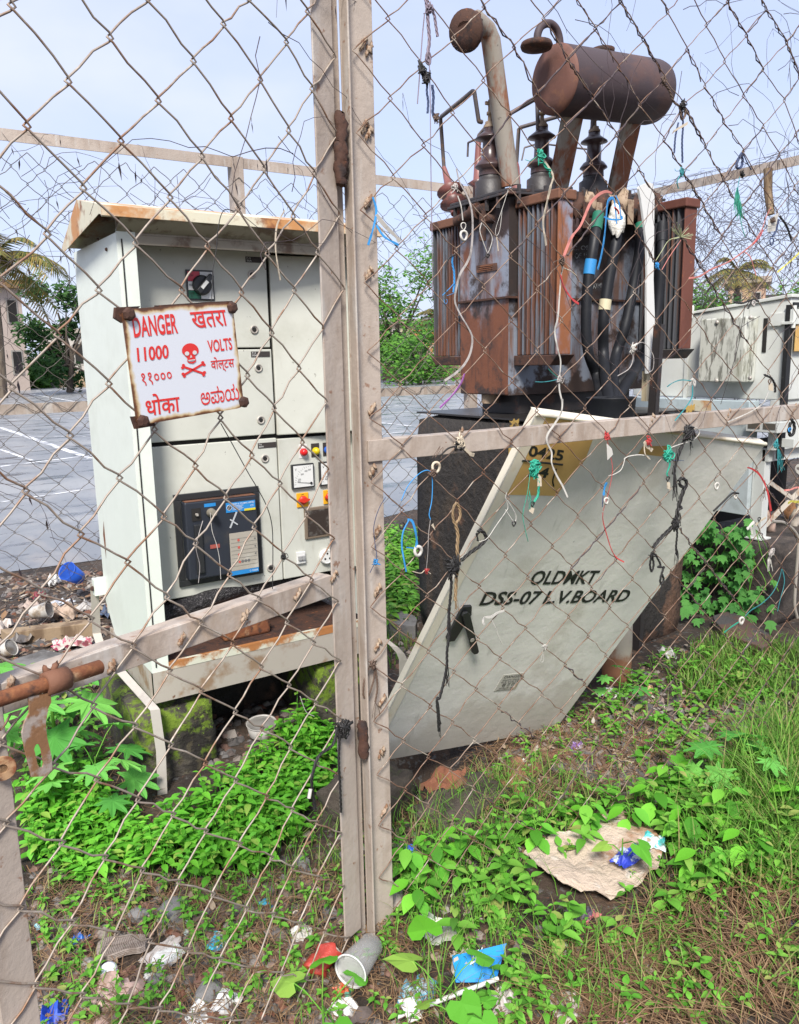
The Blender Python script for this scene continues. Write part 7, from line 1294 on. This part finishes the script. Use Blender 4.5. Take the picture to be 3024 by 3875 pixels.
ST('twine', 'frayed blue twine on left radiator fins', 'twine', R3(300, 600)).rope(R3, [(300, 595), (295, 660), (310, 740), (312, 830), (305, 910)], .0022, 'blue').cord(R3, [(315, 830), (270, 880), (210, 938)], .0012, 'blue').cord(R3, [(320, 840), (322, 905), (250, 940)], .0007, 'blue').cord(R3, [(320, 590), (270, 620), (240, 690), (240, 850), (235, 990)], .0025, 'black').ring(R3, (240, 990), .006, 'blue', w=.0008)
ST('twine', 'white string loop with black clip before the tank name plate', 'twine', R3(540, 320)).cord(R3, [(545, 320), (530, 390), (560, 490), (590, 570)], .0016, 'white').cord(R3, [(545, 320), (600, 380), (635, 450), (615, 540), (595, 580)], .0012, 'white').ring(R3, (597, 600), .005, 'black').cord(R3, [(555, 625), (600, 585)], .0012, 'black')
ST('twine', 'thin pale blue string hung from lid corner with a white tail', 'twine', R3(770, 40)).cord(R3, [(770, 40), (720, 200), (665, 370), (672, 430), (700, 370), (720, 200)], .0009, 'white').cord(R3, [(672, 440), (685, 560)], .0018, 'cream')
ST('twine', 'green twine knotted on mesh before middle bushing', 'twine', R1(1040, 1320)).knot(R1, (1040, 1325), .020, 'green', 7).rope(R1, [(1040, 1330), (1070, 1370), (1090, 1420), (1130, 1450)], .0035, 'green').cord(R1, [(1010, 1330), (960, 1365), (915, 1355)], .0011, 'green').fray(R1, (1130, 1440), .02, 5, 'green')
ST('rope', 'pale twisted rope looped at top just right of the centre post', 'rope', R1(90, 60)).rope(R1, [(60, -60), (80, 60), (90, 200), (100, 330), (90, 430), (75, 500), (95, 540), (105, 500), (95, 440)], .0036, 'lilac').rope(R1, [(100, 40), (140, 120), (155, 210), (170, 310)], .0030, 'lilac').cord(R1, [(60, 120), (40, 330), (20, 620), (0, 880)], .0018, 'lilac').knot(R1, (95, 75), .014, 'lilac', 6)
ST('rope', 'black cloth bundle with dark braid hanging beside the centre post', 'rope', R1(45, 640)).knot(R1, (30, 600), .016, 'black', 8).knot(R1, (70, 670), .015, 'black', 8).rope(R1, [(85, 700), (80, 780), (90, 860), (85, 960)], .0024, 'navy').rope(R1, [(125, 720), (135, 820), (130, 960), (160, 1010), (175, 980)], .0030, 'navy').knot(R1, (155, 1000), .012, 'brown', 6)
ST('string', 'very long lilac string hanging straight from the pale twisted rope', 'string', R1(100, 540)).cord(R1, [(100, 530), (108, 800), (112, 1200), (118, 1680)], .0015, 'lilac').cord(R3, [(118, 100), (125, 500), (130, 960)], .0014, 'lilac')
ST('rope', 'dark braided rope with pale tag hanging right of drum tank', 'rope', R2(715, 880)).knot(R2, (710, 890), .017, 'black', 9).rope(R2, [(720, 900), (740, 960), (710, 1010), (690, 900)], .0032, 'brown').rope(R2, [(700, 900), (720, 1040), (712, 1200), (715, 1380)], .0026, 'navy').rope(R2, [(680, 1040), (655, 1160), (645, 1300)], .0024, 'navy').tag(R2, [(620, 1140), (640, 1105), (760, 1030), (755, 1060), (660, 1110)], 'cream').rope(R2, [(540, 690), (600, 760), (640, 860), (690, 900)], .003, 'brown').knot(R2, (545, 680), .014, 'brown', 6)
ST('twine', 'teal twine knot on mesh above end of the side rail', 'twine', R2(700, 1450)).knot(R2, (700, 1460), .013, 'teal', 6).cord(R2, [(700, 1480), (670, 1540), (680, 1600)], .0022, 'teal').cord(R2, [(700, 1450), (740, 1440), (775, 1445)], .001, 'teal').cord(R2, [(700, 1450), (660, 1450), (650, 1430)], .001, 'teal')
ST('rope', 'navy rope loop tied high at right, above green netting', 'rope', R2(1215, 1300)).rope(R2, [(1215, 1300), (1180, 1370), (1175, 1420), (1210, 1420), (1225, 1360), (1215, 1300)], .0036, 'navy').cord(R2, [(1230, 1300), (1265, 1380), (1300, 1440)], .0022, 'navy').knot(R2, (1215, 1480), .012, 'black', 6)
ST('netting', 'shred of bright green netting hanging at upper right', 'netting', R4(1190, 30)).fray(R4, (1180, 20), .085, 34, 'green', .0009, 'net_strands', .32).fray(R4, (1200, 130), .06, 20, 'green', .0008, 'net_strands', .25).cord(R4, [(1185, 20), (1200, 200), (1215, 330), (1245, 440)], .0014, 'green').cord(R2, [(1200, 1500), (1185, 1600), (1190, 1700)], .0014, 'teal')
ST('ribbon', 'pink ribbon stretched from wooden stick toward red rust plate', 'ribbon', R4(1460, 200)).strap(R4, [(1465, 195), (1430, 260), (1400, 350), (1360, 430), (1310, 500), (1200, 590), (1090, 660), (960, 715), (860, 775), (770, 790)], .0065, 'pink').strap(R4, [(1240, 565), (1290, 610), (1320, 700), (1340, 770)], .004, 'pink').cord(R4, [(1320, 500), (1370, 440), (1400, 380)], .002, 'red')
ST('paper_tag', 'white paper tag with navy loop hung below wooden stick', 'tag', R4(1480, 280)).tag(R4, [(1435, 400), (1440, 300), (1530, 235), (1500, 390)], 'white').knot(R4, (1475, 300), .012, 'brown', 6).rope(R4, [(1530, 290), (1510, 380), (1480, 440)], .003, 'navy').ring(R4, (1472, 482), .012, 'navy', w=.003).rope(R4, [(1540, 265), (1600, 350), (1640, 470)], .003, 'black')
ST('straw_tuft', 'pale green frayed tuft in front of red rust plate', 'twine', R4(700, 430)).fray(R4, (700, 440), .05, 20, 'straw', .0011, 'strands', 1.2, (.1, 0, .2)).cord(R4, [(690, 440), (600, 470), (540, 560), (490, 640)], .0014, 'straw').cord(R4, [(700, 470), (610, 600), (540, 720)], .0013, 'pink').knot(R4, (495, 690), .012, 'blue', 6)
ST('rope', 'black twisted scrap tied above roof of pale grey kiosk', 'rope', R4(1300, 980)).rope(R4, [(1155, 998), (1230, 1000), (1300, 975), (1360, 985)], .003, 'black').rope(R4, [(1300, 985), (1270, 1050)], .0025, 'black').ring(R4, (1318, 1005), .009, 'grey', w=.004).cord(R4, [(1245, 1020), (1220, 1180), (1180, 1400), (1040, 1860)], .0012, 'black')
ST('twine', 'green twine tangle over ochre number patch with black ring', 'twine', R5(1250, 540)).knot(R5, (1255, 545), .026, 'green', 10).rope(R5, [(1260, 570), (1290, 630), (1295, 690), (1290, 760), (1260, 810)], .0032, 'green').ring(R5, (1248, 828), .007, 'black').tag(R5, [(1285, 690), (1290, 590), (1315, 620), (1318, 690)], 'cream').tag(R5, [(1220, 880), (1240, 850), (1262, 860), (1250, 905)], 'cream').cord(R5, [(1230, 590), (1210, 740), (1175, 900), (1190, 1010), (1215, 1115)], .0013, 'green').fray(R5, (1225, 720), .05, 8, 'green', .0006, 'strands', .3)
ST('rope', 'frayed jute rope hanging on mesh before the blackened plinth', 'rope', R5(660, 820)).rope(R5, [(665, 815), (640, 860), (638, 930), (655, 975), (690, 930), (690, 870), (668, 820)], .0034, 'jute').rope(R5, [(655, 970), (675, 1060), (670, 1180), (680, 1260), (665, 1380), (655, 1570)], .0042, 'jute').fray(R5, (656, 1540), .04, 10, 'jute', .0007, 'frayed_end', .2)
ST('rope', 'black rope tied across board door edge and trailing far down its face', 'rope', R5(840, 1030)).rope(R5, [(830, 1040), (850, 1028), (885, 1060), (890, 1100), (840, 1150), (770, 1200), (710, 1250), (650, 1290)], .0045, 'black').knot(R5, (640, 1300), .026, 'black', 11).rope(R5, [(820, 1050), (830, 1110)], .003, 'black').rope(R5, [(620, 1340), (625, 1450), (610, 1620), (600, 1800)], .0035, 'black').rope(R7, [(605, 0), (610, 180), (592, 330), (590, 450), (565, 580), (535, 690), (515, 705), (525, 860), (530, 950)], .0035, 'black').fray(R7, (590, 420), .07, 10, 'black', .0009, 'frayed_end', .1).fray(R7, (525, 720), .10, 8, 'black', .001, 'frayed_end', .08)
ST('strap', 'blue strap with white plastic ring left of the plinth', 'strap', R5(300, 940)).strap(R5, [(290, 945), (325, 960), (350, 1040), (360, 1120), (355, 1160)], .009, 'blue').strap(R5, [(280, 1160), (340, 1165)], .006, 'blue').ring(R5, (370, 1188), .013, 'white', w=.006).cord(R5, [(300, 950), (255, 1040), (245, 1150), (262, 1260), (278, 1345)], .0028, 'blue').ring(R5, (245, 993), .009, 'black', w=.003)
ST('twine', 'thin blue twine strung from rail to the gap beside centre post', 'twine', R5(450, 570)).cord(R5, [(240, 800), (290, 690), (370, 600), (430, 568), (468, 585), (480, 660), (475, 800), (455, 900), (465, 945)], .0016, 'blue').cord(R5, [(465, 945), (450, 1060), (445, 1200), (432, 1340)], .0010, 'grey').tag(R5, [(470, 990), (485, 975), (502, 1030)], 'cream').cord(R5, [(330, 1345), (390, 1358), (425, 1335), (465, 1362)], .0016, 'cream').knot(R5, (428, 1338), .008, 'red', 4)
ST('twine', 'dark blue thread hanging down the front of centre post', 'twine', R5(100, 780)).cord(R5, [(120, 775), (70, 860), (30, 1000), (40, 1140), (50, 1240), (0, 1355)], .0012, 'navy').knot(R5, (40, 1270), .010, 'blue', 4)
ST('rag', 'dirty white rag strip knotted on the mid rail near the post', 'rag', R5(690, 330)).strap(R5, [(685, 320), (700, 360), (730, 400), (770, 440), (800, 450)], .012, 'cream').knot(R5, (685, 350), .020, 'cream', 6).knot(R5, (690, 370), .022, 'black', 5).cord(R5, [(670, 380), (600, 400), (545, 450)], .003, 'black').cord(R5, [(480, 470), (540, 380), (500, 470), (560, 390), (545, 480)], .0009, 'brown')
ST('ring_tie', 'off-white plastic ring with brown wire below the rail', 'plastic ring', R5(510, 540)).ring(R5, (508, 545), .014, 'cream', w=.005).knot(R5, (480, 590), .014, 'brown', 4)
ST('string', 'white string loop with small dark ring at board door edge', 'string', R5(1045, 780)).cord(R5, [(1050, 738), (1042, 780), (1060, 850), (1040, 890), (970, 990), (900, 1090), (835, 1118)], .0013, 'white').cord(R5, [(1042, 780), (1095, 860), (1122, 920), (1108, 965), (1060, 900), (1040, 870)], .0015, 'white').ring(R5, (1106, 978), .007, 'black')
ST('string', 'white twisted plastic bit over the board door handle', 'string', R7(1000, 30)).strap(R7, [(1032, 20), (980, 40), (930, 70), (880, 75), (868, 110), (878, 130)], .009, 'white').cord(R7, [(930, 80), (970, 170), (1000, 250), (1020, 285)], .0012, 'white')
ST('string', 'white thread loop hanging at middle of board door', 'string', R7(1335, 290)).knot(R7, (1335, 295), .010, 'white', 4).cord(R7, [(1335, 300), (1318, 380), (1305, 415), (1330, 410), (1335, 350)], .0007, 'white')
ST('ribbon', 'red and white ribbon with blue piece at centre of the board door', 'ribbon', R6(225, 300)).knot(R6, (222, 305), .014, 'red', 6).tag(R6, [(232, 490), (225, 360), (265, 400), (275, 445)], 'white').cord(R6, [(230, 330), (255, 450), (272, 560), (250, 700), (200, 880)], .0012, 'red').strap(R6, [(198, 890), (200, 960), (230, 1070), (262, 1170), (300, 1235), (360, 1272)], .005, 'red').strap(R6, [(230, 660), (212, 700), (205, 760)], .012, 'blue').ring(R6, (225, 803), .010, 'white', w=.004).cord(R6, [(200, 760), (195, 850)], .002, 'navy')
ST('twine', 'bright green plastic knot with cream tag below the rail', 'twine', R6(700, 440)).knot(R6, (690, 450), .026, 'green', 9).strap(R6, [(700, 440), (712, 490), (708, 540), (690, 590), (700, 620)], .008, 'green').ring(R6, (697, 633), .008, 'black').tag(R6, [(688, 705), (690, 655), (712, 660), (716, 718)], 'cream').cord(R6, [(720, 490), (820, 492)], .001, 'navy')
ST('rope', 'thick black braided rope hanging in loops across board door', 'rope', R6(850, 260)).knot(R6, (850, 285), .030, 'black', 12).rope(R6, [(840, 300), (810, 370), (780, 440), (755, 520), (740, 600)], .005, 'black').fray(R6, (745, 560), .10, 14, 'black', .0011, 'frayed_end', .15).fray(R6, (870, 330), .05, 7, 'black', .0008, 'frayed_end', .4).rope(R6, [(780, 650), (800, 630), (835, 645), (835, 690), (800, 690), (785, 665)], .0048, 'black').rope(R6, [(830, 690), (800, 770), (780, 850), (800, 855), (775, 870), (760, 960)], .0058, 'black').knot(R6, (750, 985), .024, 'black', 9).rope(R6, [(740, 990), (690, 1040), (630, 1100), (585, 1160)], .0052, 'black').rope(R6, [(765, 990), (768, 1060), (760, 1150), (765, 1220)], .003, 'black').fray(R6, (765, 1160), .06, 8, 'black', .0009, 'frayed_end', .2).fray(R6, (790, 890), .05, 6, 'black', .0009, 'frayed_end', .15)
ST('rope', 'pair of small black rope loops at lower right of board door', 'rope', R6(575, 1200)).knot(R6, (570, 1215), .012, 'black', 6).rope(R6, [(572, 1220), (560, 1290), (572, 1345), (588, 1290), (575, 1220)], .0030, 'black').rope(R6, [(600, 1210), (640, 1290), (620, 1310), (670, 1310)], .003, 'black').rope(R6, [(665, 1310), (640, 1400), (645, 1440), (665, 1410), (655, 1370)], .0032, 'black').cord(R6, [(648, 1430), (642, 1520)], .0024, 'black')
ST('string', 'white string draped from black rope knot along the ochre patch', 'string', R6(930, 280)).cord(R6, [(870, 225), (925, 250), (938, 285), (890, 335), (800, 365), (720, 395), (690, 425)], .0022, 'white').cord(R6, [(360, 480), (400, 460), (480, 450), (540, 462), (560, 485)], .0026, 'white').cord(R6, [(370, 470), (340, 560), (280, 600), (240, 610)], .0018, 'white')
ST('rag', 'brown and cream scrap tied over small ochre patch', 'rag', R6(530, 360)).knot(R6, (545, 345), .016, 'red', 6).strap(R6, [(515, 350), (545, 390), (578, 415)], .014, 'cream').strap(R6, [(515, 370), (522, 440), (555, 480)], .005, 'cream')
ST('twine', 'teal frayed tassel tied at upper right corner of board door', 'twine', R6(1530, 360)).knot(R6, (1520, 365), .018, 'teal', 6).fray(R6, (1540, 380), .10, 26, 'teal', .0010, 'tassel', .18, (.2, 0, -1))
ST('ring_tie', 'white ceramic ring hanging at right part of board door', 'plastic ring', R6(1065, 640)).cord(R6, [(1080, 590), (1055, 640), (1075, 670)], .0010, 'black').ring(R6, (1072, 690), .012, 'white', w=.005).cord(R6, [(1090, 600), (1085, 670)], .0009, 'white')
ST('twig', 'black bent twig with white bead near right end of board door', 'twig', R6(1200, 750)).cord(R6, [(1240, 745), (1190, 745), (1120, 810), (1048, 880)], .0042, 'black').ring(R6, (1218, 770), .008, 'white', w=.004)
ST('twine', 'long green twine falling over ivy with white ring at its end', 'twine', R6(1570, 1330)).strap(R6, [(1572, 1325), (1550, 1410), (1500, 1510), (1420, 1590), (1340, 1640), (1290, 1690)], .007, 'teal').strap(R6, [(1578, 1330), (1592, 1430), (1560, 1560), (1540, 1650)], .006, 'teal').ring(R8, (1263, 100), .013, 'white', w=.006).strap(R8, [(1240, 110), (1180, 150), (1130, 190)], .007, 'green')
ST('ribbon', 'red ribbon dangling before kiosk leg', 'ribbon', R6(1320, 540)).strap(R6, [(1308, 545), (1350, 560), (1400, 600), (1440, 670), (1470, 760), (1490, 880)], .008, 'red').cord(R6, [(1440, 640), (1470, 800), (1490, 960)], .0012, 'red').fray(R6, (1440, 700), .06, 10, 'brown', .0007, 'strands', .7)
ST('rag', 'white rag scraps tied on mesh beside foot of kiosk leg', 'rag', R6(1340, 1000)).strap(R6, [(1360, 960), (1330, 990), (1305, 1020)], .012, 'white').strap(R6, [(1335, 1000), (1345, 1060)], .014, 'white').strap(R6, [(1450, 930), (1410, 955), (1370, 990)], .010, 'cream').ring(R6, (1398, 945), .008, 'black')
ST('rag', 'grey-white rag knot on mesh before dark ivy block', 'rag', R6(1480, 1200)).knot(R6, (1485, 1200), .020, 'grey', 7).fray(R6, (1475, 1220), .06, 12, 'white', .0014, 'rag_strips', .4)
ST('rope', 'black rope loop with pale blue bead tied on the rail at right', 'rope', R6(1650, 180)).rope(R6, [(1645, 175), (1665, 210), (1665, 270), (1640, 300), (1625, 260), (1640, 200)], .005, 'black').ring(R6, (1632, 258), .008, 'blue', w=.003)
ST('ribbon', 'yellow ribbon end poking in at right edge below the rail', 'ribbon', R6(1680, 810)).strap(R6, [(1740, 800), (1690, 810), (1650, 805), (1620, 820)], .012, 'yellow').strap(R6, [(1730, 560), (1700, 530), (1680, 560), (1720, 600)], .014, 'white').strap(R6, [(1730, 700), (1680, 700), (1640, 715), (1590, 722)], .008, 'pink')
ST('ribbon', 'yellow strip slanting across side fence at right edge', 'ribbon', R4(1680, 590)).strap(R4, [(1720, 560), (1660, 620), (1590, 680), (1520, 740)], .007, 'yellow')
ST('ribbon', 'white bow tied on mesh before the kiosk body', 'ribbon', R4(800, 1650)).strap(R4, [(800, 1640), (770, 1680), (775, 1700), (800, 1650)], .008, 'white').strap(R4, [(800, 1640), (825, 1670), (820, 1705), (800, 1650)], .008, 'white').strap(R4, [(790, 1660), (700, 1655), (630, 1680), (585, 1712)], .004, 'teal').strap(R4, [(800, 1700), (795, 1800), (740, 1890), (650, 2000)], .005, 'teal')
ST('string', 'white cable tie loop hanging beside the white strip', 'cable tie', R4(290, 1390)).knot(R4, (285, 1395), .013, 'white', 6).cord(R4, [(300, 1370), (370, 1335), (430, 1380), (470, 1460), (465, 1560), (430, 1590)], .0014, 'grey').cord(R4, [(290, 1400), (295, 1480), (260, 1560), (165, 1620)], .0016, 'grey').cord(R4, [(290, 1370), (330, 1350)], .005, 'white')
ST('string', 'white cloth scrap with dark clip before right part of kiosk', 'rag', R4(1450, 1640)).tag(R4, [(1445, 1740), (1445, 1690), (1480, 1680), (1485, 1750)], 'cream').ring(R4, (1455, 1670), .008, 'brown').rope(R4, [(1410, 1610), (1470, 1640), (1500, 1700), (1500, 1760)], .0034, 'black').strap(R4, [(1445, 1760), (1400, 1850), (1280, 1930), (1100, 2010)], .005, 'white')
ST('rope', 'thin black cord with white bead tied to gate stile low down', 'rope', C7(1450, 390), True).knot(C7, (1465, 400), .026, 'black', 9).rope(C7, [(1440, 400), (1420, 470), (1360, 520), (1335, 590), (1330, 640), (1345, 745)], .0034, 'black').rope(C7, [(1450, 420), (1445, 540), (1450, 640), (1455, 760)], .003, 'black').cord(C7, [(1325, 660), (1318, 700)], .006, 'white').cord(C7, [(1280, 265), (1305, 330), (1340, 350)], .001, 'white')
ST('rope', 'brown twisted cord looped on the fence post above lower hinge', 'rope', C7(1590, 120)).knot(C7, (1590, 125), .014, 'brown', 7).rope(C7, [(1580, 130), (1555, 190), (1550, 260), (1570, 265), (1595, 190), (1595, 130)], .0022, 'brown').rope(C7, [(1600, 135), (1610, 220), (1600, 290)], .0022, 'brown').fray(C7, (1600, 290), .04, 5, 'brown')
ST('ribbon', 'blue ribbon and white clip on the post edge beside cabinet roof', 'ribbon', C1(1590, 850)).strap(C1, [(1590, 840), (1605, 900), (1590, 980), (1570, 1045)], .007, 'blue').strap(C1, [(1605, 960), (1640, 1010), (1700, 1045)], .007, 'blue').strap(C1, [(1605, 915), (1640, 960), (1690, 1010), (1705, 1030)], .012, 'white')
ST('string', 'violet plastic string hanging on the far mesh left of plinth', 'string', R3(390, 1560)).strap(R3, [(400, 1600), (370, 1680), (290, 1790), (190, 1890)], .007, 'violet')
ST('twine', 'short pale green twine on mesh before lower middle of tank', 'twine', R3(1200, 1650)).knot(R3, (1200, 1650), .013, 'grey', 6).cord(R3, [(1190, 1650), (1120, 1665), (1060, 1672), (1000, 1670)], .0013, 'teal').cord(R3, [(1200, 1640), (1150, 1600), (1110, 1560)], .0008, 'green').cord(R3, [(1210, 1630), (1245, 1575)], .0009, 'brown')
ST('thread', 'thin black wire hanging inside the gate mesh before big breaker', 'wire', C4(720, 10), True).cord(C4, [(715, 5), (780, 120), (860, 265), (940, 410), (1000, 510), (1080, 660), (1125, 810), (1135, 1000), (1132, 1340)], .0013, 'black', o=-.03).knot(C4, (1215, 1080), .009, 'black', 5)
ST('thread', 'thin wire curling down from roof lip before the rotary switch', 'wire', C3(980, 90), True).cord(C3, [(1040, 95), (985, 85), (955, 130), (938, 230), (930, 330), (910, 450), (902, 640)], .0011, 'black').strap(C3, [(1345, 90), (1300, 180), (1290, 300), (1300, 400), (1320, 515)], .004, 'cream')
ST('thread', 'two white threads hanging over the big breaker face', 'thread', C4(560, 790), True).cord(C4, [(630, 725), (645, 870), (680, 980), (705, 1100), (715, 1260)], .0009, 'white', o=-.03).cord(C4, [(570, 790), (535, 910), (515, 1010), (545, 1150), (535, 1290)], .0009, 'grey', o=-.03)
